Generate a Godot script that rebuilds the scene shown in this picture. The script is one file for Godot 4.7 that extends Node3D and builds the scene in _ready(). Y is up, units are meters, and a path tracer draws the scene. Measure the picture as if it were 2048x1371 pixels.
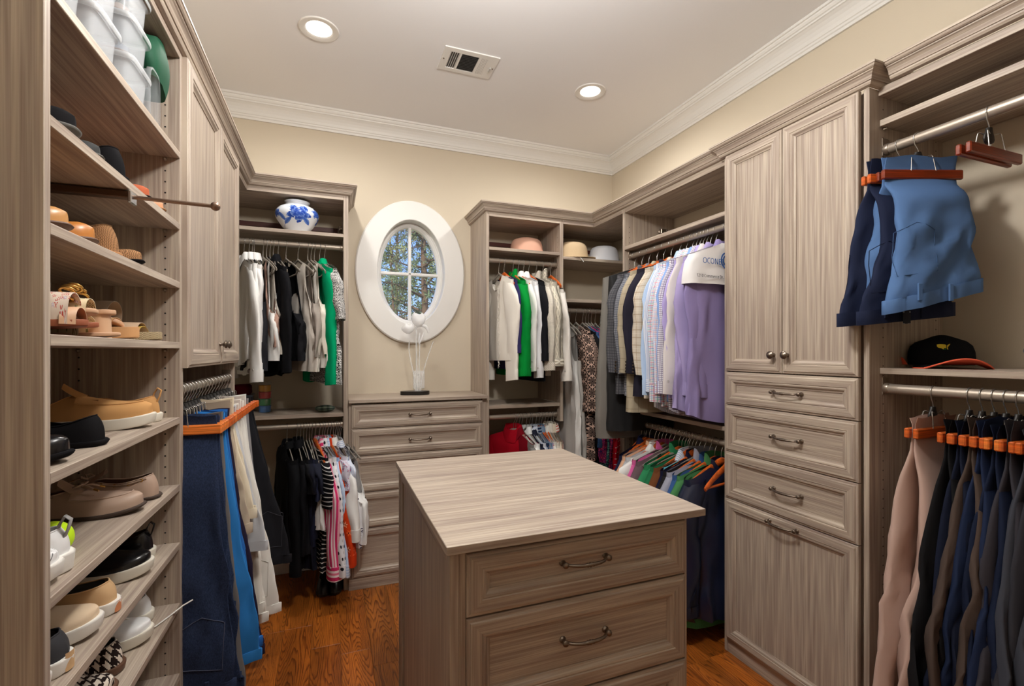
extends Node3D
# A walk-in closet. Room axes: x to the right along the window wall, y up, depth d (= -z) away from the camera towards the window wall.

const CEIL := 2.85
const BACK := 3.2
const RIGHT := 2.07
const LEFT := -0.72
const NEAR := -1.5

var rng := RandomNumberGenerator.new()
var org := {}
var mats := {}


func _ready() -> void:
	rng.seed = 20417
	# camera
	var cam := Camera3D.new()
	cam.name = "camera"
	cam.projection = Camera3D.PROJECTION_FRUSTUM
	cam.keep_aspect = Camera3D.KEEP_HEIGHT
	cam.near = 0.05
	cam.far = 200.0
	cam.size = 0.05 * 2.0 * 685.5 / 946.74
	cam.frustum_offset = Vector2(0.0, 0.05 * 17.5 / 946.74)
	cam.position = Vector3(0, 1.35, 0)
	cam.rotation = Vector3(0, deg_to_rad(-20.925), 0)
	cam.current = true
	add_child(cam)
	# sky and exposure
	var we := WorldEnvironment.new()
	we.name = "world"
	var env := Environment.new()
	var sky := Sky.new()
	var sm := ProceduralSkyMaterial.new()
	sm.sky_top_color = Color(0.30, 0.52, 0.86)
	sm.sky_horizon_color = Color(0.72, 0.86, 0.98)
	sm.ground_bottom_color = Color(0.30, 0.29, 0.25)
	sm.ground_horizon_color = Color(0.62, 0.66, 0.66)
	sm.sky_curve = 0.12
	sm.sun_angle_max = 5.0
	sm.energy_multiplier = SKY_E
	sky.sky_material = sm
	env.background_mode = Environment.BG_SKY
	env.sky = sky
	env.tonemap_mode = Environment.TONE_MAPPER_LINEAR
	env.tonemap_exposure = EXPOSURE
	env.sdfgi_enabled = true
	env.ssao_enabled = true
	env.ssil_enabled = true
	we.environment = env
	add_child(we)
	# sun on the trees outside; the house keeps it out of the room
	var sun := DirectionalLight3D.new()
	sun.name = "sun"
	sun.light_energy = SUN_E
	sun.light_color = Color(1.0, 0.93, 0.80)
	sun.rotation_degrees = Vector3(-38, -38, 0)
	sun.shadow_enabled = true
	sun.sky_mode = DirectionalLight3D.SKY_MODE_LIGHT_ONLY
	add_child(sun)

	make_materials()
	room()
	outdoors()
	cabinets()
	hang_clothes()
	shoes_and_boxes()
	ornaments()


const EXPOSURE := 1.6
const SKY_E := 1.0
const SUN_E := 3.0
const LAMP_E := 0.72
const PENDANT_E := 0.95

# ---------------------------------------------------------------- mesh kit

class MB:
	var v := PackedVector3Array()
	var n := PackedVector3Array()
	var uv := PackedVector2Array()
	var ix := PackedInt32Array()
	var off := Vector2.ZERO
	var us := 1.0
	var vs := 1.0

	# corners counter-clockwise seen from outside
	func quad(a: Vector3, b: Vector3, c: Vector3, d: Vector3, ua := Vector2.ZERO, ub := Vector2(1, 0), uc := Vector2(1, 1), ud := Vector2(0, 1)) -> void:
		var m := (c - a).cross(d - b).normalized()
		var k := v.size()
		v.append(a); v.append(b); v.append(c); v.append(d)
		for i in 4:
			n.append(m)
		uv.append(ua); uv.append(ub); uv.append(uc); uv.append(ud)
		ix.append_array(PackedInt32Array([k, k + 2, k + 1, k, k + 3, k + 2]))

	func tri(a: Vector3, b: Vector3, c: Vector3) -> void:
		var m := (b - a).cross(c - a).normalized()
		var k := v.size()
		v.append(a); v.append(b); v.append(c)
		for i in 3:
			n.append(m)
			uv.append(off)
		ix.append_array(PackedInt32Array([k, k + 2, k + 1]))

	func _uvp(p: Vector3, i: int, g: int) -> Vector2:
		var a := (i + 1) % 3
		var b := (i + 2) % 3
		if a == g:
			return off + Vector2(p[b] * us, p[a] * vs)
		return off + Vector2(p[a] * us, p[b] * vs)

	# box with chamfered edges; g is the axis along which the texture's v runs
	func box(p0: Vector3, p1: Vector3, g := 1, bev := 0.0012) -> void:
		var lo := p0.min(p1)
		var hi := p0.max(p1)
		var c := (lo + hi) * 0.5
		var h := (hi - lo) * 0.5
		bev = minf(bev, minf(h.x, minf(h.y, h.z)) * 0.45)
		for i in 3:
			var a := (i + 1) % 3
			var b := (i + 2) % 3
			for s: float in [-1.0, 1.0]:
				var q: Array[Vector3] = []
				for k: Array in [[-1, -1], [1, -1], [1, 1], [-1, 1]]:
					var p := c
					p[i] += s * h[i]
					p[a] += k[0] * (h[a] - bev)
					p[b] += k[1] * (h[b] - bev)
					q.append(p)
				if s < 0:
					q.reverse()
				quad(q[0], q[1], q[2], q[3], _uvp(q[0], i, g), _uvp(q[1], i, g), _uvp(q[2], i, g), _uvp(q[3], i, g))
			if bev > 0.0:
				for sa: float in [-1.0, 1.0]:
					for sb: float in [-1.0, 1.0]:
						var q: Array[Vector3] = []
						for k: Array in [[0, -1], [1, -1], [1, 1], [0, 1]]:
							var p := c
							p[i] += k[1] * (h[i] - bev)
							p[a] += sa * (h[a] - (bev if k[0] == 0 else 0.0))
							p[b] += sb * (h[b] - (bev if k[0] == 1 else 0.0))
							q.append(p)
						if (q[2] - q[0]).cross(q[3] - q[1]).dot((q[0] + q[2]) * 0.5 - c) < 0:
							q.reverse()
						quad(q[0], q[1], q[2], q[3], _uvp(q[0], a, g), _uvp(q[1], a, g), _uvp(q[2], a, g), _uvp(q[3], a, g))
		if bev > 0.0:
			for sx: float in [-1.0, 1.0]:
				for sy: float in [-1.0, 1.0]:
					for sz: float in [-1.0, 1.0]:
						var a := c + Vector3(sx * h.x, sy * (h.y - bev), sz * (h.z - bev))
						var b := c + Vector3(sx * (h.x - bev), sy * h.y, sz * (h.z - bev))
						var d := c + Vector3(sx * (h.x - bev), sy * (h.y - bev), sz * h.z)
						if sx * sy * sz > 0:
							tri(a, b, d)
						else:
							tri(a, d, b)

	# rows of points, smooth; closed: each row is a ring. normals point away from the ring's middle
	func grid(rows: Array, closed := true, uvs: Array = [], flip := false) -> void:
		var m := rows.size()
		var w: int = rows[0].size()
		var k := v.size()
		var extra := 1 if closed else 0
		var acc := 0.0
		var nn := PackedVector3Array()
		nn.resize(m * (w + extra))
		for j in m:
			var row: PackedVector3Array = rows[j]
			var up: PackedVector3Array = rows[maxi(j - 1, 0)]
			var dn: PackedVector3Array = rows[mini(j + 1, m - 1)]
			var mid := Vector3.ZERO
			if closed:
				for p in row:
					mid += p
				mid /= w
			for i in w + extra:
				var q := i % w
				var l: Vector3
				if closed:
					l = row[(q + 1) % w] - row[(q + w - 1) % w]
				else:
					l = row[mini(q + 1, w - 1)] - row[maxi(q - 1, 0)]
				var t := dn[q] - up[q]
				var e := l.cross(t)
				if e.length_squared() < 1e-18:
					e = Vector3.UP if not closed else (row[q] - mid) + (row[q] - (dn[q] + up[q]) * 0.5)
					if e.length_squared() < 1e-18:
						e = Vector3.UP
					nn[j * (w + extra) + i] = e.normalized()
				else:
					e = e.normalized()
					nn[j * (w + extra) + i] = e
					if closed:
						acc += e.dot(row[q] - mid)
				v.append(row[q])
				if uvs.size():
					uv.append(uvs[j][i])
				else:
					uv.append(off + Vector2(float(i) / w * us, float(j) / maxf(1, m - 1) * vs))
		var inv := flip
		if closed and acc < 0.0:
			inv = not inv
		for e in nn:
			n.append(-e if inv else e)
		var ww := w + extra
		for j in m - 1:
			for i in ww - 1:
				var a := k + j * ww + i
				var b := a + 1
				var c := a + ww + 1
				var d := a + ww
				if inv:
					ix.append_array(PackedInt32Array([a, b, c, a, c, d]))
				else:
					ix.append_array(PackedInt32Array([a, c, b, a, d, c]))

	func cap(ring: PackedVector3Array, dir: Vector3) -> void:
		var mid := Vector3.ZERO
		for p in ring:
			mid += p
		mid /= ring.size()
		var k := v.size()
		v.append(mid); n.append(dir); uv.append(off)
		for p in ring:
			v.append(p); n.append(dir); uv.append(off + Vector2(p.x - mid.x, p.z - mid.z))
		for i in ring.size():
			var a := k + 1 + i
			var b := k + 1 + (i + 1) % ring.size()
			if (v[a] - mid).cross(v[b] - mid).dot(dir) > 0:
				ix.append_array(PackedInt32Array([k, b, a]))
			else:
				ix.append_array(PackedInt32Array([k, a, b]))

	# tube along points; rad is a number or an array; flat squeezes along 'side'
	func tube(path: PackedVector3Array, rad: Variant, seg := 8, caps := true, side := Vector3.ZERO, flat := 1.0) -> void:
		var rows := []
		var prev := Vector3.ZERO
		for j in path.size():
			var t := (path[mini(j + 1, path.size() - 1)] - path[maxi(j - 1, 0)]).normalized()
			var a: Vector3
			if side != Vector3.ZERO:
				a = (side - t * side.dot(t)).normalized()
			elif prev == Vector3.ZERO:
				a = t.cross(Vector3.UP)
				if a.length() < 0.1:
					a = t.cross(Vector3.RIGHT)
				a = a.normalized()
			else:
				a = (prev - t * prev.dot(t)).normalized()
			prev = a
			var b := t.cross(a)
			var r: float = rad[j] if rad is Array or rad is PackedFloat32Array else rad
			var ring := PackedVector3Array()
			for i in seg:
				var f := TAU * i / seg
				ring.append(path[j] + a * cos(f) * r * flat + b * sin(f) * r)
			rows.append(ring)
		grid(rows, true)
		if caps:
			cap(rows[0], (path[0] - path[1]).normalized())
			cap(rows[-1], (path[-1] - path[-2]).normalized())

	# profile of (radius, height), turned about y at 'at'; xf turns the whole
	func lathe(prof: PackedVector2Array, seg := 24, xf := Transform3D(), uscale := Vector2.ONE) -> void:
		var rows := []
		var uvs := []
		var len := 0.0
		for j in prof.size():
			if j:
				len += prof[j].distance_to(prof[j - 1])
			var ring := PackedVector3Array()
			var u := PackedVector2Array()
			for i in seg:
				var f := TAU * i / seg
				ring.append(xf * Vector3(prof[j].x * cos(f), prof[j].y, prof[j].x * sin(f)))
			for i in seg + 1:
				u.append(off + Vector2(float(i) / seg, len) * uscale)
			rows.append(ring)
			uvs.append(u)
		grid(rows, true, uvs)

	# a profile (out, y) carried along a path of (x, depth); out points to the right of the way if side = 1
	func sweep(path: PackedVector2Array, prof: PackedVector2Array, side := 1.0, ends := true) -> void:
		var dirs: Array[Vector2] = []
		for i in path.size() - 1:
			dirs.append((path[i + 1] - path[i]).normalized())
		var outs: Array[Vector2] = []
		for i in path.size():
			var a := dirs[maxi(i - 1, 0)]
			var b := dirs[mini(i, dirs.size() - 1)]
			var na := Vector2(a.y, -a.x) * side
			var nb := Vector2(b.y, -b.x) * side
			var mm := (na + nb).normalized()
			outs.append(mm / maxf(0.2, mm.dot(na)))
		var l := 0.0
		for i in path.size() - 1:
			var l2 := l + path[i].distance_to(path[i + 1])
			var u := 0.0
			for j in prof.size() - 1:
				var u2 := u + prof[j].distance_to(prof[j + 1])
				var q: Array[Vector3] = []
				for k: Array in [[i, j], [i + 1, j], [i + 1, j + 1], [i, j + 1]]:
					var e: Vector2 = path[k[0]] + outs[k[0]] * prof[k[1]].x
					q.append(Vector3(e.x, prof[k[1]].y, -e.y))
				var w: Array[Vector2] = [off + Vector2(u * us, l * vs), off + Vector2(u * us, l2 * vs), off + Vector2(u2 * us, l2 * vs), off + Vector2(u2 * us, l * vs)]
				if side < 0:
					quad(q[3], q[2], q[1], q[0], w[3], w[2], w[1], w[0])
				else:
					quad(q[0], q[1], q[2], q[3], w[0], w[1], w[2], w[3])
				u = u2
			l = l2
		if ends:
			for e in [0, path.size() - 1]:
				var ring := PackedVector3Array()
				for p in prof:
					var w: Vector2 = path[e] + outs[e] * p.x
					ring.append(Vector3(w.x, p.y, -w.y))
				var dd := dirs[0] if e == 0 else dirs[-1]
				cap(ring, Vector3(dd.x, 0, -dd.y) * (-1.0 if e == 0 else 1.0))

	func moved(xf: Transform3D, from := 0) -> void:
		for i in range(from, v.size()):
			v[i] = xf * v[i]
			n[i] = (xf.basis * n[i]).normalized()

	func mesh(o: Vector3) -> ArrayMesh:
		var a := []
		a.resize(Mesh.ARRAY_MAX)
		if o != Vector3.ZERO:
			for i in v.size():
				v[i] -= o
		a[Mesh.ARRAY_VERTEX] = v
		a[Mesh.ARRAY_NORMAL] = n
		a[Mesh.ARRAY_TEX_UV] = uv
		a[Mesh.ARRAY_INDEX] = ix
		var m := ArrayMesh.new()
		m.add_surface_from_arrays(Mesh.PRIMITIVE_TRIANGLES, a)
		return m


func P(x: float, y: float, d: float) -> Vector3:
	return Vector3(x, y, -d)


# a top-level Node3D at a thing's base
func thing(called: String, label: String, category: String, at := Vector3.ZERO, group := "") -> Node3D:
	var o := Node3D.new()
	o.name = numbered(called)
	o.position = at
	add_child(o)
	org[o] = at
	o.set_meta("label", label)
	o.set_meta("category", category)
	if group:
		o.set_meta("group", group)
	return o


var counts := {}


func numbered(called: String) -> String:
	var k: int = counts.get(called, 0)
	counts[called] = k + 1
	return called if k == 0 else "%s_%03d" % [called, k]


# a mesh of its own under a thing, part or piece of the setting
func part(parent: Node3D, called: String, mb: MB, mat: Material) -> MeshInstance3D:
	if mb.v.is_empty():
		return null
	var o := MeshInstance3D.new()
	o.name = called
	o.mesh = mb.mesh(org.get(parent, Vector3.ZERO))
	o.mesh.surface_set_material(0, mat)
	parent.add_child(o, true)
	o.name = o.name
	org[o] = org.get(parent, Vector3.ZERO)
	return o


func struct(called: String, mb: MB, mat: Material) -> MeshInstance3D:
	var o := part(self, called, mb, mat)
	o.set_meta("kind", "structure")
	return o


func wood_mb() -> MB:
	var m := MB.new()
	m.off = Vector2(rng.randf(), rng.randf())
	m.us = 1.0 / 0.45
	m.vs = 1.0 / 1.8
	return m


func plank_part(parent: Node3D, called: String, lo: Vector3, hi: Vector3, g: int, mat: Material = null, bev := 0.0012) -> MeshInstance3D:
	var m := wood_mb()
	m.box(Vector3(minf(lo.x, hi.x), minf(lo.y, hi.y), minf(lo.z, hi.z)), Vector3(maxf(lo.x, hi.x), maxf(lo.y, hi.y), maxf(lo.z, hi.z)), g, bev)
	return part(parent, called, m, mat if mat else mats.wood)


# ---------------------------------------------------------------- materials

func plain(c: Color, rough := 0.6, metal := 0.0, spec := 0.5) -> StandardMaterial3D:
	var m := StandardMaterial3D.new()
	m.albedo_color = c
	m.roughness = rough
	m.metallic = metal
	m.metallic_specular = spec
	return m


func rgb(r: int, g: int, b: int) -> Color:
	return Color(r / 255.0, g / 255.0, b / 255.0)


func picture(w: int, h: int, f: Callable) -> ImageTexture:
	var data := PackedByteArray()
	data.resize(w * h * 3)
	var k := 0
	for y in h:
		for x in w:
			var c: Color = f.call(x, y)
			data[k] = clampi(int(c.r * 255.0 + 0.5), 0, 255)
			data[k + 1] = clampi(int(c.g * 255.0 + 0.5), 0, 255)
			data[k + 2] = clampi(int(c.b * 255.0 + 0.5), 0, 255)
			k += 3
	return ImageTexture.create_from_image(Image.create_from_data(w, h, false, Image.FORMAT_RGB8, data))


func noise(sd: int, freq: float, oct := 3, type := FastNoiseLite.TYPE_SIMPLEX_SMOOTH) -> FastNoiseLite:
	var f := FastNoiseLite.new()
	f.seed = sd
	f.frequency = freq
	f.noise_type = type
	f.fractal_octaves = oct
	return f


# noise that repeats: the last fifth fades into the start
func wrapped(f: FastNoiseLite, u: float, v: float, fu: float, fv: float) -> float:
	var a := f.get_noise_2d(u * fu, v * fv)
	if u > 0.8:
		a = lerpf(a, f.get_noise_2d((u - 1.0) * fu, v * fv), (u - 0.8) / 0.2)
	if v > 0.8:
		var b := f.get_noise_2d(u * fu, (v - 1.0) * fv)
		if u > 0.8:
			b = lerpf(b, f.get_noise_2d((u - 1.0) * fu, (v - 1.0) * fv), (u - 0.8) / 0.2)
		a = lerpf(a, b, (v - 0.8) / 0.2)
	return a


func make_materials() -> void:
	# taupe wood laminate: v runs along the grain. 0.45 m across, 1.8 m along, wrapped by blending the far edge
	var band := noise(3, 1.0, 3)
	var fine := noise(5, 1.0, 2)
	var cath := noise(8, 1.0, 2)
	var hi := Color(0.768, 0.712, 0.652)
	var lo := Color(0.522, 0.456, 0.400)
	var W := 768
	var H := 512
	var wood := func(x: int, y: int) -> Color:
		var u := float(x) / W
		var w := float(y) / H
		var b := wrapped(band, u, w, 15.0, 2.6)
		var e := wrapped(cath, u, w, 46.0, 4.0)
		var s := wrapped(fine, u, w, 150.0, 7.0)
		var t := 0.56 + b * 0.42 + e * 0.30 + s * 0.24
		var c := lo.lerp(hi, clampf(t, 0.0, 1.0))
		c.g += e * 0.006
		c.b -= b * 0.014
		return c
	mats.wood_tex = picture(W, H, wood)
	var m := plain(Color.WHITE, 0.5)
	m.albedo_texture = mats.wood_tex
	m.heightmap_enabled = true
	m.heightmap_texture = mats.wood_tex
	m.heightmap_scale = 0.02
	mats.wood = m
	# brown stained oak: rings as contour lines
	var ring := noise(21, 1.0, 2)
	var fib := noise(22, 1.0, 2)
	var tone := noise(23, 1.0, 2)
	var oak := func(x: int, y: int) -> Color:
		var u := x / 1024.0 * 1.0
		var w := y / 1024.0 * 2.4
		var g := ring.get_noise_2d(u * 6.0, w * 0.62) + 0.035 * ring.get_noise_2d(u * 40.0 + 90.0, w * 5.0)
		var l := fposmod(g * 13.0 + u * 3.0, 1.0)
		var line := smoothstep(0.45, 0.98, l) * (1.0 - smoothstep(0.98, 1.0, l))
		var f := fib.get_noise_2d(u * 260.0, w * 7.0)
		var t := tone.get_noise_2d(u * 6.0, w * 0.8)
		var c := Color(0.64, 0.36, 0.125).lerp(Color(0.30, 0.125, 0.035), clampf(line * 0.62 + f * 0.42 + 0.05, 0.0, 1.0))
		return c * (1.0 + t * 0.22)
	mats.oak_tex = picture(1024, 1024, oak)
	mats.oak = []
	for k in 4:
		m = plain([Color(1, 1, 1), Color(0.90, 0.88, 0.86), Color(1.06, 1.06, 1.02), Color(0.95, 0.98, 0.98)][k], 0.34)
		m.albedo_texture = mats.oak_tex
		m.heightmap_enabled = true
		m.heightmap_texture = mats.oak_tex
		m.heightmap_scale = 0.015
		mats.oak.append(m)
	mats.wall = plain(rgb(206, 194, 174), 0.9)
	mats.ceiling = plain(rgb(236, 236, 238), 0.92)
	mats.trim = plain(rgb(228, 226, 222), 0.45)
	mats.steel = plain(rgb(176, 164, 150), 0.32, 0.85)
	mats.rod = plain(rgb(182, 170, 156), 0.38, 0.6)
	mats.pull = plain(rgb(128, 116, 104), 0.28, 0.9)
	mats.hook = plain(rgb(200, 198, 194), 0.25, 0.9)
	mats.dark = plain(rgb(30, 27, 25), 0.5)
	mats.rail = plain(rgb(82, 36, 30), 0.5)
	mats.glass = plain(Color(1, 1, 1, 0.06), 0.02)
	mats.glass.transparency = BaseMaterial3D.TRANSPARENCY_ALPHA


# ---------------------------------------------------------------- room

func bx(lo: Vector3, hi: Vector3) -> MB:
	var m := MB.new()
	m.box(Vector3(minf(lo.x, hi.x), minf(lo.y, hi.y), minf(lo.z, hi.z)), Vector3(maxf(lo.x, hi.x), maxf(lo.y, hi.y), maxf(lo.z, hi.z)), 1, 0.0)
	return m


func ellipse(k: int, nseg: int, a: float, b: float, d: float) -> Vector3:
	var f := TAU * k / nseg
	return P(0.503 + a * cos(f), 1.879 + b * sin(f), d)


func ring_rows(list: Array, nseg := 72) -> Array:
	var rows := []
	for e: Array in list:
		var r := PackedVector3Array()
		for k in nseg:
			r.append(ellipse(k, nseg, e[0], e[1], e[2]))
		rows.append(r)
	return rows


func room() -> void:
	# floor: planks along the depth, each with eased edges over a dark subfloor
	var fl := struct("floor", bx(P(LEFT - 0.15, -0.15, NEAR - 0.15), P(RIGHT + 0.15, -0.014, BACK + 0.15)), plain(rgb(52, 26, 12), 0.8))
	var x := LEFT
	var pk := 0
	while x < RIGHT - 0.005:
		var x2 := minf(x + 0.127, RIGHT)
		var d := NEAR - rng.randf_range(0.0, 0.9)
		while d < BACK:
			var d2 := d + rng.randf_range(0.55, 1.25)
			var a := maxf(d, NEAR)
			var b := minf(d2, BACK)
			if b - a > 0.02:
				var mb := MB.new()
				mb.off = Vector2(rng.randf(), rng.randf())
				mb.us = 1.0 / 1.0
				mb.vs = 1.0 / 2.4
				mb.box(P(x + 0.0004, -0.014, b - 0.0004), P(x2 - 0.0004, rng.randf_range(-0.0003, 0.0), a + 0.0004), 2, 0.0007)
				part(fl, "plank" if pk == 0 else "plank_%03d" % pk, mb, mats.oak[rng.randi() % 4])
				pk += 1
			d = d2
		x = x2
	struct("ceiling", bx(P(LEFT - 0.15, CEIL, NEAR - 0.15), P(RIGHT + 0.15, CEIL + 0.15, BACK + 0.15)), mats.ceiling)
	struct("wall_left", bx(P(LEFT - 0.15, 0, NEAR - 0.15), P(LEFT - 0.002, CEIL, BACK + 0.15)), mats.wall)
	struct("wall_right", bx(P(RIGHT, 0, NEAR - 0.15), P(RIGHT + 0.15, CEIL, BACK + 0.15)), mats.wall)
	struct("wall_front", bx(P(LEFT, 0, NEAR - 0.15), P(RIGHT, CEIL, NEAR)), mats.wall)
	# window wall with an oval opening
	var mb := MB.new()
	var N := 96
	for face in 2:
		var d := BACK if face == 0 else BACK + 0.15
		for k in N:
			var q: Array[Vector3] = []
			for kk: int in [k, k + 1]:
				var f := TAU * kk / N
				var cx := cos(f)
				var sx := sin(f)
				var t := 1e9
				if cx > 1e-6: t = minf(t, (RIGHT - 0.503) / cx)
				if cx < -1e-6: t = minf(t, (LEFT - 0.503) / cx)
				if sx > 1e-6: t = minf(t, (CEIL - 1.879) / sx)
				if sx < -1e-6: t = minf(t, -1.879 / sx)
				q.append(ellipse(kk, N, 0.235, 0.36, d))
				q.append(P(0.503 + cx * t, 1.879 + sx * t, d))
			if face == 0:
				mb.quad(q[0], q[1], q[3], q[2])
			else:
				mb.quad(q[2], q[3], q[1], q[0])
	for c: Array in [[LEFT, 0], [LEFT, CEIL], [RIGHT, 0], [RIGHT, CEIL]]:   # the corners the rays skip
		var f := atan2(c[1] - 1.879, c[0] - 0.503)
		var k := floori(f / TAU * N)
		for d: float in [BACK, BACK + 0.15]:
			var q: Array[Vector3] = []
			for kk: int in [k, k + 1]:
				var cx := cos(TAU * kk / N)
				var sx := sin(TAU * kk / N)
				var t := minf(absf((c[0] - 0.503) / cx) if signf(cx) == signf(c[0] - 0.503) else 1e9, absf((c[1] - 1.879) / sx) if signf(sx) == signf(c[1] - 1.879) else 1e9)
				q.append(P(0.503 + cx * t, 1.879 + sx * t, d))
			mb.tri(q[0], P(c[0], c[1], d), q[1])
	mb.grid(ring_rows([[0.235, 0.36, BACK], [0.235, 0.36, BACK + 0.15]]), true)
	struct("wall_back", mb, mats.wall)
	# crown moulding at the ceiling, baseboards
	var prof := PackedVector2Array()
	for p: Array in [[0, 2.733], [0.011, 2.733], [0.013, 2.745], [0.018, 2.749], [0.020, 2.757], [0.024, 2.760], [0.029, 2.774], [0.037, 2.789], [0.048, 2.802], [0.060, 2.811], [0.066, 2.813], [0.067, 2.820], [0.073, 2.823], [0.078, 2.831], [0.079, 2.837], [0.086, 2.839], [0.087, 2.85]]:
		prof.append(Vector2(p[0], p[1]))
	var names := ["trim_1", "trim_2", "trim_3", "trim_4"]
	var runs := [[Vector2(LEFT, BACK), Vector2(RIGHT, BACK)], [Vector2(RIGHT, BACK), Vector2(RIGHT, NEAR)], [Vector2(RIGHT, NEAR), Vector2(LEFT, NEAR)], [Vector2(LEFT, NEAR), Vector2(LEFT, BACK)]]
	for i in 4:
		mb = MB.new()
		var a: Vector2 = runs[i][0]
		var b: Vector2 = runs[i][1]
		var t := (b - a).normalized()
		var pr: Vector2 = runs[(i + 3) % 4][0]
		var nx: Vector2 = runs[(i + 1) % 4][1]
		# mitres: sweep over the corner and keep the middle stretch
		var full := PackedVector2Array([pr, a, b, nx])
		var tmp := MB.new()
		tmp.sweep(full, prof, 1.0, false)
		var per := (prof.size() - 1) * 4
		for q in range(per, per * 2):
			mb.v.append(tmp.v[q]); mb.n.append(tmp.n[q]); mb.uv.append(tmp.uv[q])
		for q in prof.size() - 1:
			mb.ix.append_array(PackedInt32Array([q * 4, q * 4 + 2, q * 4 + 1, q * 4, q * 4 + 3, q * 4 + 2]))
		struct(names[i], mb, mats.trim)
	prof = PackedVector2Array([Vector2(0, 0), Vector2(0.015, 0), Vector2(0.015, 0.135), Vector2(0.011, 0.142), Vector2(0.012, 0.150), Vector2(0.006, 0.160), Vector2(0, 0.162)])
	mb = MB.new()
	mb.sweep(PackedVector2Array([Vector2(LEFT, BACK), Vector2(RIGHT, BACK)]), prof, 1.0, false)
	struct("baseboard_back", mb, mats.trim)
	mb = MB.new()
	mb.sweep(PackedVector2Array([Vector2(RIGHT, BACK), Vector2(RIGHT, NEAR)]), prof, 1.0, false)
	struct("baseboard_right", mb, mats.trim)
	mb = MB.new()
	mb.sweep(PackedVector2Array([Vector2(LEFT, NEAR), Vector2(LEFT, BACK)]), prof, 1.0, false)
	struct("baseboard_left", mb, mats.trim)
	# oval window: wide flat casing, jamb, sash, muntins, pane
	var win := struct("window_1", flat_rings([[0.236, 0.361, BACK + 0.16], [0.222, 0.346, BACK + 0.12], [0.222, 0.346, BACK - 0.020], [0.226, 0.350, BACK - 0.024], [0.352, 0.466, BACK - 0.024], [0.360, 0.474, BACK - 0.017], [0.360, 0.474, BACK]]), mats.trim)
	part(win, "sash", flat_rings([[0.222, 0.346, BACK + 0.055], [0.214, 0.338, BACK + 0.052], [0.210, 0.334, BACK + 0.058], [0.206, 0.330, BACK + 0.058], [0.193, 0.317, BACK + 0.070], [0.190, 0.314, BACK + 0.076], [0.190, 0.314, BACK + 0.105], [0.222, 0.346, BACK + 0.105]]), mats.trim)
	var bar := MB.new()
	bar.box(P(0.503 - 0.0105, 1.879 - 0.32, BACK + 0.100), P(0.503 + 0.0105, 1.879 + 0.32, BACK + 0.068), 1, 0.005)
	part(win, "muntin", bar, mats.trim)
	bar = MB.new()
	bar.box(P(0.503 - 0.196, 1.879 - 0.0105, BACK + 0.100), P(0.503 + 0.196, 1.879 + 0.0105, BACK + 0.068), 1, 0.005)
	part(win, "muntin", bar, mats.trim)
	mb = MB.new()
	mb.cap(ring_rows([[0.2, 0.325, BACK + 0.085]])[0], Vector3(0, 0, 1))
	part(win, "pane", mb, mats.glass)
	# lamps and vent
	downlight(-0.052, 2.378, "recessed ceiling downlight above the tall wall cabinet and blue vase bay")
	downlight(1.397, 2.39, "recessed ceiling downlight near the corner of the white crown moulding")
	pendant()
	vent()
	# socket plate on the window wall
	var t := thing("wall_outlet", "white duplex socket plate on the wall behind the glass flower", "outlet", P(0.55, 1.10, BACK))
	mb = MB.new()
	mb.box(P(0.513, 1.103, BACK), P(0.590, 1.222, BACK - 0.006), 1, 0.003)
	part(t, "plate", mb, mats.trim)
	for k in 2:
		mb = MB.new()
		mb.box(P(0.535, 1.118 + k * 0.052, BACK - 0.006), P(0.568, 1.154 + k * 0.052, BACK - 0.008), 1, 0.002)
		var fc := part(t, "receptacle", mb, mats.trim)
		mb = MB.new()
		for s: float in [-0.006, 0.006]:
			mb.box(P(0.5515 + s - 0.001, 1.138 + k * 0.052, BACK - 0.008), P(0.5515 + s + 0.001, 1.147 + k * 0.052, BACK - 0.0083), 1, 0.0)
		part(fc, "slot", mb, mats.dark)


# rings of an oval, flat between neighbours; faces that look along the depth look at the room
func flat_rings(list: Array) -> MB:
	var mb := MB.new()
	for i in list.size() - 1:
		var t := MB.new()
		t.grid(ring_rows([list[i], list[i + 1]], 96), true)
		if absf(list[i][0] - list[i + 1][0]) > absf(list[i][2] - list[i + 1][2]) and t.n[5].z < 0.0:
			t = MB.new()
			t.grid(ring_rows([list[i + 1], list[i]], 96), true)
			if t.n[5].z < 0.0:
				var u := MB.new()
				u.grid(ring_rows([list[i + 1], list[i]], 96), true, [], true)
				t = u
		var k := mb.v.size()
		mb.v.append_array(t.v); mb.n.append_array(t.n); mb.uv.append_array(t.uv)
		for q in t.ix:
			mb.ix.append(q + k)
	return mb


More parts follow.
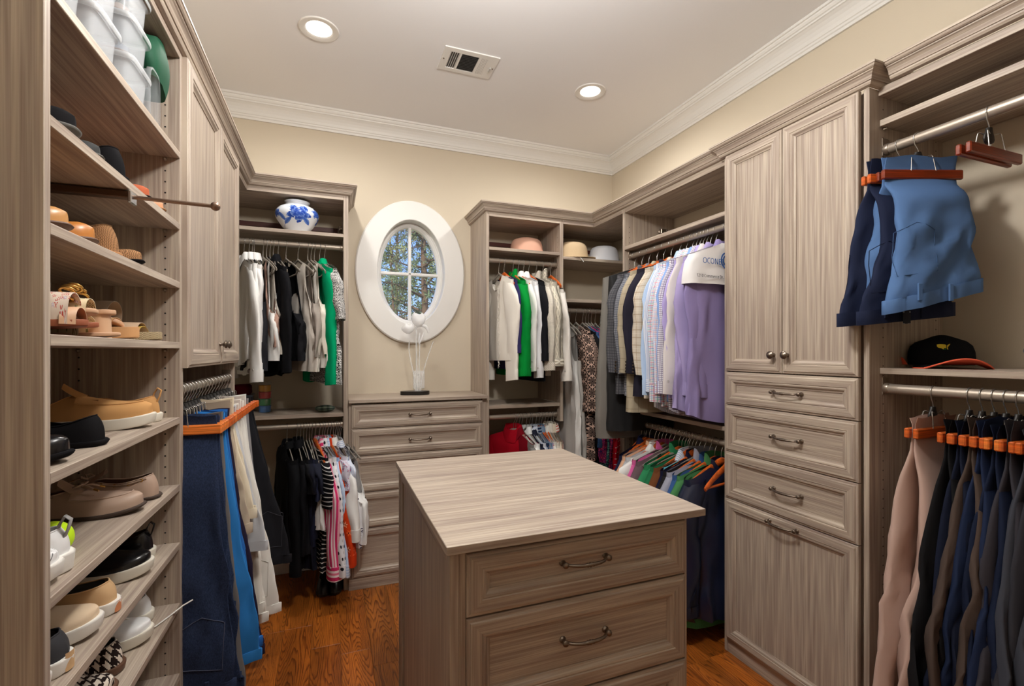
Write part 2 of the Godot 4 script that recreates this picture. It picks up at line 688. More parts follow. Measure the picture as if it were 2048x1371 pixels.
func downlight(x: float, d: float, label: String) -> void:
	var t := thing("downlight", label, "ceiling light", P(x, CEIL, d), "")
	var mb := MB.new()
	mb.lathe(PackedVector2Array([Vector2(0.0885, 0), Vector2(0.088, -0.004), Vector2(0.084, -0.006), Vector2(0.064, -0.004), Vector2(0.058, 0.001)]), 48, Transform3D(Basis(), P(x, CEIL, d)))
	part(t, "trim_ring", mb, mats.trim)
	mb = MB.new()
	mb.lathe(PackedVector2Array([Vector2(0.0001, -0.0035), Vector2(0.03, -0.0035), Vector2(0.05, -0.003), Vector2(0.0585, 0.0005)]), 40, Transform3D(Basis(), P(x, CEIL, d)))
	var gl := plain(rgb(255, 250, 240), 0.4)
	gl.emission_enabled = true
	gl.emission = Color(1.0, 0.965, 0.90)
	gl.emission_energy_multiplier = 2.2
	part(t, "lens", mb, gl)
	var o := SpotLight3D.new()
	o.name = "lamp_light"
	o.position = Vector3(0, -0.012, 0)
	o.rotation_degrees = Vector3(-90, 0, 0)
	o.light_color = Color(1.0, 0.988, 0.968)
	o.light_energy = LAMP_E
	o.light_size = 0.055
	o.spot_angle = 86.0
	o.spot_angle_attenuation = 0.6
	o.spot_range = 12.0
	o.spot_attenuation = 2.0
	o.shadow_enabled = true
	t.add_child(o)


# frosted globe pendant over the near end of the island, above the frame
func pendant() -> void:
	var at := P(0.40, 2.52, 1.05)
	var t := thing("globe_pendant", "frosted white globe pendant lamp hanging over the near end of the island", "pendant lamp", P(0.40, CEIL, 1.05))
	var mb := MB.new()
	mb.lathe(PackedVector2Array([Vector2(0.06, 0), Vector2(0.058, -0.02), Vector2(0.012, -0.028), Vector2(0.004, -0.03)]), 24, Transform3D(Basis(), P(0.40, CEIL, 1.05)))
	part(t, "canopy", mb, mats.trim)
	mb = MB.new()
	mb.tube(PackedVector3Array([P(0.40, CEIL - 0.028, 1.05), P(0.40, 2.61, 1.05)]), 0.004, 8)
	part(t, "stem", mb, mats.pull)
	mb = MB.new()
	var pr := PackedVector2Array()
	for i in 17:
		var a := PI * i / 16
		pr.append(Vector2(maxf(0.0001, sin(a) * 0.10), -cos(a) * 0.10))
	mb.lathe(pr, 32, Transform3D(Basis(), at))
	var gl := plain(rgb(250, 246, 238), 0.5)
	gl.emission_enabled = true
	gl.emission = Color(1.0, 0.97, 0.92)
	gl.emission_energy_multiplier = 1.2
	part(t, "lamp_globe", mb, gl)
	var o := OmniLight3D.new()
	o.name = "pendant_light"
	o.position = at - t.position
	o.light_color = Color(1.0, 0.988, 0.968)
	o.light_energy = PENDANT_E
	o.light_size = 0.10
	o.omni_range = 14.0
	o.omni_attenuation = 2.0
	o.shadow_enabled = true
	t.add_child(o)


func vent() -> void:
	var t := thing("ceiling_vent", "white metal air register with three banks of louvres on the ceiling", "vent", P(0.667, CEIL, 2.376))
	var mb := MB.new()
	# plate with three openings: strips round them
	var xs := [0.524, 0.559, 0.607, 0.617, 0.706, 0.716, 0.757, 0.808]
	var y0 := CEIL - 0.006
	for i in 7:
		if i in [1, 3, 5]:
			mb.box(P(xs[i], y0, 2.447), P(xs[i + 1], CEIL, 2.473), 0, 0.0)
			mb.box(P(xs[i], y0, 2.279), P(xs[i + 1], CEIL, 2.309), 0, 0.0)
		else:
			mb.box(P(xs[i], y0, 2.279), P(xs[i + 1], CEIL, 2.473), 0, 0.0)
	part(t, "face_plate", mb, mats.trim)
	part(t, "throat", bx(P(0.558, CEIL - 0.0012, 2.308), P(0.758, CEIL - 0.0002, 2.448)), plain(rgb(70, 68, 66), 0.8))
	for i in 5:
		mb = MB.new()
		var xx := 0.559 + 0.0105 * i
		mb.quad(P(xx, y0, 2.447), P(xx, y0, 2.309), P(xx + 0.006, y0 + 0.005, 2.309), P(xx + 0.006, y0 + 0.005, 2.447))
		part(t, "louvre", mb, mats.trim)
	for i in 11:
		mb = MB.new()
		var dd := 2.311 + 0.0125 * i
		mb.quad(P(0.617, y0, dd), P(0.706, y0, dd), P(0.706, y0 + 0.005, dd + 0.007), P(0.617, y0 + 0.005, dd + 0.007))
		part(t, "louvre", mb, plain(rgb(170, 168, 165), 0.5))
	for i in 6:
		mb = MB.new()
		var xx := 0.716 + 0.007 * i
		mb.box(P(xx, y0, 2.309), P(xx + 0.0056, y0 + 0.002, 2.447), 2, 0.0)
		part(t, "louvre", mb, mats.trim)
	mb = MB.new()
	mb.box(P(0.778, y0 - 0.008, 2.366), P(0.786, y0, 2.40), 2, 0.001)
	part(t, "damper_lever", mb, plain(rgb(190, 188, 184), 0.4))
	for xx: float in [0.536, 0.797]:
		mb = MB.new()
		mb.lathe(PackedVector2Array([Vector2(0.0001, -0.002), Vector2(0.004, -0.0015), Vector2(0.0045, 0)]), 10, Transform3D(Basis(), P(xx, y0, 2.376)))
		part(t, "screw", mb, mats.pull)


# ---------------------------------------------------------------- cabinets

const TH := 0.019


# a moulded drawer or door front: mitred frame with ogee, recessed panel. o = lower corner, ux along the width, nn outwards
func front(parent: Node3D, called: String, o: Vector3, ux: Vector3, nn: Vector3, w: float, h: float, upright: bool, fr := 0.056) -> MeshInstance3D:
	var uy := Vector3.UP
	var prof := [[0, 0], [0, 0.013], [0.002, 0.0155], [0.0075, 0.0165], [0.009, 0.0190], [0.011, 0.0200], [fr - 0.021, 0.0200], [fr - 0.019, 0.0175], [fr - 0.016, 0.0185], [fr - 0.011, 0.0175], [fr - 0.006, 0.0125], [fr - 0.003, 0.0110], [fr, 0.0105], [fr, 0.0075]]
	var mb := wood_mb()
	var hand := ux.cross(uy).dot(nn)
	var offs := [Vector2(rng.randf(), rng.randf()), Vector2(rng.randf(), rng.randf()), Vector2(rng.randf(), rng.randf()), Vector2(rng.randf(), rng.randf())]
	for j in prof.size() - 1:
		var c := []
		for p: Array in [prof[j], prof[j + 1]]:
			c.append([Vector2(p[0], p[0]), Vector2(w - p[0], p[0]), Vector2(w - p[0], h - p[0]), Vector2(p[0], h - p[0])])
		for s in 4:
			var q: Array[Vector3] = []
			var uvq: Array[Vector2] = []
			for k: Array in [[0, s], [0, (s + 1) % 4], [1, (s + 1) % 4], [1, s]]:
				var e: Vector2 = c[k[0]][k[1]]
				q.append(o + ux * e.x + uy * e.y + nn * prof[j + k[0]][1])
				uvq.append(offs[s] + (Vector2(e.y * mb.us, e.x * mb.vs) if s % 2 == 0 else Vector2(e.x * mb.us, e.y * mb.vs)))
			if hand > 0:
				mb.quad(q[0], q[1], q[2], q[3], uvq[0], uvq[1], uvq[2], uvq[3])
			else:
				mb.quad(q[3], q[2], q[1], q[0], uvq[3], uvq[2], uvq[1], uvq[0])
	var f := part(parent, called, mb, mats.wood)
	mb = wood_mb()
	var a := o + ux * fr + uy * fr + nn * 0.0078
	var b := a + ux * (w - 2 * fr)
	var c2 := b + uy * (h - 2 * fr)
	var d := a + uy * (h - 2 * fr)
	var uvs: Array[Vector2] = []
	for e: Vector2 in [Vector2.ZERO, Vector2(w, 0), Vector2(w, h), Vector2(0, h)]:
		uvs.append(mb.off + (Vector2(e.x * mb.us, e.y * mb.vs) if upright else Vector2(e.y * mb.us, e.x * mb.vs)))
	if hand > 0:
		mb.quad(a, b, c2, d, uvs[0], uvs[1], uvs[2], uvs[3])
	else:
		mb.quad(d, c2, b, a, uvs[3], uvs[2], uvs[1], uvs[0])
	part(f, "panel", mb, mats.wood)
	return f


# bow handle on a front
func handle(parent: Node3D, c: Vector3, ux: Vector3, nn: Vector3, half := 0.060) -> void:
	var mb := MB.new()
	var path := PackedVector3Array()
	var rad := []
	for i in 33:
		var t := (i / 32.0) * 2.0 - 1.0
		var bow := 0.028 * pow(maxf(0.0, 1.0 - pow(absf(t), 3.2)), 0.6)
		path.append(c + ux * t * half + nn * (0.003 + bow) + Vector3.UP * (-0.002 * (1.0 - t * t)))
		var r := 0.0036 + 0.0014 * (1.0 - absf(t))
		var a := absf(t)
		if a < 0.05: r = 0.0066
		elif a < 0.09: r = 0.0042
		elif a < 0.15: r = 0.0060
		elif a < 0.19: r = 0.0042
		elif a < 0.235: r = 0.0054
		rad.append(r)
	mb.tube(path, rad, 10)
	var tilt := Transform3D(Basis(ux, nn, ux.cross(nn)), Vector3.ZERO)
	for s: float in [-1.0, 1.0]:
		tilt.origin = c + ux * s * half
		mb.lathe(PackedVector2Array([Vector2(0.0085, 0), Vector2(0.0088, 0.002), Vector2(0.0065, 0.0035), Vector2(0.0048, 0.007), Vector2(0.0052, 0.012), Vector2(0.0075, 0.015), Vector2(0.0082, 0.019), Vector2(0.0060, 0.023), Vector2(0.0001, 0.024)]), 14, tilt)
	part(parent, "handle", mb, mats.pull)


func knob(parent: Node3D, c: Vector3, nn: Vector3) -> void:
	var mb := MB.new()
	var side := nn.cross(Vector3.UP)
	mb.lathe(PackedVector2Array([Vector2(0.0085, 0), Vector2(0.0085, 0.002), Vector2(0.0055, 0.004), Vector2(0.0048, 0.011), Vector2(0.0075, 0.015), Vector2(0.0145, 0.018), Vector2(0.0158, 0.0205), Vector2(0.0148, 0.0232), Vector2(0.0122, 0.0240), Vector2(0.0110, 0.0262), Vector2(0.0080, 0.0268), Vector2(0.0068, 0.0288), Vector2(0.0035, 0.0300), Vector2(0.0001, 0.0302)]), 20, Transform3D(Basis(side, nn, side.cross(nn)), c))
	part(parent, "knob", mb, mats.pull)


# a closet rod between two points with its end cups
func rod(parent: Node3D, a: Vector3, b: Vector3, r := 0.0155) -> void:
	var mb := MB.new()
	var t := (b - a).normalized()
	mb.tube(PackedVector3Array([a, b]), r, 20)
	var ro := part(parent, "closet_rod", mb, mats.rod)
	for e: Array in [[a, t], [b, -t]]:
		mb = MB.new()
		var p: Vector3 = e[0]
		var u: Vector3 = e[1]
		var s := u.cross(Vector3.UP)
		# plate against the panel, cup under the rod
		var lo := p - s * 0.017 + Vector3(0, -0.021, 0)
		var hi := p + s * 0.017 + u * 0.0035 + Vector3(0, 0.038, 0)
		mb.box(lo.min(hi), lo.max(hi), 1, 0.001)
		var ring := []
		for w: Array in [[0.0175, 0.0], [0.0195, 0.001], [0.0195, 0.016], [0.0165, 0.017]]:
			var row := PackedVector3Array()
			for i in 16:
				var f := TAU * i / 16
				row.append(p + u * w[1] + s * cos(f) * w[0] + Vector3.UP * sin(f) * w[0])
			ring.append(row)
		mb.grid(ring, true)
		part(ro, "rod_bracket", mb, mats.steel)


# drilled holes for shelf pins, in rows up a panel face; nn is the face's normal
func pin_holes(parent: Node3D, at: Vector3, nn: Vector3, y0: float, y1: float) -> void:
	var mb := MB.new()
	var s := nn.cross(Vector3.UP)
	var y := y0
	while y < y1:
		var k := mb.v.size()
		var c := Vector3(at.x, y, at.z) + nn * 0.0003
		var ring := PackedVector3Array()
		for i in 8:
			ring.append(c + s * cos(TAU * i / 8) * 0.0026 + Vector3.UP * sin(TAU * i / 8) * 0.0026)
		mb.cap(ring, nn)
		y += 0.032
	part(parent, "shelf_pin_hole", mb, mats.dark).set_meta("kind", "stuff")


func pin(parent: Node3D, at: Vector3, nn: Vector3) -> void:
	var mb := MB.new()
	var s := nn.cross(Vector3.UP)
	mb.lathe(PackedVector2Array([Vector2(0.0055, 0), Vector2(0.0055, 0.003), Vector2(0.0035, 0.004), Vector2(0.003, 0.010), Vector2(0.0001, 0.0105)]), 10, Transform3D(Basis(s, nn, s.cross(nn)), at))
	part(parent, "shelf_pin", mb, mats.steel)


# steel hanging bracket in the upper back corner of a bay
func cam_bracket(parent: Node3D, c: Vector3, nn: Vector3, back: Vector3) -> void:
	var mb := MB.new()
	var a := c - back * 0.034
	var b := c + back * 0.018 + nn * 0.022 + Vector3(0, 0.030, 0)
	mb.box(a.min(b), a.max(b), 1, 0.003)
	var e := c - back * 0.046 + Vector3(0, 0.004, 0)
	var f := c - back * 0.030 + nn * 0.014 + Vector3(0, 0.020, 0)
	mb.box(e.min(f), e.max(f), 1, 0.002)
	var g := c + back * 0.018 + Vector3(0, -0.012, 0)
	var h := c + back * 0.034 + nn * 0.026 + Vector3(0, 0.022, 0)
	mb.box(g.min(h), g.max(h), 1, 0.002)
	part(parent, "hanging_bracket", mb, mats.pull)
	mb = MB.new()
	var s := nn.cross(Vector3.UP)
	for q: Vector3 in [c - back * 0.012 + Vector3(0, 0.008, 0), c + back * 0.006 + Vector3(0, 0.022, 0)]:
		mb.lathe(PackedVector2Array([Vector2(0.005, 0), Vector2(0.005, 0.002), Vector2(0.0001, 0.0025)]), 8, Transform3D(Basis(s, nn, s.cross(nn)), q + nn * 0.022))
	part(parent, "bracket_screw", mb, mats.hook)


var crown_prof := PackedVector2Array()


func crown(parent: Node3D, path: Array, side: float, y0 := 2.232, k := 1.0) -> void:
	var mb := wood_mb()
	var pr := PackedVector2Array()
	for p: Array in [[0, 0], [0.004, 0.0], [0.012, 0.003], [0.016, 0.009], [0.0165, 0.014], [0.020, 0.0145], [0.021, 0.019], [0.0235, 0.027], [0.029, 0.034], [0.033, 0.0365], [0.0335, 0.040], [0.037, 0.0405], [0.041, 0.044], [0.0435, 0.050], [0.046, 0.051], [0.046, 0.058], [0, 0.058]]:
		pr.append(Vector2(p[0] * k, y0 + p[1] * k))
	mb.sweep(PackedVector2Array(path), pr, side)
	part(parent, "crown_moulding", mb, mats.wood)


func cabinets() -> void:
	var t: Node3D
	var f: MeshInstance3D
	var X := Vector3.RIGHT
	var Z := Vector3.BACK    # towards the camera
	# ---- open shoe shelves on the side wall
	t = thing("shoe_shelf_unit", "open taupe wood shelf tower packed with shoes from top to bottom", "shelf unit", P(-0.57, 0, 1.30))
	plank_part(t, "side_panel", P(LEFT, 0, 0.944), P(-0.415, 2.232, 0.962), 1)
	var far := plank_part(t, "side_panel", P(LEFT, 0, 1.652), P(-0.415, 2.232, 1.668), 1)
	plank_part(t, "back_panel", P(LEFT + 0.001, 0.0, 0.962), P(LEFT + 0.010, 2.23, 1.652), 1)
	plank_part(t, "top_panel", P(LEFT + 0.01, 2.213, 0.962), P(-0.415, 2.232, 1.652), 2)
	for y: float in SHELF_Y:
		var s := plank_part(t, "shelf", P(LEFT + 0.01, y - TH, 0.9625), P(-0.4155, y, 1.6515), 2)
		for xx: float in [-0.452, -0.652]:
			pin(s, P(xx, y - TH - 0.006, 1.652), Z)
			pin(s, P(xx, y - TH - 0.006, 0.962), -Z)
	plank_part(t, "toe_kick", P(-0.44, 0, 0.962), P(-0.428, 0.07, 1.652), 2)
	for xx: float in [-0.452, -0.652]:
		pin_holes(far, P(xx, 0, 1.652), Z, 0.15, 2.19)
	# ---- door cabinet over the trouser rod
	t = thing("door_cabinet", "taupe two door cabinet hung on the side wall above the trouser rod", "cabinet", P(-0.57, 0, 2.08))
	plank_part(t, "side_panel", P(LEFT, 0, 1.6685), P(-0.4155, 2.232, 1.684), 1)
	plank_part(t, "side_panel", P(LEFT, 0, 2.484), P(-0.4155, 2.232, 2.502), 1)
	plank_part(t, "bottom_panel", P(LEFT, 1.300, 1.684), P(-0.4155, 1.319, 2.484), 2)
	plank_part(t, "top_panel", P(LEFT, 2.213, 1.684), P(-0.4155, 2.232, 2.484), 2)
	plank_part(t, "back_panel", P(LEFT + 0.001, 0.9, 1.684), P(LEFT + 0.01, 2.213, 2.484), 1)
	f = front(t, "door", P(-0.4155, 1.301, 1.672), -Z, X, 0.440, 0.930, true, 0.060)
	knob(f, P(-0.3955, 1.378, 2.080), X)
	f = front(t, "door", P(-0.4155, 1.301, 2.115), -Z, X, 0.385, 0.930, true, 0.060)
	knob(f, P(-0.3955, 1.378, 2.146), X)
	rod(t, P(-0.445, 1.232, 1.6845), P(-0.445, 1.232, 2.4835))
	# crown over both units and the bay in the corner
	# ---- corner bay by the window wall
	t = thing("hanging_bay", "open double hanging bay with blue and white vase on its top shelf", "closet unit", P(-0.32, 0, 3.02))
	var pl := plank_part(t, "side_panel", P(0.066, 0, 2.84), P(0.092, 2.232, BACK), 1)
	pin_holes(pl, P(0.066, 0, 2.877), -X, 0.3, 2.15)
	plank_part(t, "top_panel", P(LEFT, 2.206, 2.84), P(0.066, 2.232, BACK), 0)
	plank_part(t, "top_panel", P(LEFT, 2.206, 2.5025), P(-0.4155, 2.232, 2.8395), 2)
	plank_part(t, "shelf", P(LEFT, 1.996, 2.84), P(0.0655, 2.015, BACK - 0.001), 0)
	plank_part(t, "shelf", P(LEFT, 0.985, 2.84), P(0.0655, 1.006, BACK - 0.017), 0)
	var m := MB.new()
	m.box(P(LEFT, 2.100, BACK), P(0.065, 2.128, BACK - 0.012), 0, 0.001)
	part(t, "hang_rail", m, mats.rail)
	cam_bracket(t, P(0.066, 2.098, 3.15), -X, -Z)
	rod(t, P(LEFT + 0.001, 1.945, 2.893), P(0.0655, 1.945, 2.893))
	rod(t, P(LEFT + 0.001, 0.935, 2.893), P(0.0655, 0.935, 2.893))
	crown(t, [Vector2(-0.4157, 0.944), Vector2(-0.4157, 2.8397), Vector2(0.0923, 2.8397), Vector2(0.0923, BACK)], 1.0)
	# ---- chest of drawers under the window
	t = thing("drawer_chest", "built in chest of five taupe drawers under the oval window", "chest of drawers", P(0.5, 0, 3.0))
	plank_part(t, "side_panel", P(0.0925, 0, 2.826), P(0.110, 1.058, BACK - 0.02), 1)
	plank_part(t, "side_panel", P(0.882, 0, 2.832), P(0.912, 1.058, BACK - 0.02), 1)
	plank_part(t, "body", P(0.111, 0.06, 2.846), P(0.881, 1.055, BACK - 0.02), 1)
	plank_part(t, "toe_kick", P(0.0925, 0, 2.822), P(0.882, 0.066, 2.840), 0)
	var dr := [[0.915, 1.050], [0.760, 0.911], [0.551, 0.756], [0.346, 0.547], [0.069, 0.342]]
	for i in 5:
		f = front(t, "drawer", P(0.108, dr[i][0], 2.832), X, Z, 0.774, dr[i][1] - dr[i][0], false, 0.050)
		handle(f, P(0.495, (dr[i][0] + dr[i][1]) / 2, 2.832 - 0.008), X, Z)
	t = thing("worktop", "pale taupe counter top holding the glass flower under the window", "countertop", P(0.5, 1.059, 3.0))
	plank_part(t, "slab", P(0.0925, 1.0595, 2.802), P(0.9125, 1.078, BACK), 0, mats.wood, 0.0015)
	# ---- bay beside the window, hats on top
	t = thing("hanging_bay", "open double hanging bay holding knitwear and the pink felt hat", "closet unit", P(1.18, 0, 3.02))
	plank_part(t, "side_panel", P(0.913, 0, 2.84), P(0.932, 2.232, BACK), 1)
	pl = plank_part(t, "side_panel", P(1.429, 0.885, 2.84), P(1.454, 2.232, BACK), 1)
	pin_holes(pl, P(1.429, 0, 2.877), -X, 1.0, 2.15)
	plank_part(t, "top_panel", P(0.932, 2.206, 2.84), P(1.429, 2.232, BACK), 0)
	plank_part(t, "shelf", P(0.9325, 1.994, 2.84), P(1.4285, 2.013, BACK - 0.001), 0)
	plank_part(t, "shelf", P(0.9325, 0.988, 2.84), P(1.4285, 1.010, BACK - 0.017), 0)
	m = MB.new()
	m.box(P(0.933, 2.100, BACK), P(1.428, 2.128, BACK - 0.012), 0, 0.001)
	part(t, "hang_rail", m, mats.rail)
	rod(t, P(0.9325, 1.938, 2.893), P(1.4285, 1.938, 2.893))
	rod(t, P(0.9325, 0.928, 2.893), P(1.4285, 0.928, 2.893))
	# ---- corner bay
	t = thing("corner_bay", "open corner hanging bay with two straw hats and long dresses", "closet unit", P(1.76, 0, 2.9))
	plank_part(t, "top_panel", P(1.4545, 2.206, 2.84), P(RIGHT, 2.232, BACK), 0)
	plank_part(t, "top_panel", P(1.690, 2.206, 2.4985), P(RIGHT, 2.232, 2.8395), 2)
	plank_part(t, "shelf", P(1.4545, 1.970, 2.84), P(RIGHT - 0.001, 1.989, BACK - 0.001), 0)
	plank_part(t, "shelf", P(1.4545, 1.684, 2.84), P(RIGHT - 0.001, 1.706, BACK - 0.001), 0)
	m = MB.new()
	m.box(P(1.455, 2.100, BACK), P(RIGHT, 2.128, BACK - 0.012), 0, 0.001)
	part(t, "hang_rail", m, mats.rail)
	cam_bracket(t, P(1.99, 2.098, BACK - 0.013), Z, X)
	rod(t, P(1.4545, 1.632, 2.893), P(RIGHT - 0.001, 1.632, 2.893))
	crown(t, [Vector2(0.9127, BACK), Vector2(0.9127, 2.8397), Vector2(1.6897, 2.8397), Vector2(1.6897, 1.6655)], 1.0)
	# ---- double hanging bay on the right wall
	t = thing("hanging_bay", "open double hanging bay full of blazers and dress shirts", "closet unit", P(1.88, 0, 2.07))
	pl = plank_part(t, "side_panel", P(1.690, 0, 2.480), P(RIGHT, 2.232, 2.498), 1)
	pin_holes(pl, P(1.727, 0, 2.480), Z, 0.2, 2.15)
	plank_part(t, "top_panel", P(1.690, 2.206, 1.6655), P(RIGHT, 2.232, 2.4795), 2)
	plank_part(t, "shelf", P(1.690, 1.976, 1.6655), P(RIGHT - 0.001, 1.997, 2.4795), 2)
	plank_part(t, "shelf", P(1.690, 0.985, 1.6655), P(RIGHT - 0.017, 1.006, 2.4795), 2)
	m = MB.new()
	m.box(P(RIGHT, 2.085, 1.666), P(RIGHT - 0.012, 2.125, 2.479), 2, 0.001)
	part(t, "hang_rail", m, mats.rail)
	cam_bracket(t, P(1.985, 2.098, 2.480), Z, X)
	rod(t, P(1.737, 1.940, 1.6655), P(1.737, 1.940, 2.4795))
	rod(t, P(1.737, 0.918, 1.6655), P(1.737, 0.918, 2.4795))
	# ---- tall tower
	t = thing("wardrobe_tower", "tall taupe wardrobe tower with two doors, three drawers and a hamper front", "wardrobe", P(1.87, 0, 1.355))
	plank_part(t, "side_panel", P(1.6705, 0, 1.647), P(RIGHT, 2.228, 1.665), 1)
	pl = plank_part(t, "side_panel", P(1.6705, 0, 1.045), P(RIGHT, 2.228, 1.063), 1)
	for xx: float in [1.74, 2.03]:
		pin_holes(pl, P(xx, 0, 1.045), Z, 0.15, 2.19)
	plank_part(t, "body", P(1.685, 0.0, 1.0635), P(RIGHT - 0.02, 2.225, 1.6465), 1)
	plank_part(t, "toe_kick", P(1.672, 0, 1.0635), P(1.684, 0.068, 1.6465), 2)
	var tw := [[1.2645, 2.2255], [1.1165, 1.2605], [0.9085, 1.1135], [0.6985, 0.9055], [0.072, 0.6955]]
	f = front(t, "door", P(1.6703, tw[0][0], 1.6445), Z, -X, 0.284, 0.961, true, 0.055)
	knob(f, P(1.6503, 1.337, 1.392), -X)
	f = front(t, "door", P(1.6703, tw[0][0], 1.3575), Z, -X, 0.287, 0.961, true, 0.055)
	knob(f, P(1.6503, 1.337, 1.331), -X)
	for i in range(1, 5):
		f = front(t, "drawer" if i < 4 else "hamper_front", P(1.6703, tw[i][0], 1.6445), Z, -X, 0.574, tw[i][1] - tw[i][0], i == 4, 0.055)
		handle(f, P(1.6625 if i < 4 else 1.6505, (tw[i][0] + tw[i][1]) / 2 if i < 4 else 0.6705, 1.341 if i < 4 else 1.35), -Z, -X)
	crown(t, [Vector2(RIGHT, 1.6655), Vector2(1.6685, 1.6655), Vector2(1.6685, 1.0445), Vector2(RIGHT, 1.0445)], 1.0, 2.228)
	# ---- open trouser bay nearest the camera
	t = thing("hanging_bay", "open double hanging bay for trousers beside the wardrobe tower", "closet unit", P(1.88, 0, 0.5))
	plank_part(t, "side_panel", P(1.711, 0, 0.13), P(RIGHT, 2.232, 0.149), 1)
	plank_part(t, "top_panel", P(1.715, 2.206, 0.1495), P(RIGHT, 2.232, 1.0445), 2)
	var sh := plank_part(t, "shelf", P(1.722, 2.106, 0.1495), P(RIGHT - 0.001, 2.127, 1.0445), 2)
	pin(sh, P(1.745, 2.101, 1.0445), Z)
	plank_part(t, "shelf", P(1.722, 1.276, 0.1495), P(RIGHT - 0.001, 1.296, 1.0445), 2)
	rod(t, P(1.749, 2.030, 0.1495), P(1.749, 2.030, 1.0445), 0.0165)
	rod(t, P(1.749, 1.226, 0.1495), P(1.749, 1.226, 1.0445), 0.0165)
	crown(t, [Vector2(1.7107, 0.9985), Vector2(1.7107, 0.13)], 1.0)
	# ---- island
	t = thing("island", "low taupe island cabinet of wide moulded drawers in the middle of the floor", "island cabinet", P(0.585, 0, 1.42))
	plank_part(t, "body", P(0.262, 0.0, 1.835), P(0.895, 0.909, 1.040), 1)
	plank_part(t, "corner_stile", P(0.243, 0, 1.040), P(0.264, 0.910, 1.019), 1)
	plank_part(t, "corner_stile", P(0.264, 0, 1.040), P(0.283, 0.910, 1.030), 1)
	plank_part(t, "corner_stile", P(0.893, 0, 1.040), P(0.900, 0.910, 1.028), 1)
	# framed side
	plank_part(t, "side_stile", P(0.243, 0, 1.855), P(0.262, 0.910, 1.835), 1)
	plank_part(t, "side_stile", P(0.247, 0, 1.8345), P(0.262, 0.910, 1.795), 1)
	plank_part(t, "side_stile", P(0.247, 0, 1.075), P(0.262, 0.910, 1.0405), 1)
	plank_part(t, "side_rail", P(0.247, 0.868, 1.7945), P(0.262, 0.910, 1.0755), 2)
	plank_part(t, "side_rail", P(0.247, 0.0, 1.7945), P(0.262, 0.075, 1.0755), 2)
	plank_part(t, "side_panel", P(0.2545, 0.075, 1.7945), P(0.262, 0.868, 1.0755), 1)
	var isl := [[0.754, 0.897], [0.527, 0.750], [0.300, 0.523], [0.073, 0.296]]
	for i in 4:
		f = front(t, "drawer", P(0.283, isl[i][0], 1.040), X, Z, 0.609, isl[i][1] - isl[i][0], false, 0.056)
		handle(f, P(0.586, (isl[i][0] + isl[i][1]) / 2 + 0.012, 1.040 - 0.008), X, Z)
	t = thing("worktop", "pale taupe slab top with horizontal grain on the island", "countertop", P(0.585, 0.911, 1.42))
	plank_part(t, "slab", P(0.232, 0.911, 1.852), P(0.938, 0.930, 0.999), 0, mats.wood, 0.0012)
	# ---- pull out valet rod under a shoe shelf
	t = thing("valet_rod", "pull out valet rod with ball end reaching out from the shoe shelves", "valet rod", P(-0.45, 1.70, 1.29))
	m = MB.new()
	m.box(P(-0.70, 1.690, 1.302), P(-0.416, 1.7055, 1.278), 0, 0.002)
	part(t, "slide_housing", m, plain(rgb(96, 74, 60), 0.4, 0.6))
	m = MB.new()
	m.box(P(-0.418, 1.679, 1.306), P(-0.411, 1.7057, 1.274), 0, 0.003)
	part(t, "collar", m, mats.hook)
	m = MB.new()
	m.tube(PackedVector3Array([P(-0.60, 1.698, 1.29), P(-0.262, 1.692, 1.29)]), 0.0045, 12)
	part(t, "sliding_bar", m, plain(rgb(150, 126, 110), 0.3, 0.85))
	m = MB.new()
	var ball := PackedVector2Array()
	for i in 13:
		var a := PI * i / 12
		ball.append(Vector2(maxf(0.0001, sin(a) * 0.0105), -cos(a) * 0.0105))
	m.lathe(ball, 18, Transform3D(Basis(), P(-0.254, 1.692, 1.29)))
	part(t, "ball_end", m, plain(rgb(150, 126, 110), 0.3, 0.85))


const SHELF_Y := [1.937, 1.727, 1.555, 1.378, 1.158, 0.960, 0.790, 0.612, 0.405, 0.215]




# ---------------------------------------------------------------- clothes

func fab(c: Color, rough := 0.85, spec := 0.2) -> StandardMaterial3D:
	var key := "f%s%.2f" % [c.to_html(), rough]
	if not mats.has(key):
		mats[key] = plain(c, rough, 0.0, spec)
	return mats[key]


func cloth(texture: ImageTexture, size: Vector2, rough := 0.85, relief := 0.0) -> StandardMaterial3D:
	var m := plain(Color.WHITE, rough, 0.0, 0.2)
	m.albedo_texture = texture
	m.uv1_scale = Vector3(1.0 / size.x, 1.0 / size.y, 1)
	if relief > 0.0:
		m.heightmap_enabled = true
		m.heightmap_texture = texture
		m.heightmap_scale = relief
	return m


func stripes(cols: Array, widths: Array) -> ImageTexture:
	var total := 0.0
	for w: float in widths:
		total += w
	return picture(128, 4, func(x: int, _y: int) -> Color:
		var p := x / 128.0 * total
		for i in widths.size():
			if p < widths[i]:
				return cols[i]
			p -= widths[i]
		return cols[0])


# checks: base with lines [position, width, colour] both ways
func checks(base: Color, xs: Array, ys: Array) -> ImageTexture:
	return picture(96, 96, func(x: int, y: int) -> Color:
		var c := base
		for e: Array in xs:
			if fposmod(x / 96.0 - e[0], 1.0) < e[1]:
				c = c.lerp(e[2], 0.55)
		for e: Array in ys:
			if fposmod(y / 96.0 - e[0], 1.0) < e[1]:
				c = c.lerp(e[2], 0.55)
		return c)


func dots(base: Color, col: Color, r := 0.17) -> ImageTexture:
	return picture(96, 96, func(x: int, y: int) -> Color:
		var u := x / 96.0
		var w := y / 96.0
		var d := minf(Vector2(u - 0.25, w - 0.25).length(), Vector2(u - 0.75, w - 0.75).length())
		return col if d < r else base)


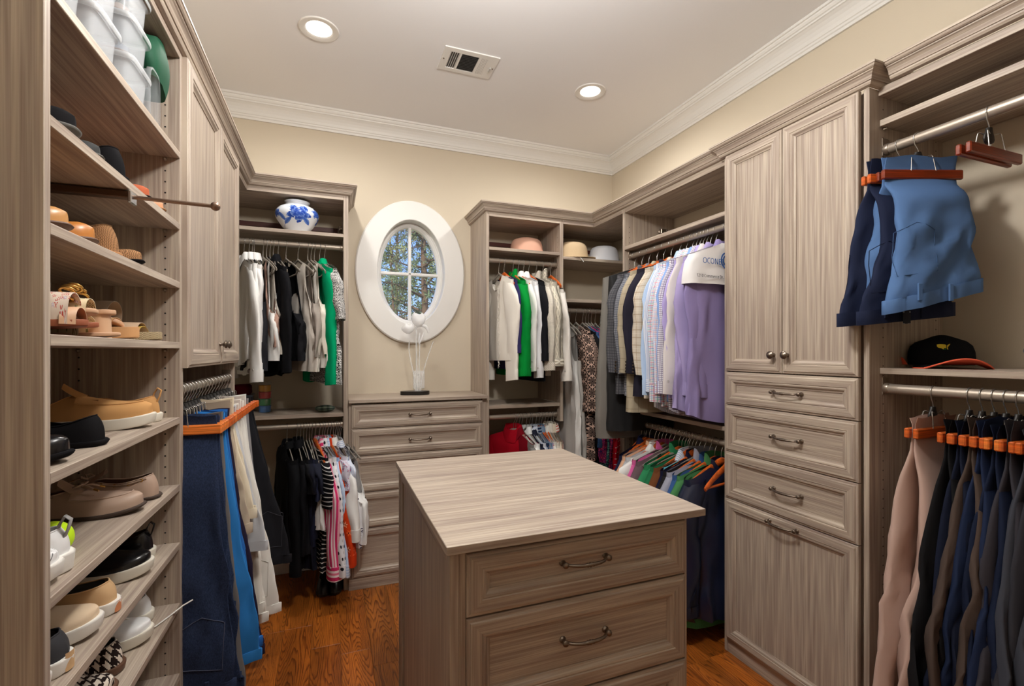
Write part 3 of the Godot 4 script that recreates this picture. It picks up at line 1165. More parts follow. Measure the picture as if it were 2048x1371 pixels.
# blotches cut from noise: colours by threshold
func blotch(sd: int, freq: float, cols: Array, cuts: Array, size := 160) -> ImageTexture:
	var f := noise(sd, 1.0, 2)
	return picture(size, size, func(x: int, y: int) -> Color:
		var a := x * TAU / size
		var b := y * TAU / size
		var g := f.get_noise_3d(cos(a) * freq + 7.0, sin(a) * freq + cos(b) * freq, sin(b) * freq)
		for i in cuts.size():
			if g < cuts[i]:
				return cols[i]
		return cols[-1])


func flowers(base: Color, petal: Color, heart: Color, leaf: Color, n := 9, sd := 1) -> ImageTexture:
	var r := RandomNumberGenerator.new()
	r.seed = sd
	var spots := []
	for i in n:
		spots.append([Vector2(r.randf(), r.randf()), r.randf_range(0.07, 0.14), r.randf() * TAU, r.randf() < 0.3])
	return picture(160, 160, func(x: int, y: int) -> Color:
		var p := Vector2(x, y) / 160.0
		var c := base
		for s: Array in spots:
			var d: Vector2 = p - s[0]
			d.x = fposmod(d.x + 0.5, 1.0) - 0.5
			d.y = fposmod(d.y + 0.5, 1.0) - 0.5
			var a := d.angle() + float(s[2])
			var l := d.length() / float(s[1])
			if l < 0.28:
				c = heart
			elif l < 0.55 + 0.45 * cos(a * 5.0):
				c = leaf if s[3] else petal
		return c)


func lattice() -> ImageTexture:
	var base := rgb(28, 22, 22)
	var line := rgb(188, 158, 142)
	return picture(192, 192, func(x: int, y: int) -> Color:
		var p := Vector2(x, y) / 192.0
		var q := Vector2(fposmod(p.x, 0.5) - 0.25, fposmod(p.y + (0.25 if p.x >= 0.5 else 0.0), 0.5) - 0.25)
		var a := q.angle()
		var l := q.length()
		var k := absf(sin(a * 4.0))
		if absf(l - 0.21 * absf(cos(a * 4.0))) < 0.024 or absf(l - 0.24) < 0.018 or (k < 0.10 and l > 0.04):
			return line
		return base)


func hound(a: Color, b: Color) -> ImageTexture:
	var rows := ["11110000", "11110001", "11110010", "11110100", "11111000", "00010000", "00100000", "01000000"]
	rows = ["00011000", "00011000", "00011100", "00111110", "11111111", "11111111", "01111001", "00110000"]
	rows = ["10001111", "11001111", "01101111", "00111111", "00011111", "00001111", "00000110", "00000011"]
	return picture(64, 64, func(x: int, y: int) -> Color:
		return a if rows[(y / 8) % 8][(x / 8) % 8] == "1" else b)


func make_cloths() -> void:
	var W := rgb(232, 230, 226)
	var K := rgb(24, 24, 27)
	mats.bw_speck = cloth(blotch(31, 5.5, [W, K], [0.02, 1.0], 200), Vector2(0.16, 0.16))
	mats.tee_stripe = cloth(stripes([K, rgb(216, 212, 208)], [7, 2]), Vector2(0.10, 0.026))
	mats.tee_stripe.uv1_scale = Vector3(1, 1, 1)
	var ts := picture(4, 64, func(_x: int, y: int) -> Color: return rgb(222, 218, 214) if y < 14 else K)
	mats.tee_stripe = cloth(ts, Vector2(0.1, 0.024))
	mats.pink_stripe = cloth(stripes([rgb(206, 52, 106), rgb(240, 222, 224), rgb(226, 120, 150), rgb(240, 222, 224)], [3, 2, 2, 2]), Vector2(0.052, 0.1))
	mats.pink_cuff = mats.pink_stripe
	mats.dots = cloth(dots(rgb(226, 226, 230), rgb(36, 36, 44), 0.14), Vector2(0.062, 0.062))
	mats.blue_stripe = cloth(stripes([rgb(190, 208, 232), rgb(150, 178, 218), rgb(225, 230, 238)], [2, 1, 1]), Vector2(0.014, 0.1))
	mats.paisley = cloth(flowers(rgb(206, 62, 24), rgb(236, 110, 50), rgb(110, 24, 20), rgb(238, 178, 140), 14, 4), Vector2(0.13, 0.13))
	mats.bw_floral = cloth(flowers(rgb(228, 226, 228), rgb(84, 78, 92), rgb(220, 218, 224), rgb(130, 122, 138), 12, 7), Vector2(0.14, 0.14))
	mats.lilac_floral = cloth(flowers(rgb(206, 200, 214), rgb(110, 90, 130), rgb(200, 60, 80), rgb(120, 120, 140), 12, 9), Vector2(0.11, 0.11))
	mats.lattice = cloth(lattice(), Vector2(0.145, 0.145))
	mats.batik = cloth(blotch(51, 3.0, [rgb(30, 44, 78), rgb(60, 140, 110), rgb(170, 216, 190), rgb(40, 90, 120)], [-0.16, 0.04, 0.22, 1.0]), Vector2(0.15, 0.15))
	mats.coral = cloth(blotch(52, 2.6, [rgb(44, 52, 110), rgb(214, 40, 110), rgb(60, 40, 100), rgb(240, 90, 120)], [-0.18, 0.08, 0.24, 1.0]), Vector2(0.12, 0.12))
	mats.red_dot = cloth(dots(rgb(206, 24, 46), rgb(244, 210, 214), 0.10), Vector2(0.036, 0.036))
	mats.navy_stripe = cloth(stripes([rgb(38, 52, 82), rgb(196, 204, 214)], [3, 1]), Vector2(0.018, 0.1))
	mats.white_blue = cloth(stripes([rgb(224, 228, 236), rgb(130, 156, 206)], [3, 1]), Vector2(0.009, 0.1))
	mats.red_stripe = cloth(stripes([rgb(232, 224, 216), rgb(196, 66, 46)], [2, 1]), Vector2(0.017, 0.1))
	mats.plaid_grey = cloth(checks(rgb(150, 152, 158), [[0.0, 0.38, rgb(60, 64, 76)], [0.6, 0.08, rgb(40, 44, 58)]], [[0.0, 0.38, rgb(60, 64, 76)], [0.6, 0.08, rgb(40, 44, 58)]]), Vector2(0.013, 0.013))
	mats.char_plaid = cloth(checks(rgb(92, 92, 96), [[0.0, 0.12, rgb(40, 40, 46)], [0.5, 0.2, rgb(66, 66, 72)]], [[0.0, 0.12, rgb(40, 40, 46)], [0.5, 0.2, rgb(66, 66, 72)]]), Vector2(0.032, 0.032))
	mats.beige_check = cloth(checks(rgb(202, 192, 176), [[0.0, 0.14, rgb(160, 140, 116)], [0.5, 0.06, rgb(224, 216, 204)]], [[0.0, 0.14, rgb(160, 140, 116)], [0.5, 0.06, rgb(224, 216, 204)]]), Vector2(0.040, 0.040))
	mats.tan_check = cloth(checks(rgb(172, 160, 138), [[0.0, 0.05, rgb(130, 118, 96)]], [[0.0, 0.05, rgb(130, 118, 96)]]), Vector2(0.06, 0.06))
	mats.multi_check = cloth(checks(rgb(232, 232, 236), [[0.0, 0.10, rgb(196, 60, 80)], [0.33, 0.10, rgb(60, 90, 170)], [0.66, 0.10, rgb(90, 170, 150)]], [[0.1, 0.10, rgb(196, 60, 80)], [0.43, 0.10, rgb(60, 90, 170)], [0.76, 0.10, rgb(90, 170, 150)]]), Vector2(0.026, 0.026))
	mats.small_check = cloth(checks(rgb(226, 226, 232), [[0.0, 0.3, rgb(90, 70, 110)]], [[0.0, 0.3, rgb(90, 70, 110)]]), Vector2(0.010, 0.010))
	mats.taters = cloth(checks(rgb(236, 236, 238), [[0.0, 0.12, rgb(200, 110, 120)], [0.5, 0.12, rgb(110, 130, 190)]], [[0.0, 0.12, rgb(200, 110, 120)], [0.5, 0.12, rgb(110, 130, 190)]]), Vector2(0.02, 0.02))
	mats.hound = cloth(hound(rgb(40, 30, 28), rgb(226, 214, 200)), Vector2(0.018, 0.018))
	# knits: relief from a woven picture
	var knit := func(c: Color) -> ImageTexture:
		return picture(64, 64, func(x: int, y: int) -> Color:
			var k := 0.5 + 0.5 * sin(y * TAU / 16.0 + 1.6 * sin(x * TAU / 32.0))
			return c * lerpf(0.82, 1.0, k))
	mats.green_knit = cloth(knit.call(rgb(8, 148, 58)), Vector2(0.022, 0.030), 0.9, 0.5)
	mats.cream_knit = cloth(knit.call(rgb(226, 218, 204)), Vector2(0.026, 0.034), 0.9, 0.5)
	var cable := picture(96, 128, func(x: int, y: int) -> Color:
		var u := x / 96.0
		var w := y / 128.0
		var a := 0.3 + 0.13 * sin(w * TAU)
		var b := 0.3 - 0.13 * sin(w * TAU)
		var h := maxf(1.0 - absf(u - a) * 7.0, 1.0 - absf(u - b) * 7.0)
		h = maxf(h, 0.35 + 0.35 * sin(u * TAU * 6.0) if u > 0.6 else 0.2)
		return rgb(230, 222, 204) * lerpf(0.72, 1.0, clampf(h, 0, 1)))
	mats.cable_knit = cloth(cable, Vector2(0.085, 0.115), 0.9, 1.6)
	# denim: fine slanted twill
	var den := noise(61, 1.0, 2)
	var twill := func(c: Color) -> ImageTexture:
		return picture(96, 96, func(x: int, y: int) -> Color:
			var a := x * TAU / 96.0
			var b := y * TAU / 96.0
			return c * (1.0 + 0.35 * den.get_noise_3d(cos(a) * 5.0, sin(a) * 5.0 + cos(b) * 2.0, sin(b) * 2.0) + (0.10 if (x + y) % 4 < 2 else 0.0)))
	mats.denim = cloth(twill.call(rgb(42, 52, 76)), Vector2(0.05, 0.09))
	mats.denim_mid = cloth(twill.call(rgb(58, 84, 124)), Vector2(0.05, 0.09))
	var wv := picture(32, 32, func(x: int, y: int) -> Color:
		var k := 0.62 + 0.38 * (absf(sin(x * PI / 8.0)) if ((x / 8) + (y / 8)) % 2 == 0 else absf(sin(y * PI / 8.0)))
		return rgb(178, 132, 92) * k)
	mats.woven = cloth(wv, Vector2(0.012, 0.012), 0.7, 0.3)
	var sw := picture(48, 48, func(x: int, y: int) -> Color:
		var k := 0.66 + 0.34 * absf(sin((x + (6 if (y / 6) % 2 else 0)) * PI / 12.0)) * absf(sin(y * PI / 6.0))
		return rgb(214, 192, 152) * k)
	mats.straw = cloth(sw, Vector2(0.02, 0.02), 0.85, 0.3)
	var hs := picture(64, 64, func(x: int, y: int) -> Color:
		var k := 0.86 + 0.14 * absf(sin(y * PI / 5.0 + 0.4 * sin(x * 0.3)))
		return rgb(218, 192, 156) * k)
	mats.hat_straw = cloth(hs, Vector2(0.05, 0.05), 0.9, 0.15)
	var pf := dots(rgb(230, 230, 230), rgb(120, 120, 122), 0.11)
	mats.perf = cloth(pf, Vector2(0.010, 0.010), 0.4)
	mats.felt = plain(rgb(150, 142, 132), 0.9, 0.0, 0.15)
	var grain := noise(71, 1.0, 2)
	var lac := picture(64, 128, func(x: int, y: int) -> Color:
		var g := grain.get_noise_2d(x * 0.25, y * 0.012)
		return rgb(196, 92, 34) * (1.0 + 0.28 * g))
	mats.hanger_wood = cloth(lac, Vector2(0.05, 0.3), 0.3)
	mats.hanger_wood.metallic_specular = 0.5
	mats.hanger_wood_light = mats.hanger_wood.duplicate()
	mats.hanger_wood_light.albedo_color = Color(1.12, 1.28, 1.35)
	mats.hanger_wood_dark = mats.hanger_wood.duplicate()
	mats.hanger_wood_dark.albedo_color = Color(0.62, 0.5, 0.5)
	mats.care = cloth(picture(32, 96, func(x: int, y: int) -> Color: return rgb(150, 152, 160) if (y % 12) < 4 and x > 6 and x < 26 - (y / 12) % 3 * 3 and y > 20 and y < 80 else rgb(46, 48, 54)), Vector2(0.024, 0.072))
	mats.stitch = plain(rgb(150, 150, 160), 0.8)
	mats.button = plain(rgb(190, 186, 180), 0.35)
	mats.button_dark = plain(rgb(70, 56, 44), 0.35)


# ---- hangers (origin on the rod's middle, x across the shoulders, rod along z)

func hook_mesh(mb: MB, bottom: float, r := 0.0018) -> void:
	var p := PackedVector3Array([Vector3(0, bottom, 0), Vector3(0, -0.050, 0), Vector3(0.004, -0.036, 0), Vector3(0.014, -0.020, 0)])
	for i in 11:
		var a := deg_to_rad(-35.0 + 24.0 * i)
		p.append(Vector3(cos(a) * 0.0185, sin(a) * 0.0185, 0))
	mb.tube(p, r, 6)


func arm_curve(t: float, half: float, peak: float, drop: float) -> Vector3:
	# t from -1 to 1 across the shoulders
	var a := absf(t)
	var y := peak - drop * (0.18 * a + 0.82 * pow(a, 1.55)) - 0.010 * smoothstep(0.0, 0.25, a)
	return Vector3(t * half, y, 0.010 * a * a)


var protos := {}


func hanger(kind: String) -> Node3D:
	if protos.has(kind):
		var c: Node3D = protos[kind].duplicate()
		c.name = numbered({"felt": "felt_hanger", "wood": "wooden_hanger"}.get(kind, "clamp_hanger"))
		add_child(c)
		return c
	var t: Node3D
	var mb := MB.new()
	if kind == "felt":
		t = thing("felt_hanger", "", "hanger")
		hook_mesh(mb, -0.083)
		part(t, "hook", mb, mats.hook)
		mb = MB.new()
		var path := PackedVector3Array()
		for i in 25:
			var q := arm_curve(i / 12.0 - 1.0, 0.198, -0.085, 0.080)
			q.z = 0.0
			path.append(q)
		mb.tube(path, 0.0075, 8, true, Vector3(0, 0, 1), 0.36)
		part(t, "shoulder_bar", mb, mats.felt)
		mb = MB.new()
		mb.tube(PackedVector3Array([Vector3(-0.185, -0.160, 0), Vector3(-0.14, -0.185, 0), Vector3(0, -0.190, 0), Vector3(0.14, -0.185, 0), Vector3(0.185, -0.160, 0)]), 0.0045, 6, true, Vector3(0, 0, 1), 0.6)
		part(t, "trouser_bar", mb, mats.felt)
	elif kind.begins_with("wood"):
		t = thing("wooden_hanger", "", "hanger")
		hook_mesh(mb, -0.078)
		part(t, "hook", mb, mats.hook)
		mb = MB.new()
		var path := PackedVector3Array()
		var rad := []
		for i in 29:
			var u := i / 14.0 - 1.0
			path.append(arm_curve(u, 0.200, -0.088, 0.080))
			rad.append(lerpf(0.0175, 0.0125, smoothstep(0.0, 0.8, absf(u))) * (1.0 if absf(u) < 0.97 else 0.8))
		mb.tube(path, rad, 12, true, Vector3(0, 0, 1), 0.55)
		for i in mb.uv.size():
			mb.uv[i] = Vector2(mb.v[i].z + mb.v[i].y * 0.5, mb.v[i].x)
		part(t, "shoulder_bar", mb, mats.hanger_wood)
		mb = MB.new()
		mb.tube(PackedVector3Array([Vector3(-0.184, -0.174, 0.006), Vector3(0.184, -0.174, 0.006)]), 0.0058, 10)
		part(t, "trouser_bar", mb, mats.hanger_wood)
	else:   # clamp hanger: two bars squeezed by a wire spring and a black latch
		t = thing("clamp_hanger", "", "hanger")
		hook_mesh(mb, -0.060, 0.0018)
		part(t, "hook", mb, mats.hook)
		mb = MB.new()
		var ring := []
		for e: Array in [[0.010, -0.046], [0.014, -0.056], [0.022, -0.066], [0.026, -0.078], [0.020, -0.086], [0.010, -0.089]]:
			var row := PackedVector3Array()
			for i in 12:
				var f := TAU * i / 12
				row.append(Vector3(cos(f) * e[0] + 0.004, e[1], sin(f) * 0.007))
			ring.append(row)
		mb.grid(ring, true)
		mb.cap(ring[0], Vector3.UP)
		mb.cap(ring[-1], Vector3.DOWN)
		part(t, "latch", mb, mats.dark)
		mb = MB.new()
		for s: float in [-1.0, 1.0]:
			for z: float in [-1.0, 1.0]:
				mb.tube(PackedVector3Array([Vector3(s * 0.006, -0.066, z * 0.004), Vector3(s * 0.030, -0.058, z * 0.009), Vector3(s * 0.034, -0.062, z * 0.011), Vector3(s * 0.040, -0.112, z * 0.017)]), 0.0016, 6)
		part(t, "wire_spring", mb, mats.hook)
		for z: float in [-1.0, 1.0]:
			mb = MB.new()
			var lo := Vector3(-0.128, -0.136, z * 0.0045)
			var hi := Vector3(0.128, -0.106, z * 0.018)
			mb.box(lo.min(hi), lo.max(hi), 0, 0.004)
			for i in mb.uv.size():
				mb.uv[i] = Vector2(mb.v[i].y, mb.v[i].x)
			part(t, "clamp_bar", mb, mats["hanger_wood" if kind == "clamp" else "hanger_wood_light" if kind == "clamp_light" else "hanger_wood_dark"])
	protos[kind] = t
	return t


# ---- garments

# the garment's look: sh half shoulder, hem half width at the bottom, len below the rod, th half thickness, nw half neck, nd front neck depth, top y of the neck, slope of the shoulder
func body(mb: MB, g: Dictionary, r: RandomNumberGenerator) -> void:
	var N := 44
	var M: int = g.get("rows", 22)
	var sh: float = g.get("sh", 0.205)
	var hem: float = g.get("hem", 0.21)
	var yb: float = -g.get("len", 0.78)
	var th: float = g.get("th", 0.022)
	var nw: float = g.get("nw", 0.062)
	var nd: float = g.get("nd", 0.05)
	var top: float = g.get("top", -0.084)
	var slope: float = g.get("slope", 0.36)
	var arm: float = g.get("arm", 0.0)      # armhole depth, for sleeveless tops
	var strap: float = g.get("strap", 0.05)
	var f1 := r.randf_range(16, 26)
	var nz := noise(r.randi() % 9999, 1.0, 2)
	var p1 := r.randf() * TAU
	var p2 := r.randf() * TAU
	var amp: float = g.get("fold", 0.013)
	var sway := r.randf_range(-0.006, 0.006)
	var tail: float = g.get("tail", 0.0)     # curved shirt tail
	var rows := []
	var uvs := []
	for j in M + 1:
		var t := float(j) / M
		var row := PackedVector3Array()
		var uvr := PackedVector2Array()
		for i in N + 1:
			var f := TAU * (i % N) / N
			var c := signf(cos(f)) * pow(absf(cos(f)), 0.75)
			var s := signf(sin(f)) * pow(absf(sin(f)), 0.65)
			var a := absf(c)
			var xt := c * sh
			# top edge
			var yt := top - slope * maxf(0.0, absf(xt) - 0.02)
			if absf(xt) < nw:
				var q: float = 1.0 - pow(absf(xt) / nw, 2.2)
				yt = minf(yt, top - slope * (nw - 0.02)) - q * (nd if s > 0 else nd * 0.25)
			if arm > 0.0 and absf(xt) > nw + strap:
				var q: float = clampf((absf(xt) - nw - strap) / maxf(0.001, sh - nw - strap), 0.0, 1.0)
				yt -= arm * (1.0 - pow(1.0 - q, 2.2))
			var bottom := yb + tail * pow(a, 2.0)
			var y := lerpf(yt, bottom, t)
			var drop := clampf((top - y) / maxf(0.05, -yb + top), 0.0, 1.0)
			var w := lerpf(sh, hem, smoothstep(0.0, 0.9, drop))
			if g.has("waist"):
				w *= 1.0 - g.waist * exp(-pow((drop - 0.45) / 0.18, 2.0))
			var x := lerpf(xt, c * w, smoothstep(0.0, 0.25, t))
			var zz := th * smoothstep(0.0, 0.16, drop) * lerpf(0.85, 1.15, drop) + lerpf(0.012, 0.006, smoothstep(0.0, 0.3, drop))
			var z := s * zz
			var dn: float = smoothstep(0.06, 0.7, drop)
			z += amp * dn * (1.5 * nz.get_noise_2d(x * 22.0 + p1, y * 1.6) + 0.55 * sin(x * f1 + p1 + drop * 1.3)) * lerpf(0.55, 1.0, a)
			z += s * amp * dn * 1.6 * nz.get_noise_3d(x * 20.0, y * 2.2, 9.0 + p2)
			x += c * amp * 1.6 * smoothstep(0.15, 1.0, drop) * nz.get_noise_2d(y * 5.0 + 30.0, 3.0 * signf(c) + 1.5 * s)
			z += sway * drop
			# hanger ends press dimples
			if i < N: row.append(Vector3(x, y, z))
			uvr.append(Vector2(x, -y))
		rows.append(row)
		uvs.append(uvr)
	mb.grid(rows, true, uvs)


func sleeve(mb: MB, g: Dictionary, side: float, r: RandomNumberGenerator) -> Array:
	var sh: float = g.get("sh", 0.205)
	var top: float = g.get("top", -0.084)
	var slope: float = g.get("slope", 0.36)
	var L: float = g.slv
	var rx: float = g.get("slw", 0.062)
	var rz: float = g.get("slz", 0.021)
	var y0 := top - slope * (sh - 0.02)
	var M := 14 if L > 0.3 else 8
	var N := 20
	var lean: float = g.get("lean", 0.02)
	var zl := r.randf_range(-0.012, 0.012)
	var ph := r.randf() * TAU
	var bend := r.randf_range(-0.012, 0.014)
	var rows := []
	var uvs := []
	var taper: float = g.get("taper", 0.68)
	for j in M + 1:
		var t := float(j) / M
		var row := PackedVector3Array()
		var uvr := PackedVector2Array()
		var k := lerpf(1.0, taper, t) * lerpf(0.55, 1.0, smoothstep(0.0, 0.12, t))
		var cx := side * (sh - rx * 0.55 * (1.0 - smoothstep(0.0, 0.35, t)) - rx * 0.05 + lean * t + bend * sin(t * PI))
		var cy := y0 + 0.004 - L * t - 0.010 * (1.0 - t)
		for i in N + 1:
			var f := TAU * (i % N) / N
			var wob := 1.0 + 0.11 * sin(3.0 * f + ph + 7.0 * t) * smoothstep(0.1, 0.4, t) + 0.07 * sin(t * L * 70.0 + ph + 2.0 * cos(f)) * exp(-pow((t - 0.45) / 0.16, 2.0))
			var ox := cos(f) * rx * k * wob
			var yy := cy
			if L > 0.0:   # the cap follows the shoulder slope
				yy -= (1.0 - smoothstep(0.0, 0.3, t)) * slope * (side * ox + 0.0) * 0.9 + (1.0 - smoothstep(0.0, 0.2, t)) * 0.0
				yy += t * side * ox * g.get("cut", 0.10)
			if i < N: row.append(Vector3(cx + ox, yy, sin(f) * rz * lerpf(1.0, 0.9, t) * wob + zl * t + 0.004 * sin(t * 11.0 + ph + ox * 30.0)))
			uvr.append(Vector2(f / TAU * (rx + rz) * 3.2, t * L))
		rows.append(row)
		uvs.append(uvr)
	mb.grid(rows, true, uvs)
	return rows[-1]


func band(mb: MB, ring: PackedVector3Array, h: float, grow: float) -> void:
	var mid := Vector3.ZERO
	for p in ring:
		mid += p
	mid /= ring.size()
	var rows := []
	var uvs := []
	for e: Array in [[0.0, 0.96], [0.0, 1.0 + grow], [-1.0, 1.0 + grow], [-1.0, 0.96]]:
		var row := PackedVector3Array()
		var uvr := PackedVector2Array()
		for p in ring:
			var q: Vector3 = mid + (p - mid) * e[1]
			q.z = mid.z + (p.z - mid.z) * (e[1] + grow)
			row.append(q + Vector3(0, e[0] * h + 0.012, 0))
		for i in ring.size() + 1:
			uvr.append(Vector2(-e[0] * h, i * 0.008))
		rows.append(row)
		uvs.append(uvr)
	mb.grid(rows, true, uvs)


func collar(mb: MB, g: Dictionary, h: float, fold: bool) -> void:
	var nw: float = g.get("nw", 0.062)
	var top: float = g.get("top", -0.084)
	var slope: float = g.get("slope", 0.36)
	var nd: float = g.get("nd", 0.05)
	var yb := top - slope * (nw - 0.02)
	var N := 28
	var rows := []
	var uvs := []
	var steps: Array = [[0.0, 1.02, 0.010], [1.0, 0.94, 0.012]]
	if fold:
		steps = [[-0.1, 0.96, 0.012], [1.0, 0.90, 0.013], [1.08, 0.96, 0.018], [0.2, 1.22, 0.026], [-0.15, 1.30, 0.028]]
	for e: Array in steps:
		var row := PackedVector3Array()
		var uvr := PackedVector2Array()
		for i in N + 1:
			var f := TAU * (i % N) / N
			var front := smoothstep(0.3, 1.0, sin(f))
			var y: float = yb + e[0] * h - front * (nd * 0.75 if fold else nd * 0.9) - absf(cos(f)) * 0.006
			if fold and e[1] > 1.1:
				y -= front * 0.022
			if i < N: row.append(Vector3(cos(f) * nw * e[1], y, sin(f) * (e[2] + 0.012)))
			uvr.append(Vector2(e[0] * h, f * nw))
		rows.append(row)
		uvs.append(uvr)
	mb.grid(rows, true, uvs)


func button(mb: MB, at: Vector3, nn: Vector3, r := 0.0055) -> void:
	var s := nn.cross(Vector3.UP).normalized()
	mb.lathe(PackedVector2Array([Vector2(r, 0), Vector2(r, 0.0018), Vector2(r * 0.7, 0.0022), Vector2(0.0001, 0.0016)]), 8, Transform3D(Basis(s, nn, s.cross(nn)), at))


var hang_n := 0


# one garment and the hanger it hangs from. at = point on the rod; yaw in degrees, 0 turns the shoulder line along +x
func garment(called: String, cat: String, label: String, short: String, group: String, at: Vector3, yaw: float, g: Dictionary, mat: Material, hk: String) -> Node3D:
	var r := RandomNumberGenerator.new()
	hang_n += 1
	r.seed = 900 + hang_n
	var tf := Transform3D(Basis(Vector3.UP, deg_to_rad(yaw)) * Basis(Vector3(0, 0, 1), deg_to_rad(r.randf_range(-1.2, 1.2))), at)
	if hk:
		var h := hanger(hk)
		h.transform = tf
		h.set_meta("label", {"felt": "slim grey felt hanger holding the %s", "wood": "lacquered wooden hanger holding the %s"}.get(hk, "wooden clamp hanger gripping the %s") % short)
		h.set_meta("category", "hanger")
		h.set_meta("group", {"felt": "grey felt hangers", "wood": "wooden shoulder hangers"}.get(hk, "wooden clamp hangers"))
	var t := thing(called, label, cat, Vector3.ZERO, group)
	t.transform = tf
	org[t] = Vector3.ZERO
	var mb := MB.new()
	body(mb, g, r)
	var bd := part(t, "body", mb, mat)
	if g.has("slv"):
		for s: float in [1.0, -1.0]:
			mb = MB.new()
			var ring := sleeve(mb, g, s, r)
			var sl := part(t, "sleeve", mb, g.get("slm", mat))
			if g.has("cuff"):
				mb = MB.new()
				band(mb, ring, g.cuff, 0.05)
				part(sl, "cuff", mb, g.get("cuffm", mat))
			if g.get("cuffbtn", 0) > 0:
				mb = MB.new()
				var m2 := Vector3.ZERO
				for p: Vector3 in ring:
					m2 += p
				m2 /= ring.size()
				for k in int(g.cuffbtn):
					button(mb, m2 + Vector3(s * g.get("slw", 0.062) * g.get("taper", 0.68) * 0.62, 0.014 + k * 0.017, g.get("slz", 0.021) * 0.86), Vector3(s * 0.35, 0, 0.94).normalized())
				part(sl, "button", mb, mats.button_dark if g.cuffbtn > 2 else mats.button)
	if g.get("col", 0.0) > 0.0:
		mb = MB.new()
		collar(mb, g, g.col, g.get("fold_col", true))
		part(t, "collar", mb, g.get("colm", mat))
	if g.get("btn", 0) > 0 and cat == "shirt":
		mb = MB.new()
		var y := -0.19
		while y > -g.get("len", 0.78) + 0.08:
			button(mb, Vector3(0.004, y, g.get("th", 0.022) + 0.012), Vector3(0, 0, 1))
			y -= 0.09
		part(bd, "button", mb, mats.button)
	if g.has("fringe"):   # frayed edge down the front and along the hem
		mb = MB.new()
		for k in 60:
			var fy := -0.17 - k * 0.0085
			var fx: float = g.fringe + r.randf_range(-0.004, 0.004)
			mb.tube(PackedVector3Array([Vector3(fx, fy, 0.028), Vector3(fx + r.randf_range(-0.010, 0.010), fy - 0.012, 0.034), Vector3(fx + r.randf_range(-0.014, 0.014), fy - 0.022, 0.030)]), 0.0016, 4)
		part(bd, "fringe", mb, mat).set_meta("kind", "stuff")
	if g.has("lapel"):
		for s: float in [1.0, -1.0]:
			mb = MB.new()
			var z: float = g.get("th", 0.022) + 0.007
			var q := [Vector3(s * 0.07, -0.115, z * 0.5), Vector3(s * 0.105, -0.20, z), Vector3(s * 0.09, -0.215, z + 0.003), Vector3(s * 0.115, -0.235, z + 0.003), Vector3(s * 0.012, -0.46, z + 0.006), Vector3(s * 0.035, -0.16, z)]
			for k in range(1, 5):
				mb.quad(q[0], q[k], q[k + 1], q[0] + Vector3(0, -0.0001, 0))
			for i in mb.uv.size():
				mb.uv[i] = Vector2(mb.v[i].x, mb.v[i].y)
			part(t, "lapel", mb, mat)
	return t


# where a point of a leg's face lies: the surface of the ring rows at (x, y) on the side s
func on_cloth(rows: Array, q: Vector2, s: float) -> float:
	var j := 0
	while j < rows.size() - 2 and rows[j + 1][0].y > q.y:
		j += 1
	var zs: Array[float] = []
	for row: PackedVector3Array in [rows[j], rows[j + 1]]:
		var lo := Vector2(-1e9, 0.0)
		var hi := Vector2(1e9, 0.0)
		var half := row.size() / 2
		for i in range(0, half + 1):
			var p := row[i if s > 0 else (row.size() - i) % row.size()]
			if p.x <= q.x and p.x > lo.x: lo = Vector2(p.x, p.z)
			if p.x >= q.x and p.x < hi.x: hi = Vector2(p.x, p.z)
		if lo.x < -1e8: zs.append(hi.y)
		elif hi.x > 1e8: zs.append(lo.y)
		else: zs.append(lerpf(lo.y, hi.y, (q.x - lo.x) / maxf(1e-6, hi.x - lo.x)))
	return lerpf(zs[0], zs[1], clampf((rows[j][0].y - q.y) / maxf(1e-6, rows[j][0].y - rows[j + 1][0].y), 0.0, 1.0))


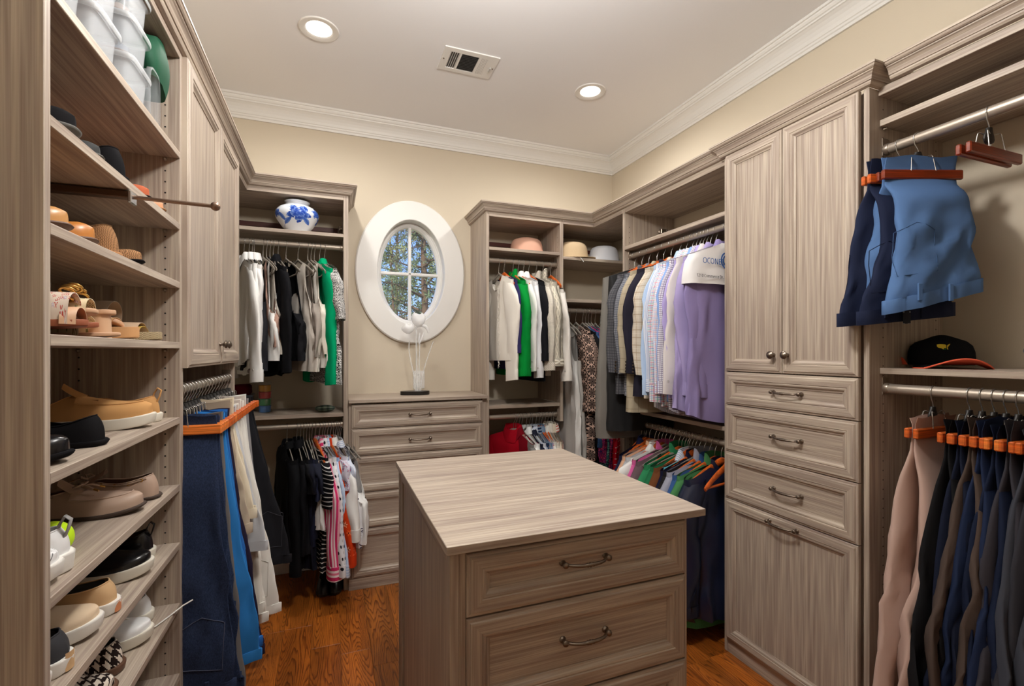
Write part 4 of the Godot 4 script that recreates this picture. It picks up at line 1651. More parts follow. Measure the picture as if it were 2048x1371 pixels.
# trousers gripped by their cuffs, waist down: two legs and a waistband
func trousers(called: String, label: String, short: String, group: String, at: Vector3, yaw: float, g: Dictionary, mat: Material, hk: String) -> Node3D:
	var r := RandomNumberGenerator.new()
	hang_n += 1
	r.seed = 900 + hang_n
	var tf := Transform3D(Basis(Vector3.UP, deg_to_rad(yaw)), at)
	var h := hanger(hk)
	h.transform = tf
	h.set_meta("label", "wooden clamp hanger gripping the %s" % short)
	h.set_meta("category", "hanger")
	h.set_meta("group", "wooden clamp hangers")
	var t := thing(called, label, "trousers", Vector3.ZERO, group)
	t.transform = tf
	var mb: MB
	var L: float = g.get("len", 1.0)
	var w0: float = g.get("w0", 0.105)
	var w1: float = g.get("w1", 0.165)
	var peek: float = g.get("peek", 0.025)
	var th: float = g.get("th", 0.013)
	var split: float = g.get("split", 0.72)   # where the legs meet the seat
	var out: float = g.get("out", 0.0)        # how far the cloth leans towards the room
	var nz := noise(r.randi() % 9999, 1.0, 2)
	var spread: float = g.get("spread", 0.0)
	var tilt: float = g.get("tilt", 0.0)
	var N := 28
	var M := 24
	for s: float in [1.0, -1.0]:
		var rows := []
		var uvs := []
		var p1 := r.randf() * TAU
		var p2 := r.randf() * TAU
		var fr := r.randf_range(18, 30)
		for j in M + 3:
			var y: float
			var t01: float
			if j < 3:
				y = [-0.108 + peek, -0.110 + peek * 0.4, -0.121][j]
				t01 = 0.0
			else:
				t01 = float(j - 2) / M
				y = lerpf(-0.136, -L, t01)
			var w := lerpf(w0, w1, smoothstep(0.0, 1.0, t01) * 0.5 + 0.5 * t01)
			var apart := spread * smoothstep(0.0, 0.35, t01) * (1.0 - smoothstep(0.55, 0.95, t01))
			w *= 1.0 - 0.35 * apart / maxf(0.001, spread + 0.02)
			var pinch := 0.0032 if j >= 1 and j <= 3 else 0.0
			var tt := th * lerpf(0.55, 1.25, smoothstep(0.0, 0.25, t01))
			var cz := s * (0.0022 + (tt * 0.95) * smoothstep(0.0, 0.15, t01))
			if j < 3:
				tt = 0.004
				cz = s * 0.0036
			if j == 0:
				cz = s * 0.010
			var row := PackedVector3Array()
			var uvr := PackedVector2Array()
			for i in N + 1:
				var f := TAU * (i % N) / N
				var c := signf(cos(f)) * pow(absf(cos(f)), 0.8)
				var x := c * w + out * t01 + (0.006 * s * t01) + s * apart
				var z := cz + sin(f) * tt
				z += g.get("fold", 0.010) * smoothstep(0.04, 0.6, t01) * (1.5 * nz.get_noise_2d(x * 17.0 + s * 40.0, t01 * 2.4) + 0.5 * sin(x * fr + p1 + t01 * 2.2))
				x += c * g.get("fold", 0.010) * 1.2 * smoothstep(0.1, 0.5, t01) * nz.get_noise_2d(y * 4.0 + s * 9.0, signf(c) * 20.0)
				var yy := y + (0.004 * sin(x * 40.0 + p1) if j == 0 else 0.0)
				yy += tilt * x * t01
				if i < N:
					row.append(Vector3(x, yy, z))
				uvr.append(Vector2(x + s, -y))
			rows.append(row)
			uvs.append(uvr)
		mb = MB.new()
		mb.grid(rows, true, uvs)
		var leg := part(t, "leg", mb, mat)
		if g.has("band"):
			mb = MB.new()
			band(mb, rows[-1], g.band, 0.06)
			for i in mb.v.size():
				mb.v[i].y += -0.006
			part(leg, "waistband", mb, g.get("bandm", mat))
			for q: float in [0.55, -0.2]:   # belt loops
				mb = MB.new()
				var bp := Vector3(w1 * q + out, -L + 0.010, 0)
				var zz := 0.0
				for p: Vector3 in rows[-1]:
					if absf(p.x - bp.x) < 0.04 and p.z * s > zz * s:
						zz = p.z
				bp.z = zz + s * 0.004
				mb.box(bp + Vector3(-0.006, -g.band, -0.003), bp + Vector3(0.006, 0.010, 0.003), 1, 0.001)
				part(leg, "belt_loop", mb, mat)
		if g.has("tag") and s < 0:
			mb = MB.new()
			mb.box(Vector3(g.tag - 0.012, -L - 0.098, -th - 0.006), Vector3(g.tag + 0.012, -L - 0.026, -th - 0.0044), 1, 0.0004)
			part(leg, "care_tag", mb, mats.care)
		if g.has("pocket"):
			mb = MB.new()
			var path := PackedVector3Array()
			var c: float = w1 * 0.45 + out
			var last := Vector2.INF
			for e: Array in [[-0.055, 0.04], [0.055, 0.025], [0.058, 0.16], [0.0, 0.19], [-0.050, 0.165], [-0.055, 0.04]]:
				var to := Vector2(c + e[0], -L + e[1] + 0.02)
				for k in (1 if last == Vector2.INF else 6):
					var q := to if last == Vector2.INF else last.lerp(to, (k + 1) / 6.0)
					path.append(Vector3(q.x, q.y, on_cloth(rows, q, s) + s * 0.0008))
				last = to
			mb.tube(path, 0.0011, 4)
			part(leg, "pocket_seam", mb, g.get("seam", mats.stitch))
	return t


func look(base: Dictionary, more: Dictionary) -> Dictionary:
	var d := base.duplicate()
	d.merge(more, true)
	return d


func shorter(g: Dictionary, k: float) -> Dictionary:
	g["len"] = g.get("len", 0.78) * k
	if g.has("slv"):
		g["slv"] = g["slv"] * k
	return g


func hang_clothes() -> void:
	make_cloths()
	var shirt := {"len": 0.80, "slv": 0.60, "cuff": 0.062, "col": 0.036, "btn": 1, "tail": 0.05, "hem": 0.205, "th": 0.020, "cuffbtn": 1}
	var tee := {"len": 0.70, "slv": 0.20, "slw": 0.072, "nd": 0.07, "nw": 0.085, "th": 0.018, "taper": 0.9}
	var tank := {"len": 0.74, "arm": 0.20, "nw": 0.085, "nd": 0.12, "strap": 0.045, "sh": 0.185, "hem": 0.225, "th": 0.020, "fold": 0.014}
	var cami := {"len": 0.72, "arm": 0.26, "nw": 0.105, "nd": 0.20, "strap": 0.014, "sh": 0.18, "hem": 0.215, "th": 0.018, "fold": 0.014, "slope": 0.34}
	var knit := {"len": 0.72, "slv": 0.58, "slw": 0.072, "slz": 0.030, "cuff": 0.05, "col": 0.05, "fold_col": false, "th": 0.028, "fold": 0.007, "sh": 0.215}
	var blazer := {"len": 0.83, "slv": 0.56, "slw": 0.080, "slz": 0.034, "th": 0.034, "sh": 0.218, "hem": 0.225, "fold": 0.006, "col": 0.030, "lapel": 1, "cuffbtn": 4, "lean": 0.0, "taper": 0.72, "slope": 0.29, "nw": 0.075, "top": -0.100}
	var dress := {"len": 1.20, "slv": 0.20, "slw": 0.066, "nw": 0.08, "nd": 0.08, "th": 0.024, "hem": 0.26, "waist": 0.12, "fold": 0.014, "rows": 28}
	var W := rgb(232, 231, 228)
	var C := rgb(226, 219, 206)
	var K := rgb(22, 22, 25)
	var N := rgb(34, 38, 58)
	var L: Array

	# ---- upper rod beside the window, blouses and tanks
	var gr := "blouses and tops on the upper rod under the blue vase"
	L = [
		[-0.437, "shirt", "shirt", "crisp white long sleeved shirt nearest the door cabinet, buttoned cuff in front", "white shirt by the door cabinet", W, look(shirt, {"len": 0.78, "slw": 0.085, "slz": 0.026, "slv": 0.63, "lean": 0.05}), 20],
		[-0.413, "shirt", "shirt", "second white shirt, half hidden behind the cuffed white shirt", "half hidden white shirt", W, look(shirt, {"len": 0.83}), 16],
		[-0.399, "blouse", "blouse", "charcoal sleeveless blouse squeezed between two white shirts", "charcoal blouse between white shirts", rgb(40, 40, 44), look(tank, {"len": 0.80}), 22],
		[-0.389, "shirt", "shirt", "white blouse hanging longest behind the charcoal one", "white blouse behind the charcoal one", rgb(226, 224, 222), look(shirt, {"len": 0.80, "slv": 0.40}), 14],
		[-0.346, "camisole", "top", "blush brown satin camisole with thin straps", "blush brown camisole", rgb(172, 138, 124), look(cami, {"len": 0.66}), 22],
		[-0.329, "camisole", "top", "white camisole with thin straps beside the blush one", "white camisole", W, look(cami, {"len": 0.74}), 20],
		[-0.312, "tank_top", "top", "cream ribbed tank top next to black blouses", "cream tank by the black blouses", rgb(216, 209, 198), look(cami, {"len": 0.70, "strap": 0.02}), 24],
		[-0.296, "blouse", "blouse", "long black blouse with sleeves, lowest hem on the upper rod", "long black blouse", K, look(shirt, {"len": 0.84, "slw": 0.07, "slv": 0.58, "cuffbtn": 0, "lean": 0.03}), 22],
		[-0.272, "blouse", "blouse", "black sleeveless blouse behind the long black blouse", "black sleeveless blouse", rgb(26, 26, 29), look(tank, {"len": 0.80}), 18],
		[-0.233, "tank_top", "top", "black halter tank hanging alone in a gap on the rod", "black halter tank in the gap", rgb(24, 24, 27), look(tank, {"len": 0.74, "nw": 0.05, "strap": 0.03, "arm": 0.26, "sh": 0.16, "hem": 0.24}), 24],
		[-0.172, "tunic", "top", "cream linen sleeveless tunic next to the black halter", "cream linen tunic", rgb(208, 200, 190), look(tank, {"len": 0.80, "strap": 0.06, "hem": 0.25, "fold": 0.018}), 26],
		[-0.122, "tank_top", "top", "taupe tank half covered by the white ribbed tank", "taupe tank", rgb(160, 150, 142), look(tank, {"len": 0.72}), 14],
		[-0.105, "tank_top", "top", "white tank with wide scooped armholes in front of the cream top", "white scooped tank", rgb(226, 222, 216), look(tank, {"len": 0.78, "arm": 0.30, "hem": 0.24}), 24],
		[-0.088, "blouse", "blouse", "cream short top just before the emerald blouse", "cream top before the emerald blouse", C, look(tank, {"len": 0.70}), 18],
		[-0.060, "blouse", "blouse", "emerald green long sleeved blouse", "emerald green blouse", rgb(0, 150, 100), look(shirt, {"len": 0.80, "slw": 0.075, "slz": 0.028, "slv": 0.66, "cuffbtn": 0, "col": 0.028, "lean": 0.02}), 18],
		[-0.034, "dress", "dress", "black and white speckled short sleeved dress at the end of the rod", "speckled dress", mats.bw_speck, look(dress, {"len": 0.88, "slv": 0.32, "slw": 0.075, "slz": 0.03, "lean": 0.05, "waist": 0.0}), 16],
	]
	for e: Array in L:
		garment(e[1], e[2], e[3], e[4], gr, P(e[0], 1.945, 2.893), -90.0 + e[7], shorter(e[6], 0.87), e[5] if e[5] is Material else fab(e[5]), "felt")

	# ---- lower rod, dark tops to prints
	gr = "summer tops on the lower rod next to the drawer chest"
	L = [
		[-0.228, "coat", "coat", "long black coat on the first felt hanger of the lower rod", "long black coat", rgb(18, 18, 20), look(shirt, {"len": 0.80, "slv": 0.62, "slz": 0.03, "th": 0.035, "col": 0.03, "cuffbtn": 0}), 14, "felt"],
		[-0.178, "blouse", "blouse", "black long sleeved blouse with the lowest hem, behind the black coat", "low hemmed black blouse", rgb(20, 20, 23), look(shirt, {"len": 0.88, "slv": 0.50, "cuffbtn": 0}), 12, "felt"],
		[-0.160, "t_shirt", "t-shirt", "black tee with short wide sleeve, first of the dark tees", "first black tee", rgb(28, 28, 31), look(tee, {"len": 0.74}), 14, "felt"],
		[-0.144, "t_shirt", "t-shirt", "navy black tee, second of the dark tees", "second dark tee", rgb(27, 28, 38), look(tee, {"len": 0.84}), 12, "felt"],
		[-0.129, "t_shirt", "t-shirt", "navy tee with long hem, third of the dark tees", "third dark tee", rgb(34, 36, 54), look(tee, {"len": 0.70, "slv": 0.24}), 14, "felt"],
		[-0.114, "t_shirt", "t-shirt", "deep navy tee, fourth of the dark tees", "fourth dark tee", rgb(36, 38, 50), look(tee, {"len": 0.66}), 12, "felt"],
		[-0.101, "tank_top", "top", "white tank glimpsed between dark tees and the striped tee", "glimpsed white tank", W, look(tank, {"len": 0.60}), 12, "felt"],
		[-0.084, "t_shirt", "t-shirt", "black tee with thin white stripes on a wooden hanger", "black and white striped tee", mats.tee_stripe, look(tee, {"len": 0.86, "slv": 0.30, "slw": 0.08}), 18, "wood"],
		[-0.062, "shirt", "shirt", "pink and white striped shirt with broad striped cuff", "pink striped shirt", mats.pink_stripe, look(shirt, {"len": 0.82, "slv": 0.64, "slw": 0.085, "slz": 0.036, "lean": 0.07, "cuff": 0.075, "cuffm": mats.pink_cuff}), 18, "felt"],
		[-0.046, "blouse", "blouse", "white blouse with black polka dots", "polka dot blouse", mats.dots, look(shirt, {"len": 0.80, "slv": 0.64, "slw": 0.07, "lean": 0.08, "cuffbtn": 0}), 18, "felt"],
		[-0.034, "shirt", "shirt", "pale blue striped shirt below the orange blouse", "pale blue striped shirt", mats.blue_stripe, look(shirt, {"len": 0.86, "slv": 0.64, "lean": 0.09}), 20, "felt"],
		[-0.020, "blouse", "blouse", "orange red paisley blouse on a wooden hanger", "orange paisley blouse", mats.paisley, look(shirt, {"len": 0.80, "slv": 0.58, "slw": 0.065, "slz": 0.028, "lean": 0.10, "cuffbtn": 0}), 22, "wood"],
		[-0.004, "blouse", "blouse", "white gauze blouse with three quarter sleeve", "white gauze blouse", W, look(shirt, {"len": 0.78, "slv": 0.44, "slw": 0.07, "slz": 0.030, "lean": 0.09, "cuffbtn": 0}), 22, "felt"],
		[0.012, "blouse", "blouse", "lilac floral blouse tucked behind the white gauze blouse", "lilac floral blouse", mats.lilac_floral, look(tee, {"len": 0.70}), 16, "felt"],
		[0.024, "shirt", "shirt", "light blue striped short shirt above the navy top", "light blue short shirt", mats.white_blue, look(tee, {"len": 0.52, "col": 0.03}), 18, "felt"],
		[0.034, "tank_top", "top", "navy tank showing as a dark wedge between prints", "navy tank between prints", rgb(48, 58, 92), look(tank, {"len": 0.55}), 16, "felt"],
		[0.042, "blouse", "blouse", "grey and white leafy print top", "grey leafy print top", mats.bw_floral, look(tank, {"len": 0.74, "hem": 0.24}), 26, "felt"],
		[0.052, "tank_top", "top", "white cotton tank at the end next to the drawer chest", "white cotton tank by the chest", W, look(tank, {"len": 0.72, "strap": 0.04, "hem": 0.25, "arm": 0.22}), 30, "felt"],
	]
	for e: Array in L:
		garment(e[1], e[2], e[3], e[4], gr, P(e[0], 0.935, 2.893), -90.0 + e[7], shorter(e[6], 0.87), e[5] if e[5] is Material else fab(e[5]), e[8])

	# ---- upper rod beneath the pink hat: knitwear
	gr = "knitwear on the upper rod under the pink hat"
	L = [
		[1.014, "cardigan", "top", "white top with fringed front edge on a felt hanger", "white fringed top", rgb(228, 222, 212), look(shirt, {"len": 0.70, "slv": 0.62, "slw": 0.10, "slz": 0.028, "cuffbtn": 0, "col": 0.0, "nw": 0.08, "nd": 0.10, "tail": 0.0, "lean": -0.02, "th": 0.014, "fold": 0.008, "fringe": 0.06}), 5, "felt"],
		[1.050, "sweater", "sweater", "navy sweater between the fringed top and green knit", "navy sweater", rgb(50, 48, 92), look(knit, {"len": 0.76, "col": 0.0, "th": 0.010, "slz": 0.012, "slv": 0.45, "fold": 0.004}), 1, "wood"],
		[1.112, "sweater", "sweater", "bright green chunky knit turtleneck sweater", "bright green sweater", mats.green_knit, look(knit, {"len": 0.70, "slw": 0.082, "slz": 0.042, "slv": 0.60}), -3, "wood"],
		[1.148, "shirt", "shirt", "white collared shirt next to the green sweater", "white shirt by the green sweater", W, look(shirt, {"len": 0.74, "slv": 0.56}), 2, "wood"],
		[1.186, "shirt", "shirt", "white shirt with soft collar in front of the black top", "white shirt before the black top", rgb(228, 228, 230), look(shirt, {"len": 0.70}), 2, "felt"],
		[1.224, "sweater", "sweater", "black sweater between white shirts and cream knit", "black sweater", rgb(26, 26, 30), look(knit, {"len": 0.84, "slv": 0.50, "col": 0.0}), 2, "wood"],
		[1.278, "sweater", "sweater", "cream ribbed knit sweater with loose sleeves", "cream ribbed sweater", mats.cream_knit, look(knit, {"len": 0.80, "slw": 0.085, "slz": 0.036, "slv": 0.56}), -2, "felt"],
		[1.326, "sweater", "sweater", "cream cable knit turtleneck sweater", "cream cable knit", mats.cable_knit, look(knit, {"len": 0.72, "slw": 0.085, "slz": 0.040, "slv": 0.54, "col": 0.065}), -3, "felt"],
		[1.384, "shirt", "shirt", "white button cuff shirt slipping off its wooden hanger", "slipping white shirt", rgb(224, 219, 212), look(shirt, {"len": 0.78, "slv": 0.58, "slw": 0.07, "slz": 0.028, "nw": 0.12, "nd": 0.16, "top": -0.13, "lean": 0.04}), -4, "wood"],
	]
	for e: Array in L:
		garment(e[1], e[2], e[3], e[4], gr, P(e[0], 1.938, 2.893), -90.0 + e[7], shorter(e[6], 0.92), e[5] if e[5] is Material else fab(e[5]), e[8])

	# ---- lower rod behind the island
	gr = "tops on the low rod behind the island"
	L = [
		[1.118, "jacket", "jacket", "deep red jacket with turned up collar behind the island", "deep red jacket", rgb(158, 12, 30), look(shirt, {"len": 0.72, "slv": 0.60, "slw": 0.08, "slz": 0.034, "th": 0.034, "col": 0.05, "cuffbtn": 0}), 34, "felt"],
		[1.134, "blouse", "blouse", "burgundy blouse under the deep red jacket", "burgundy blouse", rgb(120, 14, 28), look(shirt, {"len": 0.72, "cuffbtn": 0}), 12, "felt"],
		[1.156, "t_shirt", "t-shirt", "grey tee beside the deep red jacket", "grey tee by the red jacket", rgb(120, 118, 116), look(tee, {}), 4, "felt"],
		[1.176, "t_shirt", "t-shirt", "white tee next to the grey tee", "white tee by the grey tee", W, look(tee, {}), 2, "felt"],
		[1.206, "shirt", "shirt", "white shirt with spread collar before the navy top", "white spread collar shirt", rgb(226, 228, 228), look(shirt, {}), 0, "felt"],
		[1.232, "t_shirt", "t-shirt", "dark navy polo between white and blue striped shirts", "dark navy polo", rgb(36, 38, 54), look(tee, {"col": 0.03}), 0, "felt"],
		[1.248, "shirt", "shirt", "white shirt with fine blue stripes", "fine blue striped shirt", mats.white_blue, look(shirt, {}), 0, "felt"],
		[1.276, "shirt", "shirt", "navy shirt with white stripes", "navy striped shirt", mats.navy_stripe, look(shirt, {}), -2, "felt"],
		[1.300, "shirt", "shirt", "chambray blue collared shirt on a wooden hanger", "chambray shirt", rgb(122, 146, 172), look(shirt, {}), -2, "wood"],
		[1.318, "blouse", "blouse", "lavender print blouse beside the chambray shirt", "lavender print blouse", rgb(190, 176, 208), look(shirt, {"col": 0.0}), -4, "wood"],
		[1.342, "shirt", "shirt", "white linen shirt beside the lavender blouse", "white linen shirt", rgb(228, 226, 218), look(shirt, {}), -6, "wood"],
		[1.364, "jacket", "jacket", "off white denim jacket with stitched yoke", "off white denim jacket", rgb(222, 216, 204), look(shirt, {"th": 0.03, "slz": 0.03, "col": 0.05}), -6, "felt"],
		[1.388, "blouse", "blouse", "cream lapel blouse before the red striped shirt", "cream lapel blouse", rgb(216, 204, 184), look(shirt, {"col": 0.045}), -8, "felt"],
		[1.406, "shirt", "shirt", "white shirt with thin red stripes, end of the low rod", "red striped shirt", mats.red_stripe, look(shirt, {"slw": 0.08, "slz": 0.034, "lean": 0.05}), -16, "felt"],
	]
	for e: Array in L:
		garment(e[1], e[2], e[3], e[4], gr, P(e[0], 0.928, 2.893), -90.0 + e[7], e[6], e[5] if e[5] is Material else fab(e[5]), e[8])

	# ---- corner rod: long dresses
	gr = "long dresses on the corner rod"
	L = [
		[1.500, "dress", "dress", "long white dress hanging first on the corner rod", "long white dress", rgb(204, 202, 198), look(tank, {"len": 0.98, "hem": 0.26, "rows": 26}), -6],
		[1.528, "dress", "dress", "long pale grey dress beside the white one", "long pale grey dress", rgb(168, 164, 158), look(tank, {"len": 1.10, "hem": 0.24, "rows": 26}), -6],
		[1.576, "dress", "dress", "brown black dress with taupe lattice flower pattern", "taupe lattice dress", mats.lattice, look(dress, {"len": 0.98, "slv": 0.52, "slw": 0.095, "slz": 0.056, "cut": 0.05, "taper": 1.0, "th": 0.034}), -4],
		[1.630, "dress", "dress", "long black dress behind the lattice dress", "long black dress", rgb(20, 20, 22), look(dress, {"len": 1.20}), -6],
		[1.654, "dress", "dress", "dark teal denim dress with short sleeve", "dark teal denim dress", mats.denim_mid, look(dress, {"len": 0.90, "slv": 0.34, "slw": 0.08, "slz": 0.03}), -6],
		[1.676, "dress", "dress", "rose and black print dress with pink tassel", "rose print dress", mats.coral, look(dress, {"len": 1.0, "slv": 0.0001, "slw": 0.01}), -8],
		[1.698, "dress", "dress", "green and blue batik print dress", "batik print dress", mats.batik, look(dress, {"len": 1.16, "slv": 0.36, "slw": 0.085, "slz": 0.032}), -10],
		[1.730, "dress", "dress", "navy dress with coral print near the grey garment bag", "navy coral print dress", mats.coral, look(dress, {"len": 1.10, "slv": 0.30}), -12],
		[1.772, "dress", "dress", "rose pink dress below the grey garment bag", "rose pink dress", rgb(206, 130, 160), look(dress, {"len": 1.10}), -14],
		[1.812, "dress", "dress", "bright red dress with tiny white dots", "red dotted dress", mats.red_dot, look(dress, {"len": 1.08}), -16],
	]
	for e: Array in L:
		if e[6].get("slv", 1.0) < 0.01:
			e[6].erase("slv")
		garment(e[1], e[2], e[3], e[4], gr, P(e[0], 1.632, 2.893), -90.0 + e[7], e[6], e[5] if e[5] is Material else fab(e[5]), "felt")

	# ---- upper rod on the right wall: blazers, then dress shirts
	gr = "blazers and dress shirts on the upper rod by the wardrobe tower"
	var A := 1.940
	var bag := {"len": 1.10, "th": 0.045, "sh": 0.225, "hem": 0.27, "fold": 0.006, "slope": 0.34, "nw": 0.03, "nd": 0.02}
	L = [
		[2.440, "garment_bag", "garment bag", "mid grey cloth garment bag nearest the corner", "grey garment bag", rgb(122, 118, 112), bag, 2, "felt"],
		[2.366, "garment_bag", "garment bag", "black nylon garment bag wrapped round a charcoal suit", "black garment bag", rgb(42, 42, 43), look(bag, {"len": 1.05, "hem": 0.23}), 0, "wood"],
		[2.300, "blazer", "blazer", "charcoal plaid blazer coming out of the black bag", "charcoal plaid blazer", mats.char_plaid, look(blazer, {}), 2, "wood"],
		[2.228, "blazer", "blazer", "small blue grey check blazer", "blue grey check blazer", mats.plaid_grey, look(blazer, {}), 0, "wood"],
		[2.168, "blazer", "blazer", "tan wool blazer with four cuff buttons", "tan wool blazer", mats.tan_check, look(blazer, {"len": 0.92}), 0, "wood"],
		[2.106, "blazer", "blazer", "dark navy blazer between tan and beige blazers", "dark navy blazer", rgb(40, 38, 50), look(blazer, {}), 0, "wood"],
		[2.040, "blazer", "blazer", "light beige windowpane check blazer", "beige windowpane blazer", mats.beige_check, look(blazer, {}), 0, "wood"],
		[1.990, "shirt", "shirt", "pale blue dress shirt next to the beige blazer", "pale blue dress shirt", rgb(178, 200, 228), look(shirt, {"len": 0.90, "slv": 0.60, "slw": 0.075, "slz": 0.028, "cuff": 0.075, "lean": 0.03}), 0, "wood"],
		[1.966, "shirt", "shirt", "white and blue striped dress shirt with long tail", "white blue striped shirt", mats.white_blue, look(shirt, {"len": 0.92}), 0, ""],
		[1.944, "shirt", "shirt", "multicolour tattersall dress shirt with broad cuff", "multicolour check shirt", mats.multi_check, look(shirt, {"len": 0.91, "slv": 0.62, "slw": 0.080, "slz": 0.032, "cuff": 0.085, "lean": 0.02}), 2, "felt"],
		[1.918, "shirt", "shirt", "white shirt with rose and blue checks, behind the sky blue one", "rose check shirt", mats.taters, look(shirt, {"len": 0.90}), 0, "felt"],
		[1.892, "shirt", "shirt", "sky blue dress shirt with narrow sleeve", "sky blue dress shirt", rgb(140, 170, 222), look(shirt, {"len": 0.88, "slv": 0.59, "slw": 0.072, "slz": 0.028, "lean": 0.01}), 0, "felt"],
		[1.868, "shirt", "shirt", "white shirt with small plum checks", "plum check shirt", mats.small_check, look(shirt, {"len": 0.92}), 0, "felt"],
		[1.846, "shirt", "shirt", "lilac dress shirt with wide cuff in front", "lilac dress shirt", rgb(176, 164, 216), look(shirt, {"len": 0.90, "slv": 0.59, "slw": 0.085, "slz": 0.034, "cuff": 0.085, "lean": 0.0}), 2, "felt"],
		[1.818, "shirt", "shirt", "white dress shirt tail showing beneath the lilac shirts", "white tailed dress shirt", rgb(214, 208, 206), look(shirt, {"len": 0.90}), 0, "felt"],
		[1.784, "shirt", "shirt", "soft purple dress shirt under the printed paper shoulder cover", "soft purple dress shirt", rgb(160, 148, 192), look(shirt, {"len": 0.90, "slv": 0.60, "slw": 0.08, "slz": 0.032, "lean": -0.03, "hem": 0.26}), 4, "felt"],
		[1.722, "shirt", "shirt", "violet dress shirt closest to the wardrobe tower", "violet dress shirt", rgb(138, 126, 172), look(shirt, {"len": 0.92, "slv": 0.60, "slw": 0.075, "hem": 0.25, "lean": -0.03}), 4, "felt"],
	]
	for e: Array in L:
		if e[1] == "shirt" and e[0] > 1.80:
			e[6].merge({"th": 0.009, "slz": 0.015, "fold": 0.006}, true)
		garment(e[1], e[2], e[3], e[4], gr, P(1.737, A, e[0]), e[7], e[6], e[5] if e[5] is Material else fab(e[5], 0.5 if e[1] == "garment_bag" else 0.85), e[8])
	# printed paper cover over the shoulders of the purple shirt
	var t := thing("shoulder_cover", "white printed paper cover over the shoulders of the purple shirt", "paper cover", Vector3.ZERO)
	t.transform = Transform3D(Basis(Vector3.UP, deg_to_rad(4.0)), P(1.737, A, 1.722))
	org[t] = Vector3.ZERO
	var rr := RandomNumberGenerator.new()
	rr.seed = 5
	var mb := MB.new()
	body(mb, {"len": 0.285, "th": 0.040, "sh": 0.225, "hem": 0.262, "fold": 0.003, "slope": 0.36, "nw": 0.02, "nd": 0.01, "top": -0.076, "rows": 12}, rr)
	part(t, "cover", mb, fab(rgb(226, 224, 224), 0.55))
	for e: Array in [["OCONEE", 0.034, -0.185, -0.105, rgb(62, 96, 158), "Droid Sans"], ["1210 Commerce Dr. Suite 100", 0.0185, -0.253, -0.09, rgb(60, 60, 70), "Droid Sans"]]:
		var tm := TextMesh.new()
		var sf := SystemFont.new()
		sf.font_names = PackedStringArray([e[5]])
		tm.font = sf
		tm.text = e[0]
		tm.font_size = 32
		tm.pixel_size = e[1] / 32.0
		tm.depth = 0.0006
		tm.horizontal_alignment = HORIZONTAL_ALIGNMENT_LEFT
		tm.material = fab(e[4], 0.7)
		var o := MeshInstance3D.new()
		o.name = "lettering"
		o.mesh = tm
		o.position = Vector3(-0.205, e[2], 0.0535)
		if e[1] < 0.03:
			o.position = Vector3(-0.243, e[2], 0.0545)
		t.add_child(o, true)
	mb = MB.new()
	for k in 2:   # round emblem after the name
		var pth := PackedVector3Array()
		for i in 22:
			var a := deg_to_rad(60.0 + 260.0 * i / 21.0) + k * 0.35
			pth.append(Vector3(-0.062 + cos(a) * (0.030 - 0.012 * k), -0.176 + sin(a) * (0.034 - 0.013 * k), 0.0545))
		mb.tube(pth, 0.004, 6, true, Vector3(0, 0, 1), 0.2)
	part(t, "emblem", mb, fab(rgb(62, 96, 158), 0.7))

	# ---- lower rod on the right wall
	gr = "jackets and pullovers on the low rod by the wardrobe tower"
